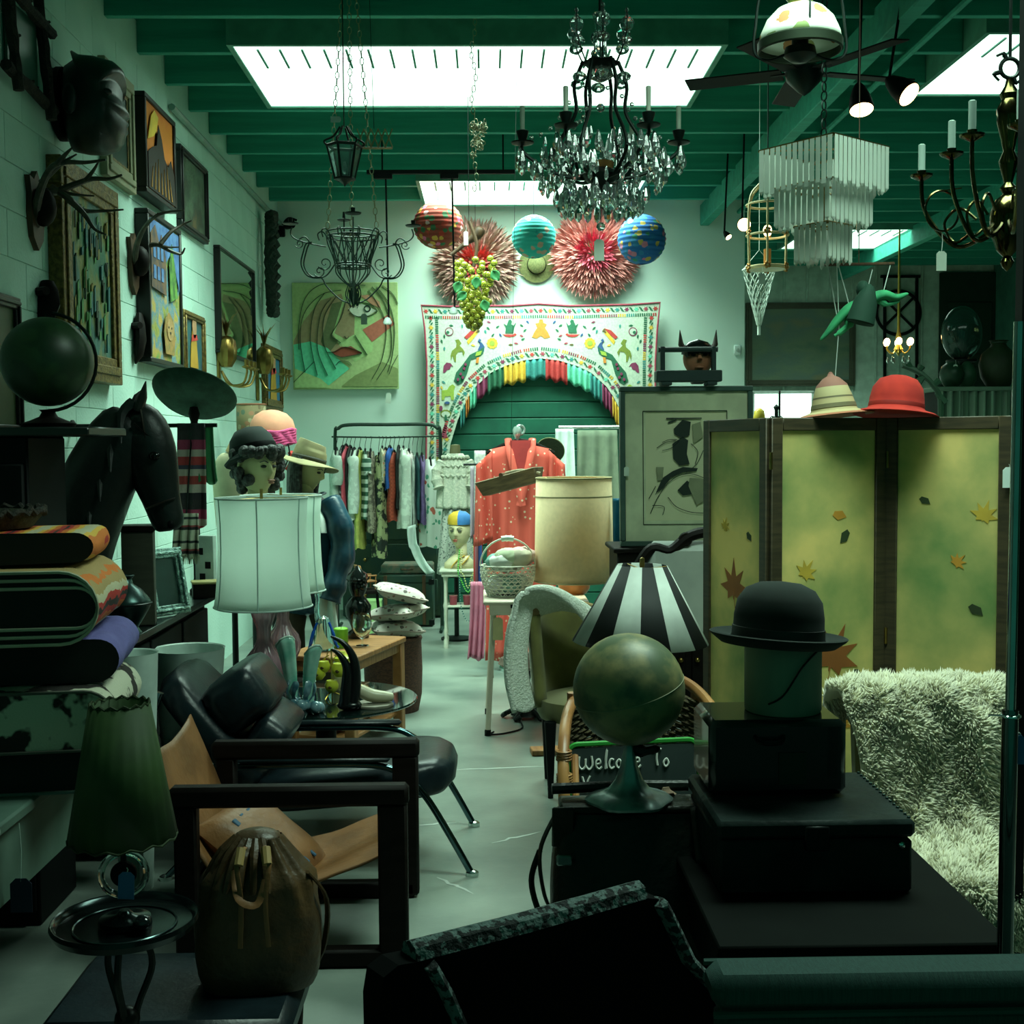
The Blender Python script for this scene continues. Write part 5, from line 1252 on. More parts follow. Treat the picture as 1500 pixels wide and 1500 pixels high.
# cream dress form
d=7.4;c=at(345,690,d)
t=thing('dress_form','cream dress form torso with slanted neck left of the doll head','dress form',(c.x-.02,c.y,0))
pole_stand(t,c.z-.30)
m_form=mat('cream_linen_form',(.55,.50,.33),.8)
b=MB();torso(b,[(c.z-.42,0,0,.10,.08),(c.z-.25,0,0,.105,.085),(c.z-.08,0,0,.12,.085),(c.z+.06,0,0,.11,.07),(c.z+.12,.0,0,.06,.05)]);b.build('torso',m_form,t,sub=1,ang=180)
b=MB();b.lathe([(.052,0),(.048,.09),(.046,.10),(0,.105)],20,(.01,0,c.z+.10),rot=(0,radians(24),0));b.build('neck_cap',mat('tan_cap',(.55,.36,.18),.6),t)
t=thing('drum_shade_lamp','floor lamp with mottled brown patterned drum shade near the back corner','floor lamp',(X(369,9.0),9.0,0))
zz=at(369,645,9.0).z;hh=52*S(9.0)
pole_stand(t,zz+.05,.13)
b=MB();b.lathe([(21*S(9),zz),(21*S(9),zz+hh)],32,caps=False);b.build('drum_shade',floral('mottled_print',(.16,.13,.06),[(.10,.07,.03),(.30,.26,.15),(.06,.10,.06),(.25,.12,.06)],22),t,solid=.004)
b=MB();b.ring((0,0,zz+hh),21*S(9),.006,32,6);b.build('shade_rim',mat('red_rim',(.3,.12,.06),.7),t)
b=MB();b.tube([(-21*S(9),0,zz+.1),(0,0,zz+.05),(21*S(9),0,zz+.1)],.003,5);b.build('shade_spider',m_blkmetal,t)

# ================================================================== clothes rack at the back
d=10.7;xl,xr=X(491,d),X(645,d);zt_=at(570,622,d).z;zr=at(570,641,d).z
t=thing('clothes_rack','dark tubular clothes rack full of shirts against the back wall','clothes rack',((xl+xr)/2,d,0))
hw=(xr-xl)/2;m_rack=mat('dark_green_tube',(.03,.06,.045),.4,metal=.5)
b=MB();b.tube(cr([(-hw,0,0),(-hw,0,1.0),(-hw,0,zt_-.10),(-hw+.03,0,zt_-.03),(-hw+.12,0,zt_),(0,0,zt_),(hw-.12,0,zt_),(hw-.03,0,zt_-.03),(hw,0,zt_-.10),(hw,0,1.0),(hw,0,0)],6),.015,8);b.build('bent_tube_frame',m_rack,t)
b=MB();b.tube([(-hw-.03,0,zr+.01),(0,0,zr),(hw+.01,0,zr+.01)],.007,6);b.build('hanging_rod',m_rack,t)
for s in (-1,1):b=MB();b.tube([(s*hw,-.28,.015),(s*hw,.28,.015)],.015,8);b.build('foot_bar',m_rack,t)
def hung(name,label,px,wpx,pt,pb,d,m,yw=.36,cuff=None,zrod=None,flare=1.0,col=None):
    c=at(px,pt,d);w=wpx*1.3*S(d);h=(pb-pt)*S(d);zrod=zrod or zr
    t=thing(name,label,'garment',(c.x,d,zrod),group='garments on the back clothes rack')
    t.rotation_euler=(0,0,.12*sin(px))
    z0=c.z-zrod
    def f(u,v):
        a=2*pi*u;sl=min(1,.35+v*6)*(1+(flare-1)*v);k=.55+.45*min(1,v*5)
        fold=1+.22*sin(a*5+v*3+px)*min(1,v*3)
        return (w/2*cos(a)*k*fold+.02*nz(v*3,px*.3)*v,yw/2*sin(a)*sl,z0-h*v+.01*sin(a*3+px))
    b=MB();b.grid(f,40,14,cu=True);ring=[f(i/40,0)for i in range(40)];b.add(ring,[tuple(range(40))]);b.build('cloth_body',m,t,ang=180)
    b=MB();b.tube(cr([(0,0,.012),(.012,0,.004),(.010,0,-.01),(0,0,z0*.5),(0,0,z0+.02)],3),.0025,5);b.tube(cr([(0,-yw*.36,z0-.05),(0,0,z0+.025),(0,yw*.36,z0-.05)],4),.010,6);b.build('hanger',m_blk,t)
    if cuff:
        q=cr([(w*.1,-yw*.42,z0-.06),(w*.25,-yw*.5,z0-h*.3),(w*.15,-yw*.5,z0-h*cuff)],5);b=MB();b.tube(q,[.045*min(1,wpx/14)+.006*sin(i)for i in range(len(q))],10);b.build('sleeve',col or m,t)
    return t
gm=lambda n,c,c2=None,sc=18:mat(n,c,.85,c2=c2,scale=sc,lo=.47,hi=.53)
G=[('hanging_shirt','pale grey green shirt at the left end of the rack',493,14,660,742,gm('cloth_palegrey',(.50,.60,.52)),.6),
     ('hanging_shirt','black patterned shirt second from the left of the rack',502,6,657,745,gm('cloth_black1',(.02,.02,.02),(.2,.2,.2),40),None),
     ('hanging_robe','coral pink striped robe on the rack beside black shirts',507,8,655,762,gm('cloth_coral',(.62,.10,.14),(.5,.07,.10)),None),
     ('hanging_jacket','plain black jacket between the coral and white robes',513,6,657,750,gm('cloth_black2',(.012,.014,.013)),None),
     ('hanging_robe','long white robe with small blue embroidery at hem',519,14,660,760,gm('cloth_white1',(.66,.76,.68)),.9),
     ('hanging_dress','narrow yellow green dress hanging lowest in the left half of the rack',527,9,660,802,gm('cloth_lime',(.48,.52,.12)),None),
     ('hanging_shirt','dark green and white striped shirt with white cuff',535,11,662,760,ramp_mat('green_stripe',[(0,(.03,.10,.06)),(.5,(.5,.58,.5))],2,14,0),.3),
     ('hanging_dress','grey brown patterned dress on the rack',543,13,662,778,gm('cloth_greybrown',(.30,.28,.20),(.12,.11,.08),30),None),
     ('hanging_dress','black and olive camouflage dress on the rack',555,16,668,815,gm('cloth_camo',(.012,.02,.014),(.30,.33,.16),14),None),
     ('hanging_blouse','cream blouse behind the camouflage dress',560,8,658,700,gm('cloth_cream',(.60,.58,.42)),None),
     ('hanging_shirt','red and green flower print shirt left of the blue one',565,8,660,708,floral('shirt_print',(.45,.38,.28),[(.5,.10,.06),(.06,.2,.10),(.5,.3,.1)],40),None),
     ('hanging_shirt','bright blue shirt in the middle of the rack',571,9,657,716,gm('cloth_blue',(.02,.10,.38)),None),
     ('hanging_shirt','rust red quilted shirt in the middle of the rack',577,12,664,762,mat('cloth_rust',(.36,.06,.03),.85,c2=(.25,.04,.02),scale=60,tex='checker'),None),
     ('hanging_jacket','black jacket right of the rust red shirt',584,6,657,745,gm('cloth_black3',(.012,.016,.015)),None),
     ('hanging_blouse','white blouse with long puffed sleeve and cuff',591,15,658,772,gm('cloth_white2',(.68,.76,.66)),1.0),
     ('hanging_shirt','white shirt with pink edged sleeve',599,10,662,708,gm('cloth_pinkwhite',(.66,.58,.56)),None),
     ('hanging_shirt','silver grey shirt on the right half of the rack',604,8,668,770,gm('cloth_silver',(.42,.48,.44)),None),
     ('hanging_coat','dark teal coat beside the purple dress',611,8,668,760,gm('cloth_teal',(.015,.07,.08)),None),
     ('hanging_dress','dull purple dress near the right end of the rack',618,9,668,766,gm('cloth_purple',(.16,.10,.26)),None),
     ('hanging_dress','long white dress with red and green print at the right end',630,22,674,800,floral('white_print',(.64,.70,.62),[(.5,.12,.08),(.64,.70,.62),(.08,.32,.2),(.64,.7,.62),(.64,.7,.62)],22),None)]
for nm,lab,px,w,pt,pb,m,cf in G:hung(nm,lab,px,w,pt,pb,d,m,cuff=cf)
c=at(611,770,10.45)
t=thing('white_scarf','long white scarf hanging low and curling right in front of the rack','scarf',(c.x,c.y,c.z))
b=MB()
def sf(u,v):
    q=v*v;return (-.05+.16*q*(1 if v>.4 else .6)+(u-.5)*.07,-.02*sin(u*6+v*4),-.43*v+.08*max(0,v-.75)+.02*(u-.5))
b.grid(sf,10,18);b.build('scarf_cloth',m_white,t,solid=.006)
b=MB();b.tube([(-.05,0,0),(-.05,.24,zr-c.z)],.004,5);b.build('hanging_loop',m_string,t)
# trunk, toy chair, lime box behind
t=thing('steamer_trunk','dark green steamer trunk with brass lock on the floor under the rack','trunk',(X(592,10.95),10.98,0))
m_trunk=mat('trunk_canvas',(.012,.045,.032),.6,c2=(.03,.06,.03),scale=6)
b=MB();b.box((0,0,.20),(.50,.34,.38),bev=.01);b.build('body',m_trunk,t)
b=MB();b.box((0,0,.425),(.51,.35,.08),bev=.014);b.build('lid',m_trunk,t)
for x in (-.17,.17):b=MB();b.box((x,-.175,.24),(.03,.008,.44),bev=.002);b.build('wood_slat',m_wood,t)
for x in (-.245,.245):
    for z in (.02,.38):b=MB();b.box((x*.96,-.172,z+.02),(.05,.012,.05),bev=.004);b.build('corner_cap',m_blkmetal,t)
b=MB();b.box((-.06,-.176,.36),(.04,.012,.06),bev=.004);b.build('lock_plate',m_brass,t)
tagcard(t,(-.06,-.185,.34),.035,.06)
t=thing('patterned_suitcase','faded patterned suitcase lying on the steamer trunk','suitcase',(X(595,10.95),10.98,.466))
b=MB();b.box((0,0,.045),(.46,.30,.09),bev=.015);b.build('case_body',mat('faded_pattern',(.05,.10,.07),.7,c2=(.16,.12,.08),scale=14),t)
b=MB();b.tube(cr([(-.05,-.15,.045),(-.03,-.18,.045),(.03,-.18,.045),(.05,-.15,.045)],4),.006,6);b.build('handle',m_wood,t)
t=thing('doll_chair','small toy wooden doll chair on the stool left of the trunk','toy chair',(X(534,9.6),9.6,.485),.5)
b=MB();b.box((0,0,.06),(.13,.12,.012),bev=.003);b.build('seat',m_midwood,t)
for sx in (-1,1):
    for sy in (-1,1):b=MB();b.tube([(sx*.055,sy*.05,0),(sx*.055,sy*.05,.06)],.006,6);b.build('leg',m_midwood,t)
b=MB();b.box((-.065,0,.13),(.012,.12,.12),bev=.003,rot=(0,-.2,0));b.build('backrest',m_midwood,t)
for sy in (-1,1):b=MB();b.box((0,sy*.055,.105),(.13,.014,.012),bev=.003);b.tube([(.055,sy*.055,.06),(.055,sy*.055,.1)],.005,6);b.build('armrest',m_midwood,t)
t=thing('plant_stool','dark three legged stool under the doll chair','stool',(X(534,9.6),9.6,0))
b=MB();b.lathe([(0,.455),(.12,.455),(.125,.47),(.12,.483),(0,.483)],24);b.build('seat',m_darkwood,t)
for k in range(3):a=k*2.09;b=MB();b.tube([(.08*cos(a),.08*sin(a),.46),(.12*cos(a),.12*sin(a),0)],.012,8);b.build('leg',m_darkwood,t)
t=thing('lime_box','lime green carton on the floor beside the trunk','box',(X(544,10.3),10.3,0))
b=MB();b.box((0,0,.15),(.14,.12,.30),bev=.004);b.build('carton',mat('lime_card',(.36,.60,.24),.7),t)
b=MB();b.box((0,0,.305),(.145,.125,.02),bev=.004);b.build('lid',mat('lime_card',(.36,.60,.24),.7),t)

t=thing('dark_dresser','dark green painted dresser against the back wall behind the clothes rack','dresser',(X(575,11.6),11.62,0))
b=MB();b.box((0,0,.56),(.92,.50,1.08),bev=.01);b.build('body',m_trunk,t)
b=MB();b.box((0,0,1.11),(.96,.54,.03),bev=.006);b.build('top',m_trunk,t)
for k in range(3):
    b=MB();b.box((0,-.255,.22+.33*k),(.84,.02,.29),bev=.006);dw=b.build('drawer',m_trunk,t)
    for x in (-.25,.25):b=MB();b.ball((x,-.275,.22+.33*k),.016,10,8);b.build('knob',m_brass,dw)
# ================================================================== centre: garments, bust table, kimono, basket, lamps
m_lace=mat('cream_lace',(.62,.62,.50),.9,c2=(.50,.52,.42),scale=60,lo=.45,hi=.5,bump=.5,bscale=90)
d=10.1;c=at(667,700,d)
t=thing('lace_blouse_form','dress form in a cream lace blouse and speckled skirt under the hanging','dress form',(c.x,c.y,0))
pole_stand(t,c.z-.3,.13)
b=MB();b.lathe([(.045,c.z+.20),(.04,c.z+.27),(0,c.z+.275)],18);b.build('neck_cap',mat('olive_neck',(.16,.15,.07),.6),t)
b=MB()
def lb(u,v):
    a=2*pi*u;r=lerp(.06,.125,min(1,v*3.5))*(1+.10*sin(a*11)*v)+.02*v
    return (r*cos(a)*1.05,r*sin(a)*.8,c.z+.20-.44*v-.012*abs(sin(a*7))*(v>.9))
b.grid(lb,88,18,cu=True);b.build('lace_blouse',m_lace,t,solid=.004,ang=180)
for k,(zz,r)in enumerate(((.17,.10),(.10,.125),(.02,.135))):
    b=MB();b.tube([((r+.012*sin(i*1.9))*cos(2*pi*i/60),(r*.8+.012*sin(i*1.9))*sin(2*pi*i/60),c.z+zz+.006*cos(i*2.2))for i in range(60)],.012,6,True);b.build('ruffle',m_lace,t)
for s in (-1,1):q=cr([(s*.10,-.02,c.z+.13),(s*.15,-.05,c.z+.03),(s*.13,-.08,c.z-.08)],5);b=MB();b.tube(q,[.045+.008*sin(i*2)for i in range(len(q))],12);b.build('sleeve',m_lace,t)
b=MB();b.grid(lambda u,v:((.10+.05*v)*cos(2*pi*u)*(1+.08*sin(2*pi*u*9)),(.09+.04*v)*sin(2*pi*u)*(1+.08*sin(2*pi*u*9)),c.z-.24-.55*v),72,12,cu=True);b.build('speckled_skirt',mat('speckled_lace',(.50,.52,.46),.9,c2=(.12,.14,.13),scale=70,lo=.55,hi=.6),t,solid=.004,ang=180)
# white wrought table with painted bust
d=9.75;c=at(673,832,d)
t=thing('white_pedestal_table','small white carved table holding the painted mannequin bust','table',(c.x,c.y,0))
m_wht=mat('ivory_paint',(.66,.68,.55),.5)
zt2=c.z
b=MB();b.box((0,0,zt2-.012),(.31,.30,.024),bev=.008);b.box((0,0,zt2-.04),(.28,.27,.035),bev=.006);b.build('top',m_wht,t)
for sx in (-1,1):
    for sy in (-1,1):
        b=MB();b.lathe([(.010,0),(.018,.0),(.018,.06),(.010,.08),(.016,.12),(.010,.17),(.013,.30),(.020,.34),(.012,.37),(.012,.50),(.018,zt2-.06)],12,(sx*.11,sy*.10,0));b.build('leg',m_wht,t)
b=MB();b.box((0,0,.33),(.24,.22,.015),bev=.004);b.build('lower_shelf',m_wht,t)
for k,x in enumerate((-.05,.06)):
    u_=thing('pink_tumbler','pink glass tumbler on the lower shelf, %s of the pair'%('left' if k==0 else 'right'),'tumbler',(c.x+x,c.y-.04,.338),group='pink tumblers under the bust table')
    b=MB();b.lathe([(0,0),(.028,0),(.034,.075),(.031,.075),(.026,.006),(0,.006)],20);b.build('cup',mat('pink_glass',(.50,.09,.12),.15,trans=.3),u_)
    b=MB();b.ring((0,0,.075),.0325,.003,20,5);b.build('rim',mat('pink_rim',(.6,.25,.25),.3),u_)
t=thing('painted_bust','ivory female mannequin bust with painted face and blue and yellow cap','mannequin head',(c.x+.005,c.y,zt2))
hz=at(675,778,d).z-zt2;m_ivory=mat('ivory_skin',(.68,.60,.36),.45)
b=MB();head_mesh(b,1.12,(0,0,hz),radians(-18),0);b.tube([(.01,.005,hz-.09),(.012,.01,hz-.17),(.01,.01,hz-.2)],[.045,.045,.06],16);b.build('head',m_ivory,t,ang=180)
b=MB();torso(b,[(0,0,0,.125,.07),(.04,0,0,.125,.072),(.075,0,0,.09,.06),(.11,.005,.005,.05,.045)]);b.build('shoulders',m_ivory,t,ang=180)
b=MB();eyes_mesh(b,1.12,(0,0,hz),radians(-18),0);b.build('eyes',mat('painted_lash',(.06,.07,.05),.4),t)
b=MB();lips_mesh(b,1.12,(0,0,hz),radians(-18),0);b.build('lips',mat('red_lip',(.40,.10,.06),.4),t)
for k,(a0,a1,col)in enumerate(((pi*.95,pi*1.45,(.75,.48,.04)),(pi*1.45,pi*1.95,(.05,.22,.55)),(-pi*.05,pi*.95,(.30,.50,.55)))):
    b=MB();b.lathe([(.093,.0),(.098,.03),(.088,.07),(.05,.10),(0,.108)],14,(0,.005,hz+.055),a0=a0,a1=a1,sy=1.15);b.build('cap_panel',mat('cap_colour_%d'%k,col,.7),t)
m_gold2=mat('yellow_sash',(.70,.40,.05),.7)
b=MB();b.tube(cr([(-.07,-.075,.01),(-.02,-.07,.07),(.04,-.05,.105)],4),.009,6,flat=.4);b.tube(cr([(.0,-.08,.02),(.05,-.07,.07),(.075,-.03,.10)],4),.009,6,flat=.4);b.build('sash',m_gold2,t)
bead=MB();bead.ball((0,0,0),.0075,8,6)
def beads(name,label,pts,n,col,r=1.0):
    t=thing(name,label,'necklace',pts[0]);path=cr([Vector(p)-Vector(pts[0])for p in pts],12);L=[0]
    me=bead.mesh('bead',ang=180);me.materials.append(col)
    for i in range(1,len(path)):L.append(L[-1]+(path[i]-path[i-1]).length)
    for k in range(n):
        s=L[-1]*k/(n-1);j=max(i for i in range(len(L))if L[i]<=s+1e-9);j=min(j,len(path)-2);f_=(s-L[j])/max(1e-9,L[j+1]-L[j])
        link_inst('bead',me,t,path[j].lerp(path[j+1],f_),(0,0,0),(r,r,r))
    b=MB();b.tube(path,.0015,4);b.build('bead_thread',m_string,t)
fy=c.y-.165
neck=[(c.x+.004,c.y-.075),]
for nm,lab,px0,px1,low,cl,n in (('green_bead_necklace','bright green bead necklace hanging in front of the bust table',670,698,864,mat('green_bead',(.10,.50,.06),.25),44),('pale_bead_necklace','pale yellow bead necklace inside the green one',674,694,858,mat('pale_bead',(.60,.62,.20),.3),36)):
    pts=[(X(px0+2,d),c.y-.06,at(px0,805,d).z),(X(px0,d),fy,zt2-.005),(X(px0+4,d),fy,at(px0,low-18,d).z),(X((px0+px1)/2,d),fy,at(px0,low,d).z),(X(px1-4,d),fy,at(px0,low-18,d).z),(X(px1,d),fy,zt2-.005),(X(px1-2,d),c.y-.06,at(px1,800,d).z)]
    beads(nm,lab,pts,n,cl,1.0 if n>40 else .85)
pts=[(X(672,d),fy-.02,zt2-.02),(X(674,d),fy-.02,at(0,890,d).z),(X(684,d),fy-.02,at(0,912,d).z),(X(692,d),fy-.02,at(0,890,d).z),(X(695,d),fy-.02,zt2-.02)]
beads('teal_bead_necklace','long dark teal bead necklace hanging lowest from the bust table',pts,40,mat('teal_bead',(.02,.14,.14),.25),.7)
# red kimono on stand
d=8.7;cx=X(762,d)
t=thing('red_kimono','coral red kimono with small white flowers spread on a stand','kimono',(cx,d,0))
def spotted(name,base,spot,scale=16):
    if name in MATS:return MATS[name]
    m=mat(name,base,.8,tex='voronoi',c2=base,scale=scale,lo=.18,hi=.20)
    r=[n for n in m.node_tree.nodes if n.type=='VALTORGB'][0].color_ramp
    r.elements[0].color=(*spot,1);r.elements[1].color=(*base,1);return m
m_kim=spotted('kimono_silk',(.66,.10,.07),(.75,.55,.38),24)
zf=lambda py:at(762,py,d).z
def kf(u,v):
    x=(u-.5);w=lerp(.44,.52,v)
    sag=.05*abs(x)*2*(1-v)
    return (x*w,-.07*cos(x*pi)-.02*sin(u*30+v*2)*(.2+v),lerp(zf(648)-sag,.07,v))
b=MB();b.grid(kf,50,20);b.build('body_panel',m_kim,t,solid=.006,ang=180)
for s in (-1,1):
    def sv(u,v):
        x=lerp(.20,.31,u);return (s*(x+.02*v*u),-.05-.025*sin(u*9+v*2),lerp(zf(660)-.10*u,zf(798)-.04*u+.03,v))
    b=MB();b.grid(sv,16,14);b.build('sleeve',m_kim,t,solid=.008,ang=180)
    b=MB();b.tube(cr([(s*.085,-.03,zf(643)),(s*.075,-.095,zf(662)),(s*.035,-.115,zf(700)),(-s*.01,-.115,zf(740))],5),[.026]*16,8,flat=.45);b.build('collar_band',m_kim,t)
b=MB();b.prism([(-.075,zf(645)),(.075,zf(645)),(.05,zf(675)),(0,zf(718)),(-.05,zf(675))],-.092,-.07);b.build('inner_lining',mat('red_lining',(.45,.04,.04),.8),t)
b=MB();b.tube(cr([(-.24,0,zf(664)),(-.1,0,zf(650)),(0,0,zf(645)),(.1,0,zf(650)),(.24,0,zf(664))],4),.014,8);b.build('shoulder_bar',m_darkwood,t)
b=MB();b.lathe([(0,0),(.16,0),(.16,.02),(.02,.04),(.016,zf(645))],20);b.build('stand_pole',m_chrome,t)
b=MB();b.lathe([(.012,0),(.016,.02),(.03,.05),(.034,.075),(.024,.10),(0,.105)],20,(-.02,0,zf(646)));b.ring((.0,0,zf(630)),.032,.010,20,8,rot=(pi/2,0,.4));b.build('glass_finial',mat('silver_glass',(.6,.75,.7),.1,metal=.6),t)
b=MB();b.box((-.02,-.02,zf(650)),(.11,.05,.04),bev=.01);b.build('black_collar',m_blk,t)
# garments behind the kimono
drape('lilac_garment','pale lilac garment edge showing left of the red kimono','garment',688,706,683,790,8.95,mat('lilac_silk',(.52,.42,.50),.7),1)
drape('white_print_garment','white speckled garment behind the red kimono sleeve','garment',694,712,660,775,8.9,mat('white_speckle',(.60,.64,.58),.8,c2=(.4,.42,.42),scale=60),1)
t=drape('pink_satin_scarf','long pink satin scarf with ruffled hem hanging beside the white metal table','scarf',688,712,852,966,8.45,mat('pink_satin',(.60,.20,.30),.4),3,.02,curve=-.02)
b=MB();b.tube([(0,0,0),(.02,.30,at(740,680,8.8).z-t.location.z)],.0012,5);b.build('hanging_loop',m_blkmetal,t)
t=drape('blue_red_scarf','narrow blue and red striped scarf beside the painted bust','scarf',693,707,783,885,8.82,ramp_mat('blue_red_stripe',[(0,(.03,.10,.35)),(.4,(.5,.06,.05)),(.7,(.45,.2,.25))],0,14,0),1)
drape('yellow_brown_garment','yellow and brown patterned garment hanging in front of the kimono','garment',738,800,690,850,8.78,floral('batik',(.50,.40,.16),[(.06,.04,.02),(.60,.50,.05),(.05,.05,.03),(.5,.45,.25)],9),4,.03)
t=thing('garment_bar','thin bar holding the scarves and garments round the kimono','rail',(X(740,8.8),8.8,at(740,680,8.8).z))
b=MB();b.tube([(-.30,.0,0),(.30,0,0)],.008,8);b.build('bar',m_blkmetal,t)
b=MB();b.tube([(.28,.06,0),(.28,.06,-at(740,680,8.8).z)],.010,8);b.tube([(.28,0,0),(.28,.06,0)],.008,8);b.build('upright',m_blkmetal,t)
# wooden trough hung by cord
c=at(748,706,7.6)
t=thing('wooden_trough','carved wooden trough with rope hanging at a slant in front of the kimono','wooden trough',(c.x,c.y,c.z),rot=(0,radians(-14),radians(-25)))
L=.20;vs=[];
for x in (-L,L):
    for (y,z)in ((-.075,.045),(.075,.045),(.045,-.04),(-.045,-.04)):vs.append((x*(1 if z>0 else .9),y,z))
b=MB();b.add(vs,[(0,3,2,1),(4,5,6,7),(0,4,7,3),(1,2,6,5),(3,7,6,2)]);b.build('carved_body',mat('grey_brown_wood',(.15,.11,.06),.7,c2=(.08,.06,.035),stretch=(1,6,6)),t,solid=.012,smooth=False)
b=MB();b.tube([(-.02,-.08,.05),(-.02,.08,.05)],.014,8);b.build('cross_peg',m_wood,t)
b=MB();b.tube(cr([(-.02,0,.06),(.10,-.02,.05),(.22,-.03,.0)],4),.010,7);b.build('rope_handle',mat('hemp_rope',(.28,.24,.15),.9),t)
b=MB();b.M=Matrix.Rotation(radians(25),4,'Z')@Matrix.Rotation(radians(14),4,'Y');b.tube([(0,0,.04),(0,0,ztop(c))],.0012,4);b.build('hanging_cord',m_blkmetal,t)
# chrome rail with hat and grey shade
d=9.1
t=thing('chrome_garment_rail','chrome garment rail with blue taped post behind the framed print','clothes rack',(X(824,d),d,0))
zr2=at(860,626,d).z
b=MB();b.tube([(-.03,0,zr2),(1.0,0,zr2)],.014,10);b.build('rail',m_chrome,t)
b=MB();b.tube([(0,0,0),(0,0,zr2)],.013,10);b.build('post',m_chrome,t)
b=MB();b.tube([(.97,0,0),(.97,0,zr2)],.013,10);b.build('post',m_chrome,t)
for py in (645,663):b=MB();b.lathe([(.016,-.025),(.016,.025)],14,(0,0,at(824,py,d).z),caps=False);b.build('blue_tape',mat('blue_tape',(.04,.25,.55),.6),t)
drape('white_shawl','white shawl hanging to a point from the chrome rail','shawl',812,842,628,715,9.05,m_white,2,.03)
drape('grey_green_coat','grey green coat hanging on the chrome rail behind the beige shade','coat',842,908,630,800,9.08,mat('grey_green_wool',(.20,.25,.17),.9,c2=(.16,.20,.14),scale=10),3,.03)
drape('blue_satin_garment','shiny blue satin garment strip beside the framed print','garment',897,912,730,815,6.9,mat('blue_satin',(.03,.22,.42),.25),1)
t=thing('green_straw_hat','dark green straw hat on the kimono stand behind its right shoulder','hat',at(806,660,8.85),rot=(radians(-60),radians(20),0))
b=MB();b.lathe([(.10,0),(.102,.006),(.06,.012),(.055,.05),(.03,.07),(0,.072)],28);b.build('crown_and_brim',mat('green_straw',(.05,.09,.05),.8,bump=.4,scale=60),t)
b=MB();b.ring((0,0,.004),.101,.004,28,5);b.build('brim_binding',mat('olive_band2',(.25,.26,.12),.8),t)

# ================================================================== white metal table, basket, beige lamp
p1=atz(712,1078,0);p2=atz(704,1045,0)
x0=p1.x;yA,yB_=p1.y,p1.y+.56;W_=.56;zt3=at(712,880,p1.y).z
t=thing('metal_table','cream white metal typing table with folded leaf and splayed legs','table',(x0+W_/2,(yA+yB_)/2,0))
m_crm=mat('cream_enamel',(.64,.55,.44),.4,c2=(.58,.5,.4),scale=5)
b=MB();b.box((0,0,zt3-.012),(W_+.02,.60,.024),bev=.008);b.build('top',m_crm,t)
b=MB();b.box((0,-.285,zt3-.05),(W_*.9,.012,.06),bev=.004);b.box((-W_/2+.03,0,zt3-.05),(.012,.52,.06),bev=.004);b.build('apron',m_crm,t)
b=MB();b.box((.06,-.29,zt3-.03),(.40,.01,.02));b.build('dark_edge_strip',m_blk,t)
for sx in (-1,1):
    for sy in (-1,1):
        b=MB();b.tube([(sx*(W_/2-.05),sy*.25,zt3-.03),(sx*(W_/2-.01),sy*.275,.02)],.015,8);lg=b.build('leg',m_crm,t)
        b=MB();b.lathe([(0,0),(.018,0),(.018,.03),(.015,.035)],10,(sx*(W_/2-.01),sy*.275,0));b.build('rubber_foot',m_blk,lg)
for sx in (-1,1):b=MB();b.tube([(sx*(W_/2-.035),-.25,.32),(sx*(W_/2-.035),.25,.32)],.010,7);b.build('side_stretcher',m_crm,t)
tagcard(t,(-W_/2+.07,-.30,zt3-.06),.055,.125,mat('manila_tag',(.60,.50,.26),.8),0,.03)
c=at(744,880,yA+.22)
t=thing('wire_basket','white wire basket with handle full of pastel cloth on the metal table','basket',(c.x,c.y,zt3))
def bk(u,v):
    a=2*pi*u;r=lerp(.115,.155,sin(v*pi*.6));return (r*cos(a),r*sin(a)*.8,.004+.17*v)
m_bw=mat('basket_white',(.74,.74,.62),.6)
b=MB()
for k in range(9):b.tube([bk(i/32,k/8)for i in range(32)],.0035,5,True)
for k in range(24):
    b.tube([bk((k+j*.6)/24,j/8)for j in range(9)],.0028,4);b.tube([bk((k-j*.6)/24,j/8)for j in range(9)],.0028,4)
b.build('wire_wall',m_bw,t)
b=MB();b.lathe([(0,.003),(.11,.003),(.11,.008),(0,.008)],24,sy=.8);b.build('base',m_bw,t)
b=MB();b.tube([(.155*cos(a),0,.17+.155*sin(a))for a in [pi*i/20 for i in range(21)]],.005,6);b.build('handle',m_bw,t)
b=MB();b.tube([(-.035,0,.322),(0,0,.326),(.035,0,.322)],.016,10);b.build('handle_grip',m_white,t)
cols=[(.74,.76,.68),(.70,.48,.44),(.62,.68,.46),(.74,.74,.76),(.30,.55,.48),(.74,.66,.50),(.70,.42,.42)]
for i in range(9):
    a=i*2.4;r=.075*sqrt(i/9);sz=.055+.012*(i%3)
    b=MB();b.ball((r*cos(a)*1.2,r*sin(a),.15+.05*(i%3)/2+.02),(sz,sz*.8,sz*.7),18,12,fn=lambda v:v*(1+.22*nz(v.x*4+i,v.y*4,v.z*4)));b.build('crumpled_cloth',mat('pastel_cloth_%d'%(i%7),cols[i%7],.85),t,ang=180)
for i in range(5):
    a=i*1.25;b=MB();b.ball((.07*cos(a),.055*sin(a),.065),(.06,.05,.055),14,10,fn=lambda v:v*(1+.2*nz(v.x*4+i*3,v.y*4,v.z*4)));b.build('crumpled_cloth',mat('pastel_cloth_%d'%(i%7),cols[i%7],.85),t,ang=180)
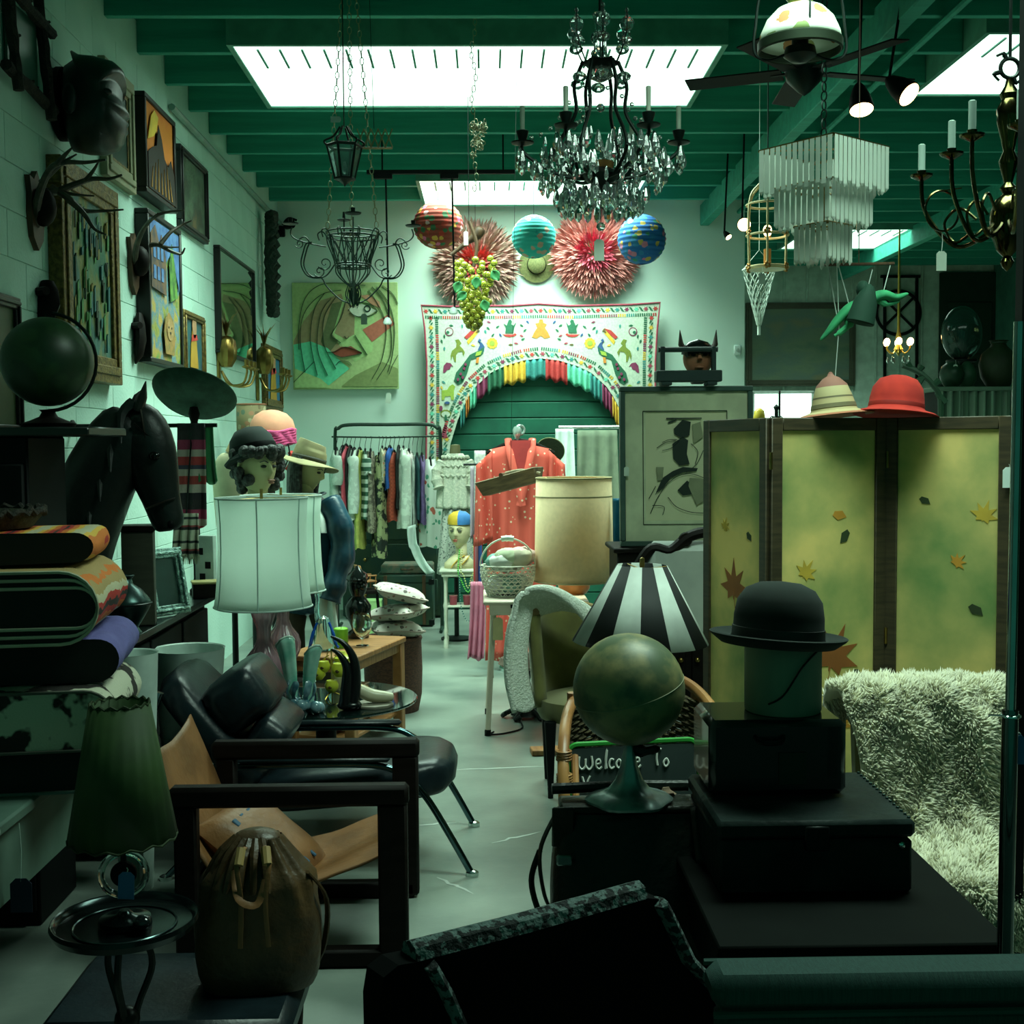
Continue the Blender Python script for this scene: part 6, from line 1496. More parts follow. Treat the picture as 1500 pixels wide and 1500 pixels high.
# beige barrel shade lamp
c=at(841,850,yA+.30);rz_=58*S(c.y)
t=thing('beige_lamp','lit table lamp with tall beige barrel shade glowing orange inside','lamp',(c.x,c.y,zt3))
zs0,zs1=c.z-zt3,at(841,700,c.y).z-zt3
b=MB();b.lathe([(rz_*1.02,zs0),(rz_,zs0+.1),(rz_*.955,zs1)],48,caps=False);b.build('lamp_shade',mat('beige_linen',(.85,.68,.42),.85,c2=(.80,.64,.39),scale=40,trl=.16),t,solid=.001)
for zz,rr_ in ((zs1-.105,.965),(zs1,.957),(zs0,1.022)):b=MB();b.ring((0,0,zz),rz_*rr_,.0045,48,6);b.build('shade_trim',mat('beige_braid',(.42,.36,.20),.9),t)
b=MB();b.lathe([(0,0),(.07,0),(.09,.03),(.095,.08),(.06,.13),(.02,.15),(.012,.30)],28);b.build('ceramic_base',mat('orange_brown_glaze',(.50,.20,.05),.3),t)
b=MB();b.ball((0,0,zs0+.28),(.035,.035,.05),14,10);b.build('bulb',mat('warm_bulb',(1,.8,.5),.5,emit=(1,.52,.16),es=20.0),t)
for k in range(3):a=k*2.09+.3;b=MB();b.tube([(0,0,zs1-.06),(rz_*.95*cos(a),rz_*.95*sin(a),zs1-.002)],.0025,5);b.build('shade_spider',m_brass,t)
b=MB();b.tube([(0,0,.28),(0,0,zs1-.04)],.006,6);b.build('harp',m_brass,t)
# iron based stool under the table
c=atz(760,1028,.0)
t=thing('iron_stool','low stool with pink cushion seat on a scrolled black iron base','stool',(X(770,7.15),7.15,0))
b=MB()
def sc6(v):return v
b.lathe([(0,.30),(.14,.30),(.165,.32),(.15,.355),(.08,.375),(0,.38)],28,flute=6,fd=.04);b.build('cushion_seat',mat('dusty_pink_cloth',(.42,.30,.25),.9,c2=(.34,.24,.2),scale=14),t)
b=MB();b.lathe([(0,.30),(.05,.295),(.03,.27),(.018,.22),(.03,.17),(.015,.12),(.05,.06),(.09,.035),(.10,.02),(0,.015)],24);b.build('pedestal',m_blkmetal,t)
for k in range(6):a=k*pi/3;b=MB();b.tube(cr([(.05*cos(a),.05*sin(a),.06),(.12*cos(a),.12*sin(a),.03),(.145*cos(a),.145*sin(a),.014),(.13*cos(a+.2),.13*sin(a+.2),.03)],4),.014,7);b.build('scroll_foot',m_blkmetal,t)
b=MB();q=atz(745,1068,.004);b.tube(cr([(-.05,-.1,.006),(-.04,-.30,.006),(-.14,-.42,.006),(-.22,-.44,.006),(-.20,-.38,.006)],6),.005,6);b.build('power_cord',m_blk,t)
# ================================================================== tub chair with crocheted throw
d=5.65
t=thing('tub_chair','olive upholstered tub chair with gilt wooden rail under the white throw','armchair',(X(865,d),d,0))
zt4=lambda py,dd=d:at(850,py,dd).z
m_olive=mat('olive_velvet',(.16,.15,.04),.8,c2=(.12,.11,.03),scale=9,sheen=.3)
m_gilt=mat('worn_gilt_wood',(.28,.17,.05),.35,c2=(.10,.05,.02),scale=9)
RX,RY=.28,.26
def rim(a):return (-RX*cos(a),RY*sin(a),lerp(.875,.66,(abs(a-pi*.15)/(pi*.95))**1.3))
arc=[-.35+(pi+.55)*i/30 for i in range(31)]
b=MB();b.tube([rim(a)for a in arc],[.022+.006*sin(i*.2)for i in range(31)],10);b.build('top_rail',m_gilt,t)
b=MB();b.grid(lambda u,v:(lambda p:(p[0]*(1-.12*v),p[1]*(1-.12*v),lerp(p[2]-.01,.40,v)))(rim(arc[0]+(arc[-1]-arc[0])*u)),30,8);b.build('curved_back',m_olive,t,solid=.05)
b=MB();b.lathe([(0,.34),(.24,.34),(.255,.37),(.25,.43),(.15,.455),(0,.46)],32,sy=.92);b.build('seat',m_olive,t)
for x,y in ((-.20,-.16),(.20,-.16),(-.20,.17),(.20,.17)):b=MB();b.lathe([(.012,0),(.020,.20),(.028,.35)],10,(x,y,0));b.build('leg',m_blk,t)
cxx,cyy=t.location.x,t.location.y
t=thing('crochet_throw','white crocheted throw draped over the tub chair rail','throw',(cxx-.22,cyy-.02,.70))
m_croc=mat('crochet_wool',(.92,.94,.86),.95,c2=(.72,.76,.66),scale=70,tex='voronoi',lo=.1,hi=.5,bump=1.0,bscale=120)
pth=[Vector(p)for p in cr([(.30,.06,.02),(.20,-.02,.14),(.08,-.05,.215),(-.03,-.07,.215),(-.10,-.09,.14),(-.125,-.10,.0),(-.12,-.11,-.16),(-.085,-.11,-.30)],5)]
def tf(u,v):
    i=v*(len(pth)-1);k=min(int(i),len(pth)-2);p=pth[k].lerp(pth[k+1],i-k);w=lerp(.30,.16,v)
    return (p.x+(u-.5)*.12*(1 if v>.45 else 1.3)+.02*sin(u*9+v*3),p.y+(u-.5)*w+.02*sin(v*7),p.z+.02*sin(u*12)*(1-.5*v)+(.5-u)*.10*(v<.55)-.08*abs(u-.4)*(v<.5)*(1-v))
b=MB();b.grid(tf,26,44);b.build('crocheted_cloth',m_croc,t,solid=.022,ang=180)
t=thing('wooden_crate_lid','small red brown wooden board lying on the floor by the tub chair','board',(*atz(800,1104,0).xy,0),.1)
b=MB();b.box((0,0,.015),(.16,.10,.03),bev=.004);b.build('board',m_midwood,t)
b=MB();b.box((0,0,.036),(.02,.10,.012),bev=.003);b.build('batten',m_wood,t)
# ================================================================== rattan chair with chalkboard, striped lamp
cx2,cy2=X(938,3.75),3.75
t=thing('rattan_armchair','rattan armchair with woven wicker back behind the round globe','armchair',(cx2,cy2,0))
m_ratt=mat('rattan_cane',(.40,.19,.06),.4,c2=(.28,.12,.04),scale=8);m_wicker=mat('woven_wicker',(.10,.075,.03),.7,c2=(.04,.03,.012),scale=90,stretch=(1,1,3),bump=1.0,bscale=120)
hwx=.245
b=MB();b.tube(cr([(-hwx,-.22,.0),(-hwx-.005,-.21,.50),(-hwx,-.10,.70),(-.20,.16,.77),(-.10,.21,.83),(.06,.22,.85),(.18,.20,.82),(hwx,.06,.75),(hwx+.005,-.20,.66),(hwx,-.22,.0)],7),.018,9);b.build('outer_cane_loop',m_ratt,t)
b=MB();b.tube(cr([(-hwx+.03,-.215,.0),(-hwx+.03,-.20,.48),(-hwx+.035,-.08,.66)],6),.011,8);b.build('inner_cane',m_ratt,t);b=MB();b.tube(cr([(hwx-.03,-.215,.0),(hwx-.03,-.20,.48),(hwx-.03,-.08,.66)],6),.011,8);b.build('inner_cane',m_ratt,t)
for zz in (.60,.665):
    b=MB()
    for k in range(4):b.ring((-hwx-.002,-.16+.02*(zz-.6)/.065,zz+.008*k),.021,.004,14,5)
    b.build('cane_binding',m_ratt,t)
for x in (-.2,.2):b=MB();b.tube([(x,.18,.80),(x*1.05,.22,0)],.016,8);b.build('rear_leg',m_ratt,t)
b=MB()
def wb(u,v):
    x=(u-.5)*.42;return (x,.20-.25*x*x*4,lerp(.40,.76+.06*(1-(2*u-1)**2),v))
for k in range(34):b.tube([(wb(i/20,k/33)[0],wb(i/20,k/33)[1]+.005*(1 if (i+k)%2 else-1),wb(i/20,k/33)[2])for i in range(21)],.0058,4)
for k in range(11):b.tube([wb(k/10,i/8)for i in range(9)],.006,5)
wk=b.build('woven_back',m_wicker,t);wk['kind']='stuff'
b=MB();b.box((0,-.01,.385),(.44,.40,.03),bev=.01);b.build('seat',m_wicker,t)
tb=thing('chalk_sign','green edged blackboard sign with chalk writing propped in the rattan chair','sign',(X(935,3.62),3.635,.403),rot=(radians(-9),radians(-2.0),0))
wb_,hb=.395,.298
b=MB();b.box((0,0,hb/2),(wb_-.02,.010,hb-.02),bev=.003);b.build('slate',mat('slate_black',(.014,.028,.026),.7,c2=(.02,.035,.032),scale=9),tb)
b=MB();r_=.03;pts=[]
for (x,z,a0)in ((wb_/2-r_,hb-r_,0),(-wb_/2+r_,hb-r_,pi/2),(-wb_/2+r_,r_,pi),(wb_/2-r_,r_,1.5*pi)):pts+=[(x+r_*cos(a0+i*pi/10),0,z+r_*sin(a0+i*pi/10))for i in range(6)]
b.tube(pts,.008,6,True);b.build('green_rim',mat('green_plastic',(.03,.30,.04),.4),tb)
m_chalk=mat('chalk',(.72,.74,.68),.95)
def chalk_text(strokes,x0,z0,s):
    for ch in strokes:
        b=MB()
        for st in ch:b.tube(cr([(x0+x*s,-.0072,z0+z*s)for x,z in st],4),.0034,5)
        b.build('chalk_letter',m_chalk,tb)
WEL=[[[(0,.55),(-.05,.2),(.08,.02),(.22,.15),(.26,.45),(.24,.2),(.38,.02),(.52,.18),(.5,.55)]],[[(.68,.2),(.85,.25),(.83,.4),(.7,.35),(.68,.12),(.8,.0),(.92,.1)]],[[(1.05,.0),(1.1,.4),(1.16,.8),(1.08,.4),(1.1,.02)]],[[(1.42,.35),(1.3,.38),(1.22,.18),(1.3,.02),(1.44,.08)]],[[(1.62,.35),(1.52,.2),(1.6,.02),(1.72,.15),(1.66,.35),(1.6,.32)]],[[(1.84,.0),(1.86,.35),(1.84,.18),(1.96,.36),(1.98,.02)],[(1.98,.2),(2.1,.36),(2.13,.02)]],[[(2.3,.2),(2.47,.25),(2.45,.4),(2.32,.35),(2.3,.12),(2.42,0),(2.54,.1)]]]
TO=[[[(3.05,.66),(3.2,.72),(3.42,.70)],[(3.26,.70),(3.2,.35),(3.22,.05)]],[[(3.58,.30),(3.48,.15),(3.56,0),(3.68,.12),(3.62,.3),(3.57,.28)]]]
chalk_text(WEL+TO,-.165,hb-.076,.073)
chalk_text([[[(0,.6),(.08,.3),(.14,.1)],[(.14,.1),(.22,.4),(.34,.62)]]],-.160,hb-.140,.073)
# striped lamp
d=4.34;c=at(934,940,d)
t=thing('lamp_pedestal','black side table standing behind the rattan chair under the striped lamp','table',(c.x,d,0))
b=MB();b.lathe([(0,.53),(.17,.53),(.175,.54),(.17,.55),(0,.55)],32);b.build('top',m_darkwood,t)
b=MB();b.lathe([(0,0),(.14,0),(.13,.02),(.025,.05),(.02,.45),(.06,.53)],20);b.build('pedestal',m_darkwood,t)
t=thing('striped_lamp','lamp with wide black and white striped cone shade','lamp',(c.x,d,.55),rot=(0,radians(1.5),0))
z0,z1=c.z-.55,at(934,828,d).z-.55;r0,r1=100*S(d),37*S(d)
b=MB();nst=14;nn=nst*4
b.add([(r*cos(2*pi*i/nn+.10),r*sin(2*pi*i/nn+.10),z)for r,z in ((r0,z0),(r1,z1))for i in range(nn)],[(i,(i+1)%nn,nn+(i+1)%nn,nn+i)for i in range(nn)])
b.mi=[(i//4)%2 for i in range(nn)]
b.build('lamp_shade',[mat('shade_black',(.006,.008,.008),.7),mat('shade_white',(.78,.84,.78),.8,trl=.35)],t,solid=.002)
b=MB();b.lathe([(0,0),(.07,0),(.075,.02),(.03,.04),(.05,.10),(.06,.16),(.03,.24),(.012,.28),(.010,z1-.03)],28);b.build('lamp_base',mat('grey_ceramic',(.10,.13,.12),.3),t)
b=MB();b.lathe([(.0,z1+.03),(.008,z1+.025),(.01,z1),(.004,z1-.02)],12);b.build('finial',m_brass,t)
for k in range(3):a=k*2.09;b=MB();b.tube([(0,0,z1-.015),(r1*cos(a),r1*sin(a),z1-.003)],.0025,5);b.build('shade_spider',m_brass,t)
# ================================================================== framed print on sideboard, yoke and mask
d=6.0
zp0,zp1=at(1000,800,d).z,at(1000,566,d).z;xp0,xp1=X(908,d),X(1103,d)
t=thing('dark_sideboard','tall dark sideboard carrying the framed ink print','sideboard',((xp0+xp1)/2,d+.14,0))
b=MB();b.box((0,0,zp0/2-.01),(xp1-xp0+.04,.40,zp0-.03),bev=.008);b.build('body',m_darkwood,t)
b=MB();b.box((0,0,zp0-.014),(xp1-xp0+.08,.44,.024),bev=.006);b.build('top',m_darkwood,t)
for k in range(2):
    b=MB();b.box((-.17+.34*k,-.205,zp0*.5),(.31,.02,zp0*.8),bev=.006);dd=b.build('door',m_darkwood,t);b=MB();b.ball((-.04+.08*k,-.225,zp0*.5),.014,10,8);b.build('knob',m_brass,dd)
t=thing('ink_print','large framed ink drawing of a woman with wide cream mount','framed print',(xp0,d+.03,zp0),rot=(radians(-2),0,0))
w_,h_=xp1-xp0,zp1-zp0
m_mnt=mat('cream_mount',(.62,.66,.44),.8);m_paper=mat('print_paper',(.66,.66,.42),.8,c2=(.62,.62,.40),scale=5)
def art_ink(b,w,h,y):
    px=lambda x,yy:((x-908)/195*w,(800-yy)/234*h)
    k=0
    for pts,m in (([(987,628),(1000,615),(1012,618),(1010,638),(998,642),(988,636)],0),([(985,650),(1000,640),(1008,645),(1006,665),(1010,680),(995,682),(986,672)],0),([(976,612),(1028,612),(1028,613.5),(976,614)],0),([(978,618),(990,614),(992,616),(980,620)],0),([(960,722),(970,700),(985,690),(1000,684),(1022,686),(1020,690),(1000,692),(982,700),(970,716)],0),
                   ([(992,718),(1006,704),(1018,712),(1014,724),(1000,726)],0),([(961,684),(972,684),(970,702),(963,704)],1),([(1010,700),(1030,702),(1040,730),(1020,740),(1008,712)],1),([(1014,622),(1026,618),(1030,640),(1016,650)],1)):
        k+=1;b.prism([px(*p)for p in pts],y-.0065-.0004*k,y-.006,m)
    for pts in ([(952,752),(965,725),(985,702),(1010,694),(1035,702)],[(978,728),(990,742),(1010,750),(1033,752)],[(970,660),(985,655),(1000,640)],[(962,656),(975,648),(990,645)],[(1012,650),(1022,662),(1018,680)],[(955,740),(972,742),(970,754)],[(970,648),(980,644),(992,644)],[(1005,692),(1020,680),(1030,660)],[(960,712),(950,730)]):
        b.tube(cr([(px(*p)[0],y-.008,px(*p)[1])for p in pts],5),.0016,4,m=0)
    for a,c2 in (((942,602),(1065,602)),((942,768),(1065,768)),((942,602),(942,768)),((1065,602),(1065,768))):b.tube([(px(*a)[0],y-.008,px(*a)[1]),(px(*c2)[0],y-.008,px(*c2)[1])],.0018,4,m=0)
    return [mat('ink_black',(.015,.03,.02),.7),mat('ink_wash',(.28,.30,.18),.8)]
frame_parts(t,w_,h_,.026,.06,mat('grey_green_frame',(.05,.10,.08),.5),m_paper,mat_w=.10,mmat=m_mnt,art=art_ink,proud=.018)
tagcard(t,(.03,-.065,h_*.55),.025,.045)
c=at(1008,560,d)
t=thing('black_wooden_yoke','black wooden box press with two posts and top bar standing on the print frame','wooden press',(c.x,d+.005,zp1+.004))
m_yk=mat('blue_black_wood',(.020,.045,.042),.6)
b=MB();b.box((0,0,.045),(.32,.09,.055),bev=.004);b.build('base_box',m_yk,t)
for x in (-.11,.11):b=MB();b.box((x,0,.009),(.05,.10,.018),bev=.003);b.build('foot',m_yk,t)
for x in (-.125,.125):b=MB();b.box((x,0,.13),(.022,.03,.12),bev=.003);b.build('post',m_yk,t)
b=MB();b.tube([(-.145,0,.175),(.145,0,.175)],.013,8);b.build('top_bar',m_yk,t)
c=at(1020,535,d+.12)
t=thing('bat_ear_mask','carved mask with tall pointed dark ears behind the black wooden press','mask',(c.x,d+.07,zp1+.03))
b=MB();b.ball((0,0,.11),(.075,.04,.085),24,16);b.build('face',mat('mask_face',(.42,.17,.09),.5),t)
b=MB();b.lathe([(.082,0),(.08,.03),(.05,.06),(0,.075)],20,(0,.005,.13),sy=.6);b.build('dark_cap',m_horn,t)
for s in (-1,1):b=MB();b.tube([(s*.05,0,.12),(s*.085,.0,.18),(s*.09,0,.25)],[.035,.028,.003],8,flat=.5);b.build('ear',mat('ear_brown',(.05,.03,.02),.6),t)
b=MB();b.tube([(0,-.038,.13),(0,-.055,.10)],[.008,.013],8);b.ball((0,-.038,.065),(.022,.008,.007),10,6);b.build('nose_and_mouth',MATS['mask_face'],t)
for s in (-1,1):b=MB();b.ball((s*.028,-.036,.125),(.013,.006,.007),10,6);b.build('eye',m_blk,t)
b=MB();b.box((0,.02,.01),(.06,.06,.05),bev=.006);b.build('mount',m_yk,t)
# carved settee
d=5.1
t=thing('carved_settee','grey upholstered settee with carved dark wooden crest behind the striped shade','settee',(X(1030,d),d+.15,0))
m_gry=mat('grey_silk',(.34,.38,.34),.5,c2=(.29,.33,.30),scale=8)
zz=at(1000,800,d).z
b=MB();b.box((.05,0,zz-.22),(.55,.10,.46),bev=.04);b.build('upholstered_back',m_gry,t)
b=MB();b.box((.05,-.16,.38),(.60,.46,.14),bev=.04);b.build('seat',m_gry,t)
b=MB();b.tube(cr([(-.26,-.03,zz-.10),(-.20,-.03,zz-.02),(-.12,-.03,zz-.03),(-.04,-.03,zz+.03),(.05,-.03,zz+.05),(.14,-.03,zz+.03),(.22,-.03,zz-.03),(.30,-.03,zz-.02),(.36,-.03,zz-.10)],5),.024,8);b.ring((-.055,-.04,zz+.02),.022,.009,14,6,rot=(pi/2,0,0));b.build('carved_crest',m_darkwood,t)
for sx in (-1,1):
    for y in (-.34,.04):b=MB();b.tube(cr([(.05+sx*.27,y,.33),(.05+sx*.30,y-.02,.18),(.05+sx*.27,y,0)],4),[.03]*4+[.022]*4+[.016],8);b.build('leg',m_darkwood,t)
# ================================================================== gold folding screen
hinge=[(X(1034,4.68),4.68),(X(1128,4.26),4.26),(X(1298,4.42),4.42),(X(1487,4.16),4.16)]
zs=at(1130,612,4.28).z
t=thing('folding_screen','three panel folding screen with gold leaf panels and pressed autumn leaves','folding screen',((hinge[0][0]+hinge[3][0])/2,4.4,0))
m_scr=mat('screen_wood',(.06,.045,.022),.5,c2=(.035,.028,.014),stretch=(1,1,8))
m_goldp=mat('gold_leaf_paper',(.95,.78,.30),.55,c2=(.20,.36,.12),scale=2.2,lo=.40,hi=.66,detail=6,trl=.35,bump=.1)
def maple(r):
    o=[]
    for k,(a,rr_)in enumerate(((90,1.0),(72,.45),(50,.85),(35,.42),(8,.80),(-12,.35),(-40,.45),(-75,.18),(-90,.30),(-105,.18),(-140,.45),(-168,.35),(172,.80),(145,.42),(130,.85),(108,.45))):o.append((r*rr_*cos(radians(a)),r*rr_*sin(radians(a))))
    return o
LV={'o':mat('leaf_orange',(.55,.26,.03),.7),'y':mat('leaf_yellow',(.62,.42,.05),.7),'b':mat('leaf_brown',(.30,.10,.02),.7),'d':mat('leaf_dark',(.03,.05,.015),.7)}
leaves=[[(.30,.72,.028,.3,'y'),(.78,.70,.018,.8,'d'),(.48,.54,.085,0,'b'),(.62,.47,.018,.5,'d')],
          [(.25,.60,.042,.6,'y'),(.62,.76,.024,.2,'o'),(.67,.70,.024,2.2,'d'),(.31,.40,.022,.9,'d'),(.55,.35,.10,.4,'b'),(.82,.31,.015,.3,'d'),(.66,.16,.04,.3,'o'),(.40,.1,.03,1.2,'y')],
          [(.28,.80,.018,.5,'d'),(.86,.76,.045,.3,'y'),(.60,.63,.030,.8,'o'),(.80,.50,.024,.6,'d'),(.52,.31,.016,1.2,'d'),(.22,.20,.02,.7,'d'),(.68,.17,.11,.5,'o')]]
tagp=None
for k in range(3):
    (xa,ya),(xb,yb2)=hinge[k],hinge[k+1];dx,dy=xb-xa,yb2-ya;L=sqrt(dx*dx+dy*dy)-.006;a=atan2(dy,dx)
    M0=Matrix.Translation((xa-t.location.x,ya-t.location.y,0))@Matrix.Rotation(a,4,'Z')
    fw=.045
    b=MB();b.M=M0
    for c3,d3 in (((fw/2,0,zs/2),(fw,.025,zs)),((L-fw/2,0,zs/2),(fw,.025,zs)),((L/2,0,zs-fw/2),(L-2*fw,.024,fw)),((L/2,0,.06),(L-2*fw,.024,fw)),((L/2,0,.36),(L-2*fw,.024,fw*.8))):b.box(c3,d3,bev=.003)
    pf=b.build('panel_frame',m_scr,t)
    b=MB();b.M=M0;b.box((L/2,0,(zs+.38)/2-fw/2),(L-2*fw+.004,.006,zs-.38-fw),bev=0);pn=b.build('gold_panel',m_goldp,t)
    b=MB();b.M=M0;b.box((L/2,0,.21),(L-2*fw+.004,.01,.26));b.build('kick_panel',m_scr,t)
    for (u,v,r,an,cc)in leaves[k]:
        b=MB();x=fw+(L-2*fw)*u;z=.38+(zs-.38-fw)*v
        b.M=M0@Matrix.Translation((x,-.0035,z))@Matrix.Rotation(an,4,'Y')
        b.prism(maple(r*1.4)if r>.027 else [(r*1.2,0),(r*.3,r*.8),(-r,r*.5),(-r*1.2,-r*.2),(-.2*r,-r*.7)],-.0012,0)
        if r>.07:b.tube([(0,-.001,0),(.02,-.001,r*-1.4)],.0012,4)
        b.build('pressed_leaf',LV[cc],pn,smooth=False)
for k in (1,2):
    for zz2 in (.3,.9,zs-.15):b=MB();b.tube([(hinge[k][0]-t.location.x,hinge[k][1]-t.location.y-.016,zz2-.03),(hinge[k][0]-t.location.x,hinge[k][1]-t.location.y-.016,zz2+.03)],.006,8);b.build('hinge',m_brass,t)
p3=Vector((lerp(hinge[2][0],hinge[3][0],.93),lerp(hinge[2][1],hinge[3][1],.93)-.03,at(1470,680,4.16).z))-t.location
tagcard(t,p3,.042,.07,m_white,0,.01)
# hats on the screen
def hat_on(name,label,px,py,d,s,mt,prof,band=None,tilt=(0,0,0)):
    c=at(px,py,d);t=thing(name,label,'hat',(c.x,c.y,c.z),rot=tilt)
    b=MB();b.lathe([(r*s,z*s)for r,z in prof],40);b.build('crown_and_brim',mt,t)
    if band:b=MB();b.lathe([(r*s,z*s)for r,z in band[0]],40,caps=False);b.build('hat_band',band[1],t)
    return t
bowl=[(0,.012),(.20,.012),(.29,.0),(.315,-.012),(.318,-.006),(.29,.010),(.22,.03),(.205,.05),(.20,.12),(.185,.20),(.14,.265),(.07,.292),(0,.298)]
hat_on('red_felt_hat','bright red felt bowler perched on top of the folding screen',1312,607,4.36,.47,mat('red_felt',(.42,.024,.014),.95,c2=(.34,.018,.012),scale=14),bowl,([(.206,.045),(.208,.05),(.205,.08)],mat('red_ribbon',(.30,.018,.012),.7)),(radians(-5),radians(6),0))
straw=[(0,.012),(.20,.012),(.33,-.02),(.335,-.012),(.20,.03),(.19,.05),(.165,.15),(.13,.25),(.07,.31),(.03,.33),(.015,.36),(0,.365)]
m_straw=ramp_mat('banded_straw',[(0,(.34,.12,.06)),(.04,(.42,.34,.17)),(.34,(.40,.32,.16)),(.37,(.12,.10,.05)),(.41,(.42,.35,.18)),(.62,(.26,.11,.08)),(.9,(.22,.08,.06))],2,6.0,.03,repeat=False)
hat_on('straw_sun_hat','banded pale straw hat with pointed crown left of the red hat',1222,607,4.40,.42,m_straw,straw,([(.19,.05),(.194,.055),(.185,.09)],mat('straw_braid',(.16,.14,.07),.8)),(radians(-3),radians(-5),0))
# ================================================================== right foreground: bag, globe, trunks, bowler
d=2.72
t=thing('bag_stool','low black stool hidden under the doctor bag','stool',(X(955,d),d+.03,0))
b=MB();b.box((0,0,.40),(.46,.34,.05),bev=.015);b.build('seat',m_blk,t)
for sx in (-1,1):
    for sy in (-1,1):b=MB();b.lathe([(.016,0),(.022,.38)],10,(sx*.18,sy*.12,0));b.build('leg',m_blk,t)
t=thing('doctor_bag','large black leather doctor bag with metal clasps and side strap','bag',(X(950,d),d+.03,.427))
m_bagl=mat('old_black_leather',(.008,.011,.009),.38,c2=(.014,.018,.012),scale=8,bump=.4,bscale=50,spec=.25)
zb=at(940,1186,d).z-.427
def bg(u,v):
    a=2*pi*u;sg=lambda q:(abs(q)**.45)*(1 if q>0 else-1)
    w=.215*(1-.05*v)*(1+.05*sin(v*pi));dd=lerp(.14,.05,max(0,(v-.35)/.65)**1.2)if v>.35 else .14
    return (w*sg(cos(a)),dd*sg(sin(a)),zb*v*.985)
b=MB();b.grid(bg,48,16,cu=True);ring=[bg(i/48,1)for i in range(48)];b.add(ring,[tuple(range(48))]);ring=[bg(i/48,0)for i in range(48)];b.add(ring,[tuple(range(48))[::-1]]);b.build('bag_body',m_bagl,t,ang=60)
b=MB();b.box((0,-.0,zb+.004),(.40,.105,.016),bev=.006);b.build('frame_top',m_bagl,t)
b=MB();b.tube([(-.215,.04,zb+.03),(-.05,.045,zb+.034),(.10,.045,zb+.032)],.013,8);b.build('rolled_flap',m_bagl,t)
b=MB();b.box((-.195,-.055,zb-.03),(.05,.012,.10),bev=.004,rot=(.25,0,0));b.build('buckle_strap',m_bagl,t)
b=MB();b.box((-.195,-.098,zb-.09),(.036,.012,.024),bev=.004);b.build('metal_clasp',mat('dull_steel',(.25,.34,.33),.35,metal=.9),t)
b=MB();b.grid(lambda u,v:(.09+.14*u,-.05-.085*v,zb+.006-.10*v+.008*sin(u*9)),12,6);b.build('side_flap',m_bagl,t,solid=.008)
b=MB();b.ball((.15,-.135,zb-.09),(.008,.004,.008),10,6);b.build('stud',m_chrome,t)
b=MB();b.tube(cr([(-.21,0,zb-.02),(-.245,-.01,zb-.10),(-.235,-.02,zb-.20),(-.205,-.02,zb-.25)],6),.010,7,flat=.4);b.tube(cr([(-.245,0,zb-.10),(-.265,0,zb-.17),(-.245,0,zb-.25),(-.21,0,zb-.30)],6),.007,7);b.build('carry_handle',m_bagl,t)
b=MB();b.tube(cr([(.18,-.06,zb-.01),(.27,-.08,zb-.08),(.31,-.09,zb-.20),(.29,-.09,zb-.30)],6),.006,7);b.build('shoulder_strap',m_bagl,t)
# globe on the bag
gz=at(918,1012,d).z;bz=.427+zb+.014
t=thing('desk_globe','faded olive desk globe on a flared metal foot standing on the bag','globe',(X(922,d),d+.02,bz))
b=MB();b.ball((0,0,gz-bz),.126,48,28,rot=(.3,.35,0))
m_gl=mat('faded_map',(.26,.23,.10),.45,c2=(.08,.11,.055),scale=16,lo=.40,hi=.60,detail=8)
b.build('sphere',m_gl,t)
b=MB();b.tube([Vector((.1265*cos(2*pi*i/60),.1265*sin(2*pi*i/60),gz-bz))if False else Vector((0,0,gz-bz))+Euler((.10,-.26,0)).to_matrix()@Vector((.1263*cos(2*pi*i/60),.1263*sin(2*pi*i/60),0))for i in range(60)],.0012,5,True);b.build('equator_seam',mat('seam_pale',(.24,.25,.14),.6),t)
b=MB();b.lathe([(0,0),(.094,0),(.096,.006),(.085,.016),(.06,.022),(.045,.03),(.03,.05),(.018,.085),(.010,gz-bz-.127),(.016,gz-bz-.124),(0,gz-bz-.120)],32,flute=6,fd=.05);b.build('flared_foot',mat('silver_foot',(.30,.40,.38),.3,metal=.3,c2=(.10,.14,.14),scale=14),t)
b=MB();b.tube(cr([(0,.02,gz-bz-.128),(.03,.0,gz-bz-.142),(.07,0,gz-bz-.135)],4),[.016]*5+[.010]*3+[.004],8);b.build('axis_arm',m_blkmetal,t)
t=thing('wood_chip','small pale wooden wedge lying on top of the bag','wedge',(X(975,d+.06),d+.055,bz-.002),.3)
b=MB();b.box((0,0,.012),(.05,.02,.022),bev=.006,taper=.4);b.build('wedge',mat('pale_wedge',(.30,.20,.13),.7),t)
b=MB();b.box((0,-.011,.008),(.03,.004,.008),bev=.001);b.build('notch',m_wood,t)
# black table, trunk, case, hat block, bowler
t=thing('black_table','low black table under the stacked trunks at the right','table',(.66,2.54,0))
b=MB();b.box((.02,0,.675),(.54,.74,.03),bev=.004);b.build('top',mat('black_lacquer',(.004,.006,.005),.7,spec=.06),t)
for sx in (-1,1):
    for sy in (-1,1):b=MB();b.box((.02+sx*.24,sy*.33,.33),(.05,.05,.66),bev=.004);b.build('leg',m_blk,t)
b=MB();b.box((.02,0,.60),(.50,.70,.12),bev=.004);b.build('apron',m_blk,t)
t=thing('studded_trunk','flat black studded trunk on the black table','trunk',(.655,2.60,.692))
m_trk=mat('black_trunk',(.009,.015,.014),.5,c2=(.016,.026,.024),scale=9,bump=.3,spec=.1)
b=MB();b.box((0,0,.055),(.39,.36,.11),bev=.006);b.build('body',m_trk,t)
b=MB();b.box((0,0,.132),(.40,.37,.036),bev=.008);b.build('lid',m_trk,t)
for k in range(16):b=MB();b.ball((.19,-.17+.0225*k,.151),.004,6,4);b.build('stud',mat('dark_stud',(.08,.13,.12),.3,metal=.9),t)
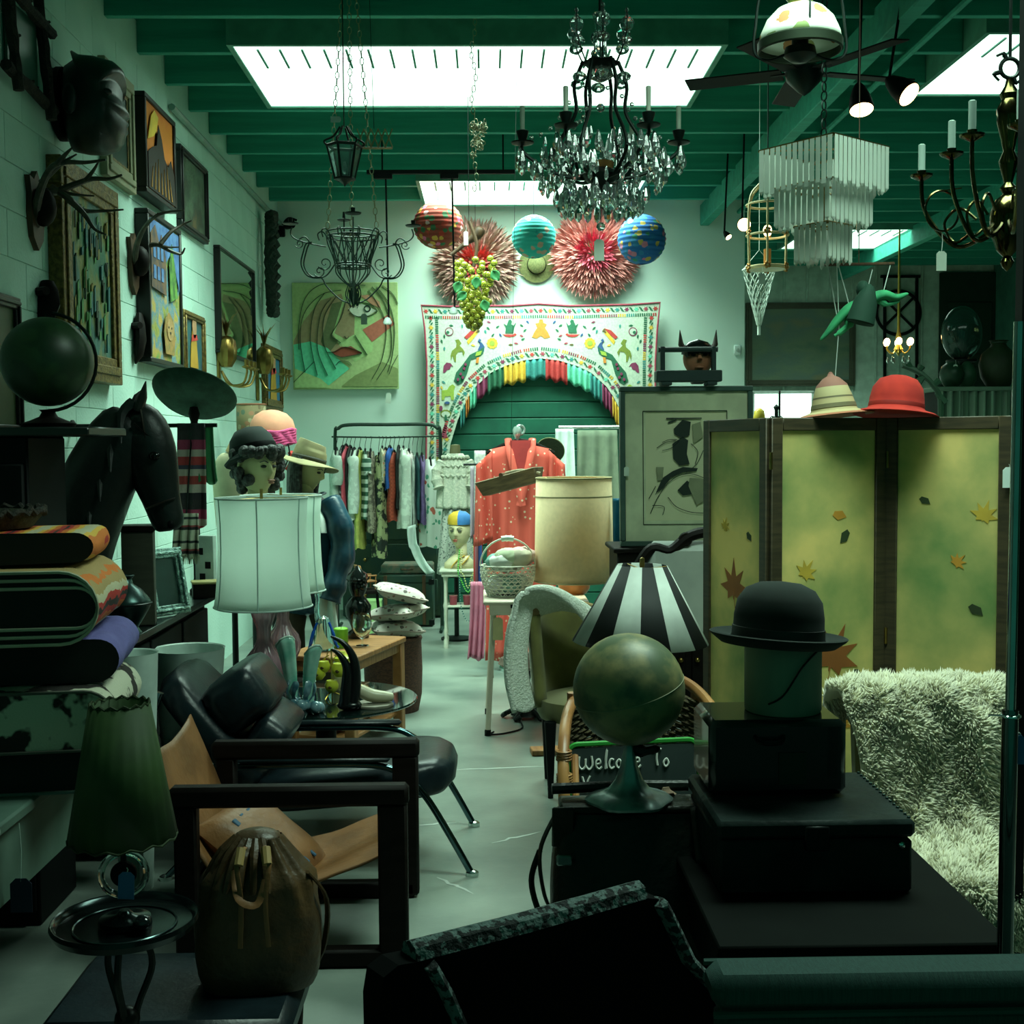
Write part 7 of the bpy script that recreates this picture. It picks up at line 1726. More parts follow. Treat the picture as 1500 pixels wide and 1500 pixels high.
b=MB();b.ball((.17,-.186,.10),.008,8,6);b.build('corner_stud',m_chrome,t)
b=MB();b.box((0,-.184,.115),(.05,.01,.05),bev=.003);b.build('lock_plate',m_blkmetal,t)
fx0,fx1,fz0,fz1=X(1040,2.58),X(1245,2.58),.846,at(1140,1056,2.58).z
t=thing('black_case','small black lacquered case with label under the hat block','case',((fx0+fx1)/2,2.685,fz0))
b=MB();b.box((0,0,(fz1-fz0)/2),(fx1-fx0,.21,fz1-fz0),bev=.014);b.build('body',mat('black_lacquer2',(.006,.010,.009),.22,coat=.4),t)
b=MB();b.box((.03,-.107,.06),(.06,.003,.07),bev=.001);b.build('paper_label',mat('dim_label',(.02,.028,.018),.8),t)
b=MB();b.tube(cr([(-.05,-.105,.13),(-.04,-.125,.12),(.0,-.125,.12),(.01,-.105,.13)],4),.005,6);b.build('handle',m_blkmetal,t)
hb0=fz1
t=thing('hat_block','pale wooden hat block with diagonal cord under the black bowler','hat block',(X(1150,2.68),2.69,hb0+.001))
zbr=at(1140,946,2.68).z-hb0
b=MB();b.lathe([(0,0),(.082,0),(.084,.005),(.084,zbr+.03),(.078,zbr+.06),(.05,zbr+.085),(0,zbr+.09)],40,sy=1.05);b.build('block',mat('pale_block_wood',(.22,.25,.17),.7,c2=(.17,.20,.14),scale=10,stretch=(1,1,.3)),t)
b=MB();b.tube(cr([(.06,-.068,zbr-.002),(.02,-.0905,zbr-.035),(-.02,-.0905,.05),(-.05,-.078,.028)],6),.0022,5);b.build('chin_cord',m_blk,t)
t=thing('black_bowler_hat','black felt bowler hat on the pale hat block','hat',(X(1142,2.68),2.69,hb0+zbr+.004),rot=(radians(-3),radians(3.5),0))
bo=[(0,.10),(.086,.10),(.088,.015),(.10,.0),(.125,-.002),(.146,.014),(.150,.020),(.146,.022),(.125,.008),(.104,.010),(.099,.02),(.098,.06),(.092,.095),(.075,.120),(.045,.134),(0,.138)]
m_bow=mat('black_wool_felt',(.006,.012,.009),.95,c2=(.008,.015,.012),scale=20)
b=MB();b.lathe(bo,48,sx=1.0,sy=1.12);b.build('crown_and_brim',m_bow,t)
b=MB();b.lathe([(.1000,.012),(.1015,.013),(.1008,.036),(.098,.037)],48,sx=1.0,sy=1.12,caps=False);b.build('hat_band',mat('black_ribbon',(.006,.010,.008),.5),t)
# sheepskin over an olive easy chair
cx3,cy3=X(1400,3.62),3.62
t=thing('olive_easy_chair','mustard olive easy chair beneath the sheepskin by the chrome pole','armchair',(cx3,cy3,0))
b=MB();b.box((.10,.12,.58),(.72,.16,.46),bev=.06,rot=(radians(-8),0,0));b.build('backrest',m_olive,t)
b=MB();b.box((.10,-.12,.30),(.74,.50,.20),bev=.05);b.build('seat',m_olive,t)
b=MB();b.box((.42,-.10,.40),(.12,.50,.36),bev=.05);b.build('arm',m_olive,t)
for sx in (-.2,.4):
    for sy in (-.32,.12):b=MB();b.lathe([(.02,0),(.028,.20)],10,(sx,sy,0));b.build('leg',m_darkwood,t)
t=thing('sheepskin_throw','thick cream sheepskin draped over the olive easy chair','sheepskin',(cx3-.10,cy3,.45))
pth2=[Vector(p)for p in cr([(0,.26,.28),(0,.20,.395),(0,.08,.41),(0,.0,.33),(0,-.06,.14),(0,-.12,.02),(0,-.28,-.02),(0,-.40,-.06),(0,-.425,-.20)],5)]
def sk(u,v):
    i=v*(len(pth2)-1);k=min(int(i),len(pth2)-2);p=pth2[k].lerp(pth2[k+1],i-k)
    w=.50*(1-.25*max(0,v-.35))*(1+.10*sin(v*9));x=(u-.45)*w+.02*sin(v*6)
    e=.018*nz(x*9,v*7,3)+.012*nz(x*20,v*16,1)
    return Vector((x,p.y-e-.02,p.z+e-.06*max(0,abs(u-.5)-.3)*2))
m_fur=mat('sheep_wool',(.90,.88,.68),.95,c2=(.82,.80,.62),scale=14,sheen=.4,trl=.35)
b=MB();b.grid(sk,30,44);b.build('hide',m_fur,t,solid=.015,ang=180)
b=MB();rr=random.Random(21)
for i in range(26000):
    u,v=rr.random(),rr.random();p=sk(u,v);n1=(sk(min(u+.02,1.02),v)-p).cross(sk(u,min(v+.02,.999))-p)
    if n1.length<1e-9:continue
    n1.normalize();n1=-n1 if n1.y>0 and n1.z<0 else n1
    if n1.z<0 and n1.y>0:n1=-n1
    if n1.dot(Vector((0,-.6,.8)))<0:n1=-n1
    L=.022+.016*rr.random();sw=Vector((rr.uniform(-1,1),rr.uniform(-1,1),rr.uniform(-1.2,.4)))*.010+Vector((nz(u*12,v*12)*.02,0,nz(u*12+9,v*12)*.02));s1=n1.orthogonal().normalized()*.0040;s2=n1.cross(s1).normalized()*.0040
    m_=p+n1*L*.55+sw*.4;e=p+n1*L+sw
    b.add([p+s1,p-s1*.5+s2,p-s1*.5-s2,m_+s1*.8,m_-s1*.4+s2*.8,m_-s1*.4-s2*.8,e],[(0,1,4,3),(1,2,5,4),(2,0,3,5),(3,4,6),(4,5,6),(5,3,6)])
fo=b.build('wool_pile',m_fur,t,ang=180);fo['kind']='stuff'
# chrome display pole
xp_,dp=X(1479,2.05),2.05
t=thing('chrome_pole','telescopic chrome display pole standing at the right edge','pole',(xp_,dp,0),rot=(0,radians(.4),0))
zj=at(1478,1040,dp).z
b=MB();b.tube([(0,0,.01),(0,0,zj)],.0135,16);b.build('lower_tube',mat('dark_chrome',(.16,.19,.18),.10,metal=1.0),t)
b=MB();b.tube([(0,0,zj),(0,0,1.80)],.0085,16);b.build('upper_tube',mat('pole_chrome',(.42,.46,.45),.08,metal=1.0),t)
b=MB();b.ring((0,0,zj-.01),.015,.003,18,6);b.tube([(-.01,-.01,zj-.008),(-.045,-.02,zj-.004)],.0018,5);b.build('wire_wrap',m_chrome,t)
b=MB();b.lathe([(0,0),(.13,0),(.13,.012),(.02,.02),(.016,.03)],28);b.build('base_disc',m_blkmetal,t)
tagcard(t,(.02,.01,at(1490,1075,dp).z),.02,.05,m_tagblue,0,.005)
# dark door post at the right edge
b=MB();b.box((X(1497,3.2),3.2,1.92),(.028,.05,3.84),bev=.004);po=b.build('trim_1',m_blk);struct(po)
# teal sofa at the bottom right
t=thing('teal_sofa','dull teal fabric sofa back with piped top edge at the bottom right','sofa',(.86,1.52,0))
m_teal=mat('teal_upholstery',(.016,.062,.052),.85,c2=(.011,.046,.040),scale=60,stretch=(6,1,.4),bump=.2)
zt5=at(1300,1400,1.70).z
b=MB();b.box((0,.14,zt5-.02),(1.12,.085,.05),bev=.016);b.build('top_roll',m_teal,t)
b=MB();b.box((0,.145,(zt5+.12)/2-.02),(1.10,.06,zt5-.16),bev=.02);b.build('back_panel',m_teal,t)
b=MB();b.tube([(-.56,.10,zt5-.045),(.56,.10,zt5-.045)],.005,6);b.tube([(-.56,.178,zt5-.004),(.56,.178,zt5-.004)],.005,6);b.build('piping',mat('teal_piping',(.022,.08,.066),.8),t)
b=MB();b.box((0,-.30,.30),(1.08,.62,.26),bev=.05);b.build('seat',m_teal,t)
for sx in (-1,1):
    for sy in (-.52,.10):b=MB();b.lathe([(.02,0),(.026,.18)],10,(sx*.48,sy,0));b.build('leg',m_darkwood,t)
# dark chair in front
A,B=Vector((X(598,1.60),1.60)),Vector((X(957,1.84),1.84));dirv=(B-A).normalized();a=atan2(dirv.y,dirv.x)
t=thing('dark_chair','black upholstered chair back with patterned woven trim at the bottom centre','chair',(A.x,A.y,0),a)
def onpl(px,py):
    v=_ray(px,py);n=Vector((-dirv.y,dirv.x,0));k=(Vector((A.x,A.y,0))-Vector((0,0,CAMH))).dot(n)/v.dot(n);p=Vector((0,0,CAMH))+v*k
    return (Vector((p.x-A.x,p.y-A.y)).dot(dirv),p.z)
out=[(612,1409),(780,1365),(950,1316),(972,1318),(986,1345),(1012,1400),(1050,1440),(1092,1520),(1098,1640),(560,1640),(556,1470),(562,1432),(584,1414)]
o2=[onpl(*p)for p in out]
m_chb=mat('black_velvet',(.003,.004,.004),.95,spec=.08)
b=MB();b.prism(o2,0,.045);b.build('back',m_chb,t,smooth=False)
m_trim=mat('kilim_trim',(.10,.15,.14),.9,c2=(.008,.012,.012),scale=70,lo=.48,hi=.52,bump=.8,bscale=90)
b=MB();b.tube([(x,.022,z)for x,z in o2[:3]],.022,8);b.build('top_trim',m_trim,t)
b=MB();b.tube([(x-.012,-.002,z)for x,z in o2[3:8]],.020,8,flat=.5);b.build('side_trim',m_trim,t)
b=MB();b.tube([(onpl(*p)[0],-.002,onpl(*p)[1])for p in ((628,1412),(650,1450),(672,1500),(690,1600))],.018,8,flat=.5);b.build('side_trim',m_trim,t)
zlow=o2[8][1]
b=MB();b.box((.17,.28,zlow-.06),(.50,.52,.12),bev=.03);b.build('seat',m_chb,t)
for sx in (-.03,.37):
    for sy in (.06,.50):b=MB();b.lathe([(.016,0),(.022,zlow-.10)],10,(sx,sy,0));b.build('leg',m_darkwood,t)
# ================================================================== things hanging from the ceiling
m_cryst=mat('crystal',(.92,1,.97),.02,trans=.9,ior=1.55)
m_iron2=mat('dark_bronze',(.012,.022,.018),.4,metal=.7)
m_candle=mat('candle_sleeve',(.50,.58,.46),.7)
def pear(s=1.0):
    b=MB();b.lathe([(0,0),(.006*s,-.004*s),(.012*s,-.025*s),(.017*s,-.045*s),(.013*s,-.062*s),(0,-.074*s)],6);me=b.mesh('crystal_drop',smooth=False);me.materials.append(m_cryst);return me
me_p,me_s=pear(1),pear(.6)
bb_=MB();bb_.ball((0,0,0),.009,8,6);me_b=bb_.mesh('crystal_bead',smooth=False);me_b.materials.append(m_cryst)
oc=MB();oc.lathe([(0,-.026),(.016,-.016),(.024,0),(.016,.016),(0,.026)],10,rot=(pi/2,0,0),sx=1,sy=.9);me_o=oc.mesh('crystal_pendant',smooth=False);me_o.materials.append(m_cryst)
d=5.0;cc=at(880,255,d)
t=thing('crystal_chandelier','large crystal chandelier with dark candle arms hanging in front of the skylight','chandelier',(cc.x,cc.y,cc.z))
zc=lambda py:at(880,py,d).z-cc.z
sc_=S(d)
b=MB();b.lathe([(0,zc(296)),(.008,zc(290)),(.03,zc(272)),(.085,zc(258)),(.06,zc(250)),(.02,zc(246)),(0,zc(244))],28);b.build('bottom_bowl',m_iron2,t)
b=MB();b.lathe([(0,zc(240)),(.05,zc(248)),(.055,zc(238)),(0,zc(236))],24);b.build('amber_dish',mat('amber_glass',(.45,.22,.06),.2,trans=.4),t)
b=MB();b.lathe([(.012,zc(120)),(.05,zc(112)),(.026,zc(80)),(.02,zc(40)),(.03,zc(20))],24,flute=12,fd=.08);b.build('glass_vase_stem',m_cryst,t)
b=MB();b.lathe([(0,zc(108)),(.06,zc(96)),(.075,zc(92)),(.03,zc(86)),(0,zc(86))],20,flute=6,fd=.12);b.build('upper_crown',m_iron2,t)
b=MB();b.tube([(0,0,zc(20)),(0,0,zc(-30)),(0,0,ztop(cc))],.007,8);b.build('suspension_chain',m_iron2,t)
for k in range(6):
    a=k*pi/3+.0;ca,sa=cos(a),sin(a)
    b=MB();b.tube(cr([(.07*ca,.07*sa,zc(90)),(.105*ca,.105*sa,zc(125)),(.10*ca,.10*sa,zc(165)),(.16*ca,.16*sa,zc(205)),(.17*ca,.17*sa,zc(232)),(.09*ca,.09*sa,zc(262))],6),.0075,7);b.build('cage_rib',m_iron2,t)
    b=MB();b.tube(cr([(.05*ca,.05*sa,zc(262)),(.15*ca,.15*sa,zc(258)),(.25*ca,.25*sa,zc(240)),(.312*ca,.312*sa,zc(222)),(.314*ca,.314*sa,zc(208))],6),.0075,7)
    b.tube(cr([(.20*ca,.20*sa,zc(250)),(.21*ca,.21*sa,zc(232)),(.18*ca,.18*sa,zc(225)),(.165*ca,.165*sa,zc(236))],5),.005,6);ar=b.build('candle_arm',m_iron2,t)
    b=MB();b.lathe([(.006,zc(214)),(.045,zc(210)),(.047,zc(208)),(.015,zc(206)),(.022,zc(198)),(.026,zc(192)),(.012,zc(190)),(0,zc(190))],14,(.314*ca,.314*sa,0));b.build('drip_cup',m_iron2,ar)
    b=MB();b.lathe([(.009,zc(192)),(.010,zc(156)),(.006,zc(155)),(0,zc(155))],12,(.314*ca,.314*sa,0));b.build('candle',m_candle,ar)
    for j in range(5):
        aa=a+(j-2)*.06;link_inst('crystal_drop',me_p,t,(.318*cos(aa)*(1+.03*(j%2)),.318*sin(aa),zc(216+7*(j%3))),(0,0,aa))
    for j in range(7):
        r=.14+.025*j;aa=a+.26*(j%2)+.05;link_inst('crystal_drop',me_p if j%2 else me_s,t,(r*cos(aa),r*sin(aa),zc(236+4*(j%3))),(0,0,aa))
    for j in range(5):
        r=.06+.03*j;aa=a+.5*(j%2)-.2;link_inst('crystal_drop',me_p,t,(r*cos(aa),r*sin(aa),zc(270+5*(j%3))),(0,0,aa))
    for j in range(6):
        f=j/5;aa=a+.10;link_inst('crystal_bead',me_b,t,(lerp(.09,.28,f)*cos(aa),lerp(.09,.28,f)*sin(aa),zc(lerp(120,205,f**.8)+14*sin(pi*f))))
    for j in range(3):
        aa=a+pi/6;link_inst('crystal_pendant',me_o,t,(.115*cos(aa)*(1-.06*j),.115*sin(aa)*(1-.06*j),zc((42,66,118)[j])),(0,0,aa+pi/2),(1.25,1.25,1.5 if j==0 else 1.0))
    for j in range(12):
        aa=a+.09*j;r=(.13,.20,.27,.235)[j%4];link_inst('crystal_drop',(me_p,me_s)[j%2],t,(r*cos(aa),r*sin(aa),zc((196,212,226,205)[j%4]+5*(j%3))),(0,0,aa),(1,1,1.15))
    link_inst('crystal_bead',me_b,t,(.115*cos(a+pi/6),.115*sin(a+pi/6),zc(22)));link_inst('crystal_bead',me_b,t,(.115*cos(a+pi/6),.115*sin(a+pi/6),zc(30)))
    for j in range(4):aa=a+j*.26;link_inst('crystal_drop',me_p,t,(.16*cos(aa),.16*sin(aa),zc(282)),(0,0,aa),(1,1,1.3));link_inst('crystal_drop',me_s,t,(.24*cos(aa),.24*sin(aa),zc(262)),(0,0,aa),(1,1,1.3))
for k in range(6):
    a=k*pi/3+pi/6
    b=MB();b.tube(cr([(.07*cos(a),.07*sin(a),zc(94)),(.11*cos(a),.11*sin(a),zc(60)),(.115*cos(a),.115*sin(a),zc(18))],5),.003,6);b.build('upper_hook',m_iron2,t)
for zz,r in ((332,.018),(158,.017)):b=MB();b.ball((0,0,zc(zz)),r,12,8);b.build('crystal_ball',m_cryst,t,smooth=False)
b=MB();b.tube([(0,0,zc(296)),(0,0,zc(326))],.002,5);b.build('finial_wire',m_iron2,t)
tagcard(t,(-.01,-.03,zc(345)),.04,.085,m_tag,0,.02)
b=MB();b.tube([(-.01,-.03,zc(345)),(-.005,-.015,zc(300))],.001,4);b.build('tag_thread',m_string,t)
# frosted prism chandelier
d=4.65;cc=at(1206,300,d)
t=thing('prism_chandelier','three tiered square chandelier of frosted glass rods','chandelier',(cc.x,cc.y,cc.z),radians(38))
m_rod=mat('frosted_glass_rod',(.80,.90,.78),.25,trans=.35,c2=(.70,.82,.70),scale=4)
zc2=lambda py:at(1206,py,d).z-cc.z
for (py0,L,side,n)in ((219,.165,.335,13),(275,.150,.255,10),(332,.135,.150,6)):
    rm=MB();w=side/n*.80;rm.add([(-w/2,-.004,0),(w/2,-.004,0),(0,.008,0),(-w/2,-.004,-L+.012),(w/2,-.004,-L+.012),(0,.008,-L+.012),(0,0,-L)],[(0,2,1),(0,1,4,3),(1,2,5,4),(2,0,3,5),(3,4,6),(4,5,6),(5,3,6)])
    me=rm.mesh('glass_rod',smooth=False);me.materials.append(m_rod)
    for s in range(4):
        R=Matrix.Rotation(s*pi/2,3,'Z')
        for k in range(n):
            p=R@Vector(((k+.5)/n*side-side/2,-side/2,zc2(py0)));link_inst('glass_rod',me,t,p,(0,0,s*pi/2),(1,1,1+.05*((k*7)%3)))
    b=MB();q=side/2;b.tube([(-q,-q,zc2(py0)),(q,-q,zc2(py0)),(q,q,zc2(py0)),(-q,q,zc2(py0))],.006,6,True);b.tube([(-q,-q,zc2(py0)),(q,q,zc2(py0))],.004,6);b.tube([(q,-q,zc2(py0)),(-q,q,zc2(py0))],.004,6);b.build('brass_tier_frame',m_brass,t)
b=MB();b.tube([(0,0,zc2(340)),(0,0,zc2(215))],.006,6);b.build('centre_stem',m_brass,t)
b=MB()
zz0=zc2(215);nl=int((ztop(cc)-zz0)/.034)
for k in range(nl+1):b.ring((0,0,zz0+.017+k*.034),.012,.0028,10,5,rot=(pi/2,0,pi/2*(k%2)),sy=1.6)
b.build('suspension_chain',m_iron2,t)
# hurricane lamp with painted dome
d=4.2;cc=at(1172,60,d)
t=thing('hurricane_lamp','hanging oil lamp with painted milk glass dome shade','pendant lamp',(cc.x,cc.y,cc.z))
zc3=lambda py:at(1172,py,d).z-cc.z
rd=58*S(d)
m_milk=floral('painted_milk_glass',(.72,.82,.66),[(.30,.33,.10),(.72,.82,.66),(.45,.22,.08),(.72,.82,.66),(.25,.35,.12)],16)
b=MB();b.lathe([(rd,zc3(64)),(rd*.97,zc3(50)),(rd*.82,zc3(30)),(rd*.58,zc3(15)),(rd*.33,zc3(8))],40,caps=False);b.build('dome_shade',m_milk,t,solid=.003)
b=MB();b.lathe([(rd*.32,zc3(8)),(rd*.28,zc3(2)),(rd*.38,zc3(-6))],24,caps=False);b.build('chimney_collar',mat('olive_glass',(.16,.22,.05),.3),t,solid=.003)
b=MB();b.lathe([(rd*1.0,zc3(76)),(rd*1.03,zc3(74)),(rd*1.03,zc3(62)),(rd*1.0,zc3(60))],40,caps=False);b.build('pierced_rim',mat('dark_pierced_brass',(.02,.035,.018),.45,metal=.6),t,solid=.004)
b=MB();b.lathe([(0,zc3(92)),(.03,zc3(90)),(.055,zc3(82)),(.05,zc3(70)),(.028,zc3(66)),(.028,zc3(56)),(0,zc3(55))],24);b.build('oil_font',m_iron2,t)
for a in (0,pi):
    b=MB();b.tube(cr([(.05*cos(a),0,zc3(80)),(rd*.8*cos(a),0,zc3(88)),(rd*1.13*cos(a),0,zc3(78)),(rd*1.12*cos(a),0,zc3(40)),(rd*.9*cos(a),0,zc3(-20)),(0,0,zc3(-60))],6),.005,6);b.build('harp_arm',m_iron2,t)
b=MB();b.tube([(0,-rd*.9,zc3(75)),(0,-rd*.95,zc3(22)),(0,-.02,zc3(-58))],.004,6);b.build('front_rod',m_iron2,t)
b=MB();b.tube([(0,0,zc3(-60)),(0,0,ztop(cc))],.004,6);b.build('suspension_chain',m_iron2,t)
# ceiling fan and track spots
d=6.4;cc=at(1178,112,d)
t=thing('ceiling_fan','dark ceiling fan with broad blades behind the hanging lamps','ceiling fan',(cc.x,cc.y,cc.z))
b=MB();b.lathe([(0,-.10),(.03,-.08),(.09,-.02),(.10,.03),(.05,.07),(.02,.09),(.015,ztop(cc))],24);b.build('motor_housing',m_iron2,t)
for k in range(5):
    a=k*2*pi/5+.25;b=MB();b.M=Matrix.Rotation(a,4,'Z');b.box((.36,0,.02),(.50,.13,.008),bev=.003,rot=(.15,0,0));b.box((.12,0,.02),(.10,.03,.01));b.build('blade',m_blk,t)
m_hot=mat('hot_spot_lens',(1,.9,.7),.4,emit=(1,.62,.25),es=14.0)
def spot(label,px,py,d,r,rot,grp='warm ceiling spot lamps'):
    c=at(px,py,d);t=thing('spot_lamp',label,'spot lamp',(c.x,c.y,c.z),rot=rot,group=grp)
    b=MB();b.lathe([(r*1.06,-.004),(r*1.1,0),(r*.9,r*1.2),(r*.55,r*2.2),(r*.3,r*2.6),(0,r*2.65)],24);b.build('lamp_can',m_blk,t)
    b=MB();b.lathe([(0,-.008),(r*.98,-.006),(r,-.004)],24,caps=False);b.build('lens',m_hot,t)
    R_=Euler(rot).to_matrix().to_4x4().inverted();b=MB();top=R_@Vector((0,0,ztop(c)));b.tube([(0,0,r*2.4),top],.008,6);b.build('stem',m_blk,t)
spot('warm spot lamp pointing straight down beside the painted glass lamp',1262,160,6.3,.058,(radians(-22),0,0))
spot('warm spot lamp turned to the side near the right skylight',1331,138,6.2,.060,(radians(-35),radians(-38),0))
spot('round warm spot lamp beside the gold cage lantern',1090,329,9.6,.050,(radians(-70),radians(10),0))
spot('tiny warm spot lamp furthest left near the cage lantern',1067,347,10.0,.026,(radians(-30),radians(-30),0))
# gold cage lantern
d=7.3;cc=at(1124,395,d)
t=thing('cage_lantern','gilt cage lantern with metal flowers and small lit bulb','lantern',(cc.x,cc.y,cc.z))
zc4=lambda py:at(1124,py,d).z-cc.z
m_gw=mat('cream_gilt',(.55,.48,.26),.45)
rl=30*S(d)
for k in range(6):
    a=k*pi/3+.3;b=MB();b.tube(cr([(rl*cos(a),rl*sin(a),0),(rl*cos(a),rl*sin(a),zc4(300)),(rl*.5*cos(a),rl*.5*sin(a),zc4(272)),(0,0,zc4(262))],5),.007,6);b.build('cage_bar',m_gw,t)
for py in (392,345,300):
    b=MB();b.ring((0,0,zc4(py)),rl,.007,28,6);b.build('cage_ring',m_gw,t)
for k in range(12):
    a=k*pi/3+.3;py=392 if k<6 else 342;b=MB()
    for j in range(5):b.ball((rl*1.03*cos(a)+.014*cos(j*1.26)*sin(a),rl*1.03*sin(a)-.014*cos(j*1.26)*cos(a),zc4(py)+.014*sin(j*1.26)),.009,6,5)
    b.build('metal_flower',mat('copper_flower',(.42,.20,.05),.4,metal=.5),t)
b=MB();b.lathe([(0,0),(rl*.9,0),(rl*.9,.01),(0,.012)],24);b.build('base_plate',m_gw,t)
b=MB();b.lathe([(.022,.01),(.022,.12),(0,.125)],14);b.build('candle_tube',MATS['orange_brown_glaze'],t)
b=MB();b.ball((0,0,zc4(338)),(.026,.026,.034),12,8);b.build('bulb',m_hot,t)
b=MB();b.tube([(0,0,zc4(262)),(0,0,ztop(cc))],.004,6);b.build('suspension_chain',m_iron2,t)
tagcard(t,(-.06,-.13,0),.04,.06,m_white)
# macrame net below it
c=at(1112,395,7.6)
t=thing('hanging_macrame','white macrame net hanging to a point below the cage lantern','macrame',(c.x,c.y,c.z))
b=MB()
for k in range(12):
    a=k*pi/6;pts=lambda s:[(lerp(.10,.012,f)*cos(a+s*f*2.2),lerp(.10,.012,f)*sin(a+s*f*2.2),-.34*f)for f in [i/8 for i in range(9)]]
    b.tube(pts(1),.003,4);b.tube(pts(-1),.003,4)
b.ring((0,0,0),.10,.005,24,6);b.build('knotted_net',m_string,t)
b=MB();b.tube([(0,0,-.34),(0,0,-.40)],.010,6);b.build('tassel',m_string,t)
b=MB();b.tube([(.1,0,0),(0,0,.12),(-.1,0,0)],.002,4);b.tube([(0,0,.12),(0,0,ztop(c))],.002,4);b.build('hanging_cord',m_string,t)
# brass chandelier at the right edge
d=3.6;cc=at(1476,330,d)
t=thing('brass_chandelier','dark brass chandelier with candle sleeves at the right edge','chandelier',(cc.x,cc.y,cc.z))
zc5=lambda py:at(1476,py,d).z-cc.z
m_dbrass=mat('dark_brass',(.10,.085,.03),.16,metal=1.0,c2=(.05,.045,.018),scale=6)
b=MB();b.lathe([(0,zc5(398)),(.012,zc5(392)),(.02,zc5(384)),(.012,zc5(376)),(.03,zc5(366)),(.048,zc5(340)),(.05,zc5(310)),(.034,zc5(292)),(.014,zc5(284)),(.024,zc5(276)),(.012,zc5(268)),(.02,zc5(252)),(.028,zc5(236)),(.016,zc5(222)),(.022,zc5(205)),(.034,zc5(180)),(.036,zc5(160)),(.022,zc5(146)),(.028,zc5(138)),(.014,zc5(126)),(.01,zc5(116)),(0,zc5(114))],28);b.build('baluster_stem',m_dbrass,t)
b=MB();b.ring((0,0,zc5(100)),.028,.006,20,7,rot=(pi/2,0,0));
for k in range(4):a=k*pi/2+.4;b.tube(cr([(.028*cos(a),0,zc5(100)+.028*sin(a)),(.05*cos(a),0,zc5(100)+.045*sin(a)),(.05*cos(a+.5),0,zc5(98)+.05*sin(a+.5))],4),[.007]*5+[.004]*4,6)
b.build('leaf_loop',m_iron2,t)
b=MB();b.tube([(0,0,zc5(84)),(0,0,ztop(cc))],.005,6);b.build('suspension_chain',m_iron2,t)
for (px,py,dd)in ((1350,256,3.80),(1394,224,3.58),(1424,197,3.40),(1495,182,3.30),(1560,215,3.5),(1590,255,3.8)):
    p=at(px,py,dd)-cc;q=Vector((p.x,p.y,0));z0=zc5(330)
    b=MB();b.tube(cr([(0,0,z0+.05),(q.x*.25,q.y*.25,z0-.02),(q.x*.6,q.y*.6,z0-.04),(q.x*.95,q.y*.95,(z0+p.z)/2-.02),(q.x,q.y,p.z-.005)],6),.0065,7)
    b.tube(cr([(q.x*.35,q.y*.35,z0+.03),(q.x*.55,q.y*.55,z0+.07),(q.x*.72,q.y*.72,z0+.03),(q.x*.6,q.y*.6,z0-.03),(q.x*.42,q.y*.42,z0-.01)],6),.0045,6);ar=b.build('scroll_arm',m_dbrass,t)
    b=MB();b.lathe([(.006,-.02),(.032,-.006),(.034,0),(.012,.003),(.014,.012),(0,.012)],16,p);b.build('drip_cup',m_dbrass,ar)
    b=MB();b.lathe([(.0105,.01),(.0105,.09),(.007,.092),(0,.092)],12,p);b.build('candle_sleeve',mat('grey_sleeve',(.30,.42,.36),.6),ar)
c=at(1380,309,3.7)-cc;b=MB();b.ring(c,29*S(3.7),.0035,36,6,rot=(pi/2,0,.3));b.tube([c+Vector((0,0,29*S(3.7))),Vector((c.x*.7,c.y*.7,zc5(268)))],.002,5);rg=b.build('hoop',m_dbrass,t)
tagcard(t,c+Vector((0,0,-29*S(3.7))),.030,.058,m_tag,0,.06)
# iron lantern at the skylight
d=6.15;cc=at(505,262,d)
t=thing('iron_lantern','tapered black iron lantern with cut glass panes below the big skylight','lantern',(cc.x,cc.y,cc.z))
zc6=lambda py:at(505,py,d).z-cc.z
r0,r1=14*S(d),25*S(d)
for k in range(6):
    a=k*pi/3+.26;a2=a+pi/3
    b=MB();b.tube([(r0*cos(a),r0*sin(a),0),(r1*cos(a),r1*sin(a),zc6(214))],.006,6);b.build('corner_bar',m_iron2,t)
    q=[Vector((r0*cos(a),r0*sin(a),.004)),Vector((r0*cos(a2),r0*sin(a2),.004)),Vector((r1*cos(a2),r1*sin(a2),zc6(215))),Vector((r1*cos(a),r1*sin(a),zc6(215)))]
    b=MB();b.add(q,[(0,1,2,3)]);b.build('glass_pane',mat('bevelled_glass',(.7,.9,.85),.05,trans=.8),t,smooth=False,solid=.003)
    b=MB();b.tube(cr([(r1*cos(a),r1*sin(a),zc6(214)),(r1*1.15*cos(a),r1*1.15*sin(a),zc6(208)),(r1*.6*cos(a),r1*.6*sin(a),zc6(200)),(.02*cos(a),.02*sin(a),zc6(186))],4),.005,6);b.build('crown_strap',m_iron2,t)
for z,r in ((0,r0),(zc6(214),r1)):b=MB();b.ring((0,0,z),r,.008,6,6,rot=(0,0,.26));b.build('rim',m_iron2,t)
b=MB();b.lathe([(0,-.04),(.006,-.03),(.03,-.012),(r0,-.002),(r0,.004),(0,.004)],6,rot=(0,0,.26));b.build('bottom_finial',m_iron2,t)
b=MB();b.ball((0,0,.05),(.012,.012,.035),10,8);b.build('bulb',mat('clear_bulb',(.8,.95,.9),.1,trans=.5),t)
b=MB();b.tube([(0,0,zc6(186)),(0,0,ztop(cc))],.003,6);b.build('suspension_chain',m_iron2,t)
tagcard(t,(-.01,-.04,zc6(178)),.028,.05,m_white,pi/2,.0)
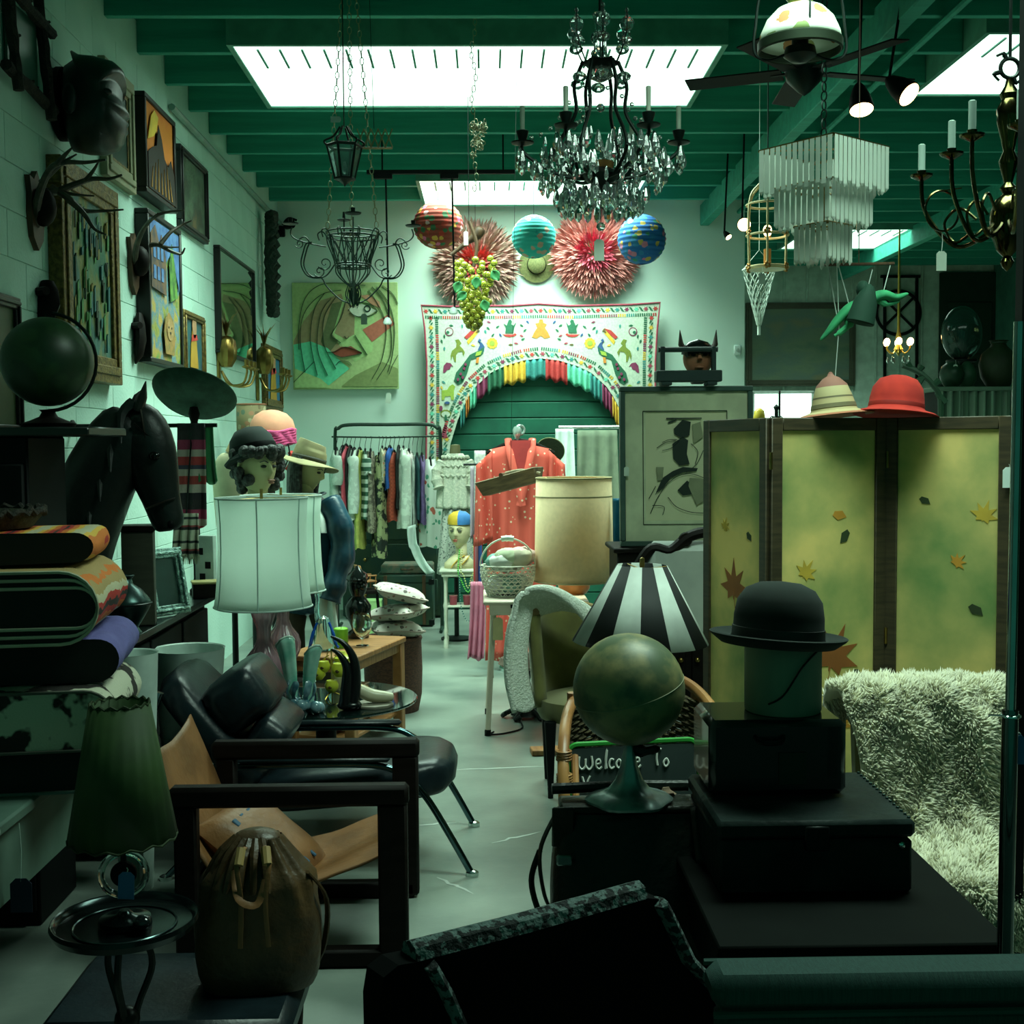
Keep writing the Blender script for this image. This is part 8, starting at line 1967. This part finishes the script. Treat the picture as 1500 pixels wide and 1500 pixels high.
# folded gold trellis bracket beside it
c=at(548,202,6.2)
t=thing('hanging_trellis','small folding gold trellis bracket beside the iron lantern','trellis',(c.x,c.y,c.z))
b=MB()
for k in range(5):b.tube([(-.085+.035*k,0,-.045),(-.05+.035*k,0,.045)],.0035,5);b.tube([(-.085+.035*k,.003,.045),(-.05+.035*k,.003,-.045)],.0035,5)
b.build('lattice_bars',mat('pale_gold',(.50,.38,.20),.4,metal=.6),t)
b=MB();b.tube([(-.08,0,-.05),(.09,0,-.05)],.005,6);b.build('base_bar',MATS['pale_gold'],t)
b=MB();b.tube([(0,0,.045),(-.02,0,ztop(c))],.0015,4);b.build('hanging_wire',m_iron2,t)
# wrought wire chandelier
d=6.4;cc=at(518,470,d)
t=thing('wire_chandelier','curling grey wrought wire chandelier hung on three chains','chandelier',(cc.x,cc.y,cc.z))
zc7=lambda py:at(518,py,d).z-cc.z
m_wire=mat('grey_green_wire',(.055,.11,.085),.5,metal=.4)
k7=S(d)
for py,r in ((341,38),(347,36),(388,26),(391,25)):b=MB();b.ring((0,0,zc7(py)),r*k7,.004,32,6);b.build('hoop',m_wire,t)
def spir(c0,r,turns,a0,sg=1,n=18):return [(c0[0]+r*(1-i/n*.85)*cos(a0+sg*turns*2*pi*i/n),c0[1]+r*(1-i/n*.85)*sin(a0+sg*turns*2*pi*i/n))for i in range(n+1)]
for j in range(10):
    a=j*2*pi/10;b=MB();R2=lambda pts:[(x*k7*cos(a),x*k7*sin(a),zc7(y))for x,y in pts]
    b.tube(R2([(p.x,p.y)for p in cr([Vector((x,y,0))for x,y in [(48,352),(50,343),(44,339),(38,345),(36,356),(30,372),(25,388),(24,400),(14,412),(4,420)]],5)]),.0035,5);b.build('body_wire',m_wire,t)
for j in range(10):
    a=j*2*pi/10;b=MB();b.tube([(36*k7*cos(a),36*k7*sin(a),zc7(346)),(26*k7*cos(a+.62),26*k7*sin(a+.62),zc7(389))],.003,5);b.tube([(36*k7*cos(a),36*k7*sin(a),zc7(346)),(26*k7*cos(a-.62),26*k7*sin(a-.62),zc7(389))],.003,5);b.build('lattice_wire',m_wire,t)
for j in range(4):
    a=j*pi/2+.12;b=MB();R2=lambda pts:[(x*k7*cos(a),x*k7*sin(a),zc7(y))for x,y in pts]
    b.tube(R2([(p.x,p.y)for p in cr([Vector((x,y,0))for x,y in [(4,445),(20,438),(38,420),(45,408),(60,405),(70,390),(66,368),(62,356),(68,348),(76,352)]],5)]),.004,5)
    b.tube(R2([(p.x,p.y)for p in cr([Vector((x,y,0))for x,y in [(26,388),(38,404),(52,408),(66,404),(74,388),(70,368),(66,358),(58,356)]],5)]),.004,5)
    for c0,r in (((40,386),11),((48,398),9),((76,358),7)):b.tube(R2(spir(c0,r,1.3,.5)),.003,5)
    b.tube(R2([(p.x,p.y)for p in cr([Vector((x,y,0))for x,y in [(38,362),(60,358),(80,352),(88,344),(86,334)]],5)]),.004,5)
    ar=b.build('scroll_arm',m_wire,t)
    b=MB();b.lathe([(0,-.004),(.038,0),(.042,.006),(.01,.008),(.012,.03),(0,.03)],16,(88*k7*cos(a),88*k7*sin(a),zc7(330)));b.build('drip_cup',m_iron2,ar)
b=MB();rr=random.Random(4)
for i in range(40):a=rr.uniform(0,2*pi);r=rr.uniform(2,11)*k7;b.tube(cr([(r*cos(a),r*sin(a),zc7(rr.uniform(412,425))),(r*1.1*cos(a+.5),r*1.1*sin(a+.5),zc7(432)),(r*.5*cos(a+1),r*.5*sin(a+1),zc7(rr.uniform(440,452)))],3),.0025,4)
b.build('wire_tangle',m_wire,t)
b=MB();b.lathe([(0,0),(.03,-.004),(.036,.0),(.008,.006),(.006,.04),(0,.04)],16,(-12*k7,0,zc7(322)));b.tube([(-12*k7,0,zc7(322)),(-12*k7,0,zc7(345))],.004,5);b.build('top_cup',m_iron2,t)
tagcard(t,(16*k7,-.03,zc7(452)),.032,.055,m_tag,0,.03)
lk=MB();lk.ring((0,0,0),.010,.0022,10,5,rot=(pi/2,0,0),sy=1.9);me_l=lk.mesh('chain_link');me_l.materials.append(mat('pale_brass_chain',(.40,.40,.24),.4,metal=.7))
for ang in (pi,-.1,1.7):
    p0=Vector((36*k7*cos(ang),36*k7*sin(ang),zc7(340)));p1=Vector((6*k7*cos(ang),6*k7*sin(ang),ztop(cc)));n=int((p1-p0).length/.034)
    dirc=(p1-p0).normalized();e=dirc.to_track_quat('Z','Y').to_euler()
    for i in range(n+1):link_inst('chain_link',me_l,t,p0.lerp(p1,i/n),(e.x,e.y,e.z+pi/2*(i%2)))
# tangled chain
c=at(700,232,6.9)
t=thing('hanging_chain','tangled pale brass chain hanging from the skylight edge','chain',(c.x,c.y,c.z))
zl=ztop(c)
n=int((zl+.16)/.03)
for i in range(n):link_inst('chain_link',me_l,t,(.012*sin(i*.7)-.02,.01*cos(i),-.16+.03*i),(0,0,pi/2*(i%2)))
rr=random.Random(9)
for i in range(46):link_inst('chain_link',me_l,t,(rr.gauss(0,.022),rr.gauss(0,.02),.12+rr.gauss(0,.045)),(rr.uniform(0,3),rr.uniform(0,3),rr.uniform(0,3)))
# track rail with rod pendants
d=9.4;z1=at(650,252,d).z
t=thing('lighting_track','black lighting track on rods across the ceiling with two long drop lamps','track light',(X(650,d),d,z1))
b=MB();b.box((0,0,0),(X(760,d)-X(545,d),.04,.03),bev=.004);b.build('rail',m_blk,t)
for px in (565,740):b=MB();b.tube([(X(px,d)-X(650,d),0,.01),(X(px,d)-X(650,d),0,ztop(Vector((0,d,z1))))],.006,6);b.build('rail_hanger',m_blk,t)
for px,pyb in ((566,470),(662,455)):
    x=X(px,d)-X(650,d);zb_=at(px,pyb,d).z-z1
    b=MB();b.box((x,0,-.03),(.14,.045,.04),bev=.006);b.tube([(x+.02,0,-.04),(x+.03,0,zb_)],.007,6);rd_=b.build('drop_rod',m_blk,t)
    b=MB();b.lathe([(0,-.03),(.03,-.025),(.034,-.01),(.02,.02),(0,.03)],16,(x+.02,0,zb_));b.build('lamp_head',m_white,rd_)
# flying witch marionette
d=4.75;cc=at(1262,455,d)
t=thing('hanging_marionette','green cloth flying marionette in dark cloak hung on strings','marionette',(cc.x,cc.y,cc.z))
q=lambda px,py,o=0:at(px,py,d+o)-cc
m_grn=mat('green_cloth',(.05,.42,.17),.8,c2=(.03,.28,.12),scale=14)
b=MB();P_=cr([q(1330,430),q(1312,436),q(1293,432),q(1268,442),q(1245,452),q(1228,468),q(1214,485),q(1202,498)],5);n=len(P_)
b.tube(P_,[.006+.026*sin(pi*min(1,i/(n-1))**.9)**.9 for i in range(n)],10,flat=.7);b.build('body',m_grn,t,ang=180)
b=MB();b.tube(cr([q(1250,455),q(1243,475),q(1232,486),q(1222,492)],4),[.02]*5+[.012]*5+[.006]*3,8);b.build('leg',m_grn,t);b=MB();b.tube(cr([q(1285,438),q(1300,446),q(1318,440)],4),[.014]*4+[.008]*4+[.004],8);b.build('arm',m_grn,t)
b=MB();b.lathe([(.0,.07),(.02,.06),(.045,.0),(.055,-.08),(.05,-.085),(0,-.07)],18,q(1268,442,-.05),rot=(0,.25,0),sy=.8);b.build('dark_cloak',mat('dark_green_velvet',(.008,.05,.028),.8),t)
b=MB();b.ball(q(1264,424,-.03),(.026,.03,.034),14,10);b.build('hooded_head',MATS['dark_green_velvet'],t)
for k,(a_,c_)in enumerate((((1213,388),(1227,470)),((1228,388),(1246,455)),((1278,395),(1272,418)),((1305,385),(1293,432)))):
    b=MB();b.tube([q(*c_),q(*a_)],.0022,5);b.build('string',m_string,t)
b=MB();b.tube([q(1208,388),q(1310,386)],.006,6);b.tube([q(1258,386),q(1258,386)+Vector((0,.02,ztop(cc)-q(1258,386).z))],.002,5);b.build('control_bar',m_wood,t)
b=MB();b.tube([q(1226,388),q(1229,480),q(1224,545),q(1221,600)],.002,5);b.build('pull_string',m_string,t)
# wall camera and thermostat on the back wall
t=thing('wall_spotlight','small dark clamp spotlight high in the back left corner','spotlight',at(412,340,YB-.01))
b=MB();b.box((0,-.03,0),(.08,.06,.10),bev=.01);b.build('bracket',m_blk,t)
b=MB();b.lathe([(.03,0),(.05,.09),(.045,.10),(0,.08)],18,(.06,-.08,.04),rot=(radians(80),0,radians(40)));b.build('lamp_can',m_blk,t)
b=MB();b.tube(cr([(.02,-.05,.06),(.08,-.06,.12),(.16,-.06,.10)],4),.012,6);b.build('arm',m_blk,t)
t=thing('thermostat','small white thermostat at the right end of the back wall','thermostat',at(1080,513,YB))
b=MB();b.box((0,-.012,0),(.07,.024,.10),bev=.008);b.build('cover',m_white,t)
b=MB();b.lathe([(.018,0),(.016,.008),(0,.009)],16,(0,-.024,0),rot=(pi/2,0,0));b.build('dial',mat('grey_dial',(.4,.5,.45),.5),t)
# ================================================================== far bay on the right
m_lit=mat('daylit_pane',(.9,1,.95),.5,emit=SKY_C,es=3.0)
x0,x1=X(1104,YF),X(1187,YF);z0,z1=at(1140,615,YF).z,at(1140,577,YF).z
for k in range(2):
    xa,xb=(x0,x0+(x1-x0)*.42)if k==0 else (x0+(x1-x0)*.46,x1)
    b=MB();b.box(((xa+xb)/2,YF-.02,(z0+z1)/2-.3),(xb-xa,.012,z1-z0+.6));wn=struct(b.build('window_%d'%(6+k),m_lit))
    b=MB()
    for c3,d3 in ((((xa+xb)/2,YF-.025,z1+.02),(xb-xa+.06,.04,.04)),(((xa+xb)/2,YF-.025,z0-.62),(xb-xa+.06,.04,.04)),((xa-.015,YF-.025,(z0+z1)/2-.3),(.03,.04,z1-z0+.64)),((xb+.015,YF-.025,(z0+z1)/2-.3),(.03,.04,z1-z0+.64))):b.box(c3,d3,bev=.004)
    b.build('window_frame',m_white,wn)
t=thing('faded_mural','large faded dark landscape painting on the far wall beyond the screen','painting',(X(1093,YF-.1),YF-.03,at(1170,566,YF).z))
frame_parts(t,X(1252,YF)-X(1093,YF),at(1170,444,YF).z-at(1170,566,YF).z,.08,.05,mat('brown_green_frame',(.05,.06,.035),.6),paint_mat('faded_landscape',[(.06,.13,.09),(.12,.18,.11),(.09,.15,.12),(.16,.17,.09)],1.6,(1,1,2)))
# X wheel frame
D2=YF-.04;t=thing('wheel_frame','dark metal frame with a crossed wheel on the far wall','metal frame',at(1318,600,D2))
q=lambda px,py:at(px,py,D2)-t.location
b=MB();b.tube([q(1296,610),q(1296,404)],.022,6);b.build('upright',m_blkmetal,t)
b=MB();b.tube([q(1343,610),q(1343,404)],.022,6);b.build('upright',m_blkmetal,t)
b=MB();b.tube([q(1290,405),q(1348,405)],.02,6);b.build('top_bar',m_blkmetal,t)
b=MB();b.tube([q(1316+32*cos(i*pi/18),458+32*sin(i*pi/18))for i in range(36)],.022,6,True);b.build('wheel_rim',m_blkmetal,t)
for a in (.78,-.78):b=MB();b.tube([q(1316-32*cos(a),458-32*sin(a)),q(1316+32*cos(a),458+32*sin(a))],.018,6);b.build('cross_spoke',m_blkmetal,t)
# small lit chandelier
d=13.2;cc=at(1316,515,d)
t=thing('lit_chandelier','small lit gold chandelier glowing far behind the red hat','chandelier',(cc.x,cc.y,cc.z))
zc8=lambda py:at(1316,py,d).z-cc.z
k8=S(d)
b=MB();b.lathe([(0,zc8(522)),(.02,zc8(518)),(.05,zc8(512)),(.02,zc8(504)),(.03,zc8(494)),(.015,zc8(484)),(.015,zc8(476)),(.008,ztop(cc))],16);b.build('stem',m_gold,t)
for j in range(6):
    a=j*pi/3+.25;b=MB();b.tube(cr([(.02*cos(a),.02*sin(a),zc8(510)),(.07*cos(a),.07*sin(a),zc8(518)),(18*k8*cos(a),18*k8*sin(a),zc8(512)),(19*k8*cos(a),19*k8*sin(a),zc8(505))],5),.007,6);ar=b.build('arm',m_gold,t)
    b=MB();b.ball((19*k8*cos(a),19*k8*sin(a),zc8(501)),(.034,.034,.040),10,8);b.build('bulb',m_hot,ar)
    link_inst('crystal_drop',me_p,t,(15*k8*cos(a+.4),15*k8*sin(a+.4),zc8(522)))
# shelf of dark curios in the far bay
d=11.5
t=thing('skirted_table','far table with pale striped skirt beyond the red hat','table',(X(1420,d),d,0))
zt6=at(1420,568,d).z
b=MB();b.box((0,0,zt6-.02),(.78,.5,.04),bev=.006);b.build('top',mat('far_table_top',(.16,.25,.18),.6),t)
b=MB();b.grid(lambda u,v:((u-.5)*.74,-.23-.02*sin(u*60),zt6-.04-v*(zt6-.1)),90,4);b.build('striped_skirt',ramp_mat('skirt_stripes',[(0,(.26,.38,.28)),(.5,(.10,.18,.12))],0,10,0),t,solid=.006)
b=MB();b.box((0,.05,zt6/2),(.70,.34,zt6-.08));b.build('body',m_darkwood,t)
def urn(name,label,cat,px,py,d,prof,m,extra=None):
    c=at(px,py,d);t=thing(name,label,cat,(c.x,d,zt6));b=MB();b.lathe(prof,24);b.build('vessel',m,t)
    if extra:extra(t)
    return t
m_dg=mat('dark_green_glaze',(.015,.05,.025),.4)
urn('round_dark_pot','round dark pot with tag on the far skirted table','pot',1394,566,d-.05,[(0,0),(.06,0),(.10,.06),(.115,.13),(.09,.20),(.05,.23),(.055,.245),(0,.24)],m_dg,lambda t:tagcard(t,(.0,-.09,.25),.04,.07))
urn('green_gourd','dark green gourd standing right of the round pot','gourd',1416,566,d+.02,[(0,0),(.05,0),(.085,.07),(.09,.14),(.06,.21),(.02,.25),(0,.255)],mat('green_gourd',(.03,.10,.05),.5),lambda t:(MB().tube([(0,0,.25),(.02,0,.29)],.008,6)).build('stalk',m_wood,t))
urn('dark_leather_urn','tall dark olive urn at the far right of the skirted table','urn',1462,566,d,[(0,0),(.10,0),(.16,.10),(.18,.22),(.15,.32),(.08,.38),(.06,.42),(.09,.44),(0,.43)],mat('dark_olive_glaze',(.02,.035,.012),.6),lambda t:(MB().ring((0,0,.42),.068,.01,20,6)).build('neck_ring',m_dg,t))
t=thing('glass_dome','large clear glass dome with dark foliage far at the right','glass dome',(X(1398,d+.3),d+.15,zt6+.40))
b=MB();b.ball((0,0,.12),(.19,.15,.26),28,18);b.build('glass_bubble',mat('dim_glass',(.03,.08,.06),.08,trans=.35),t)
b=MB();rr=random.Random(2)
for i in range(26):a=rr.uniform(0,6.28);r=.10*rr.random();b.tube(cr([(0,0,-.10),(r*.5*cos(a),r*.5*sin(a),.05*rr.random()),(r*cos(a),r*sin(a),rr.uniform(.0,.2))],3),[.006]*5+[.003]*2,5)
b.build('dry_foliage',m_dg,t)
b=MB();b.lathe([(0,-.40),(.12,-.40),(.12,-.38),(.02,-.36),(.018,-.17),(.14,-.15),(.14,-.13),(0,-.12)],24);b.build('stand',m_blkmetal,t)
t=thing('dark_wall_panel','tall dark carved panel against the far wall at the right','panel',(X(1418,YF-.1),YF-.05,0))
pw=X(1462,YF)-X(1378,YF);ph=at(1420,400,YF).z
b=MB();b.box((0,0,ph/2),(pw,.05,ph),bev=.01);b.build('board',mat('dark_green_panel',(.006,.028,.016),.6),t)
for k in range(4):b=MB();b.box((0,-.03,ph*(.15+.22*k)),(pw*.8,.02,ph*.18),bev=.01);b.build('raised_panel',MATS['dark_green_panel'],t)
t=thing('branch_antler','dark knobbly branch arching behind the red hat','branch',(X(1375,9.0),9.0,0))
q=lambda px,py:at(px,py,9.0)-t.location
b=MB();b.tube(cr([q(1322,535),q(1335,540),q(1350,548),q(1365,562),q(1376,580),q(1378,610),q(1376,800),Vector((0,0,0))],5),.022,7)
for (a1,a2)in (((1335,540),(1328,532)),((1345,544),(1350,536)),((1352,552),(1345,560)),((1366,566),(1376,558)),((1372,575),(1384,590))):b.tube([q(*a1),q(*a2)],[.02,.03],6)
b.build('knobbly_stem',m_dg,t)
b=MB();b.lathe([(0,0),(.18,0),(.18,.03),(.03,.05)],20);b.build('base',m_blkmetal,t)
t=thing('yellow_vase','small yellow vase on a pole peeping over the screen by the far window','vase',(X(1112,7.2),7.2,0))
zz=at(1112,612,7.2).z
b=MB();b.lathe([(0,zz-.06),(.03,zz-.06),(.035,zz),(.028,zz+.04),(.012,zz+.055),(0,zz+.056)],18);b.build('vase_body',mat('yellow_glaze',(.65,.48,.05),.35),t)
b=MB();b.lathe([(0,0),(.13,0),(.13,.02),(.02,.04),(.016,zz-.06)],18);b.build('stand',m_blkmetal,t)
t=thing('jewellery_stand','tiered jewellery tree standing before the bright far window','jewellery stand',(X(1137,8.0),8.0,0))
zz=at(1137,612,8.0).z
b=MB();b.lathe([(0,0),(.14,0),(.14,.02),(.02,.04),(.012,zz+.05),(.02,zz+.07),(0,zz+.09)],16);b.build('post',m_iron2,t)
for k in range(6):a=k*1.05;b=MB();b.tube(cr([(0,0,zz-.02),(.03*cos(a),.03*sin(a),zz+.01),(.06*cos(a),.06*sin(a),zz-.04)],4),.004,5);b.build('hook',m_iron2,t)
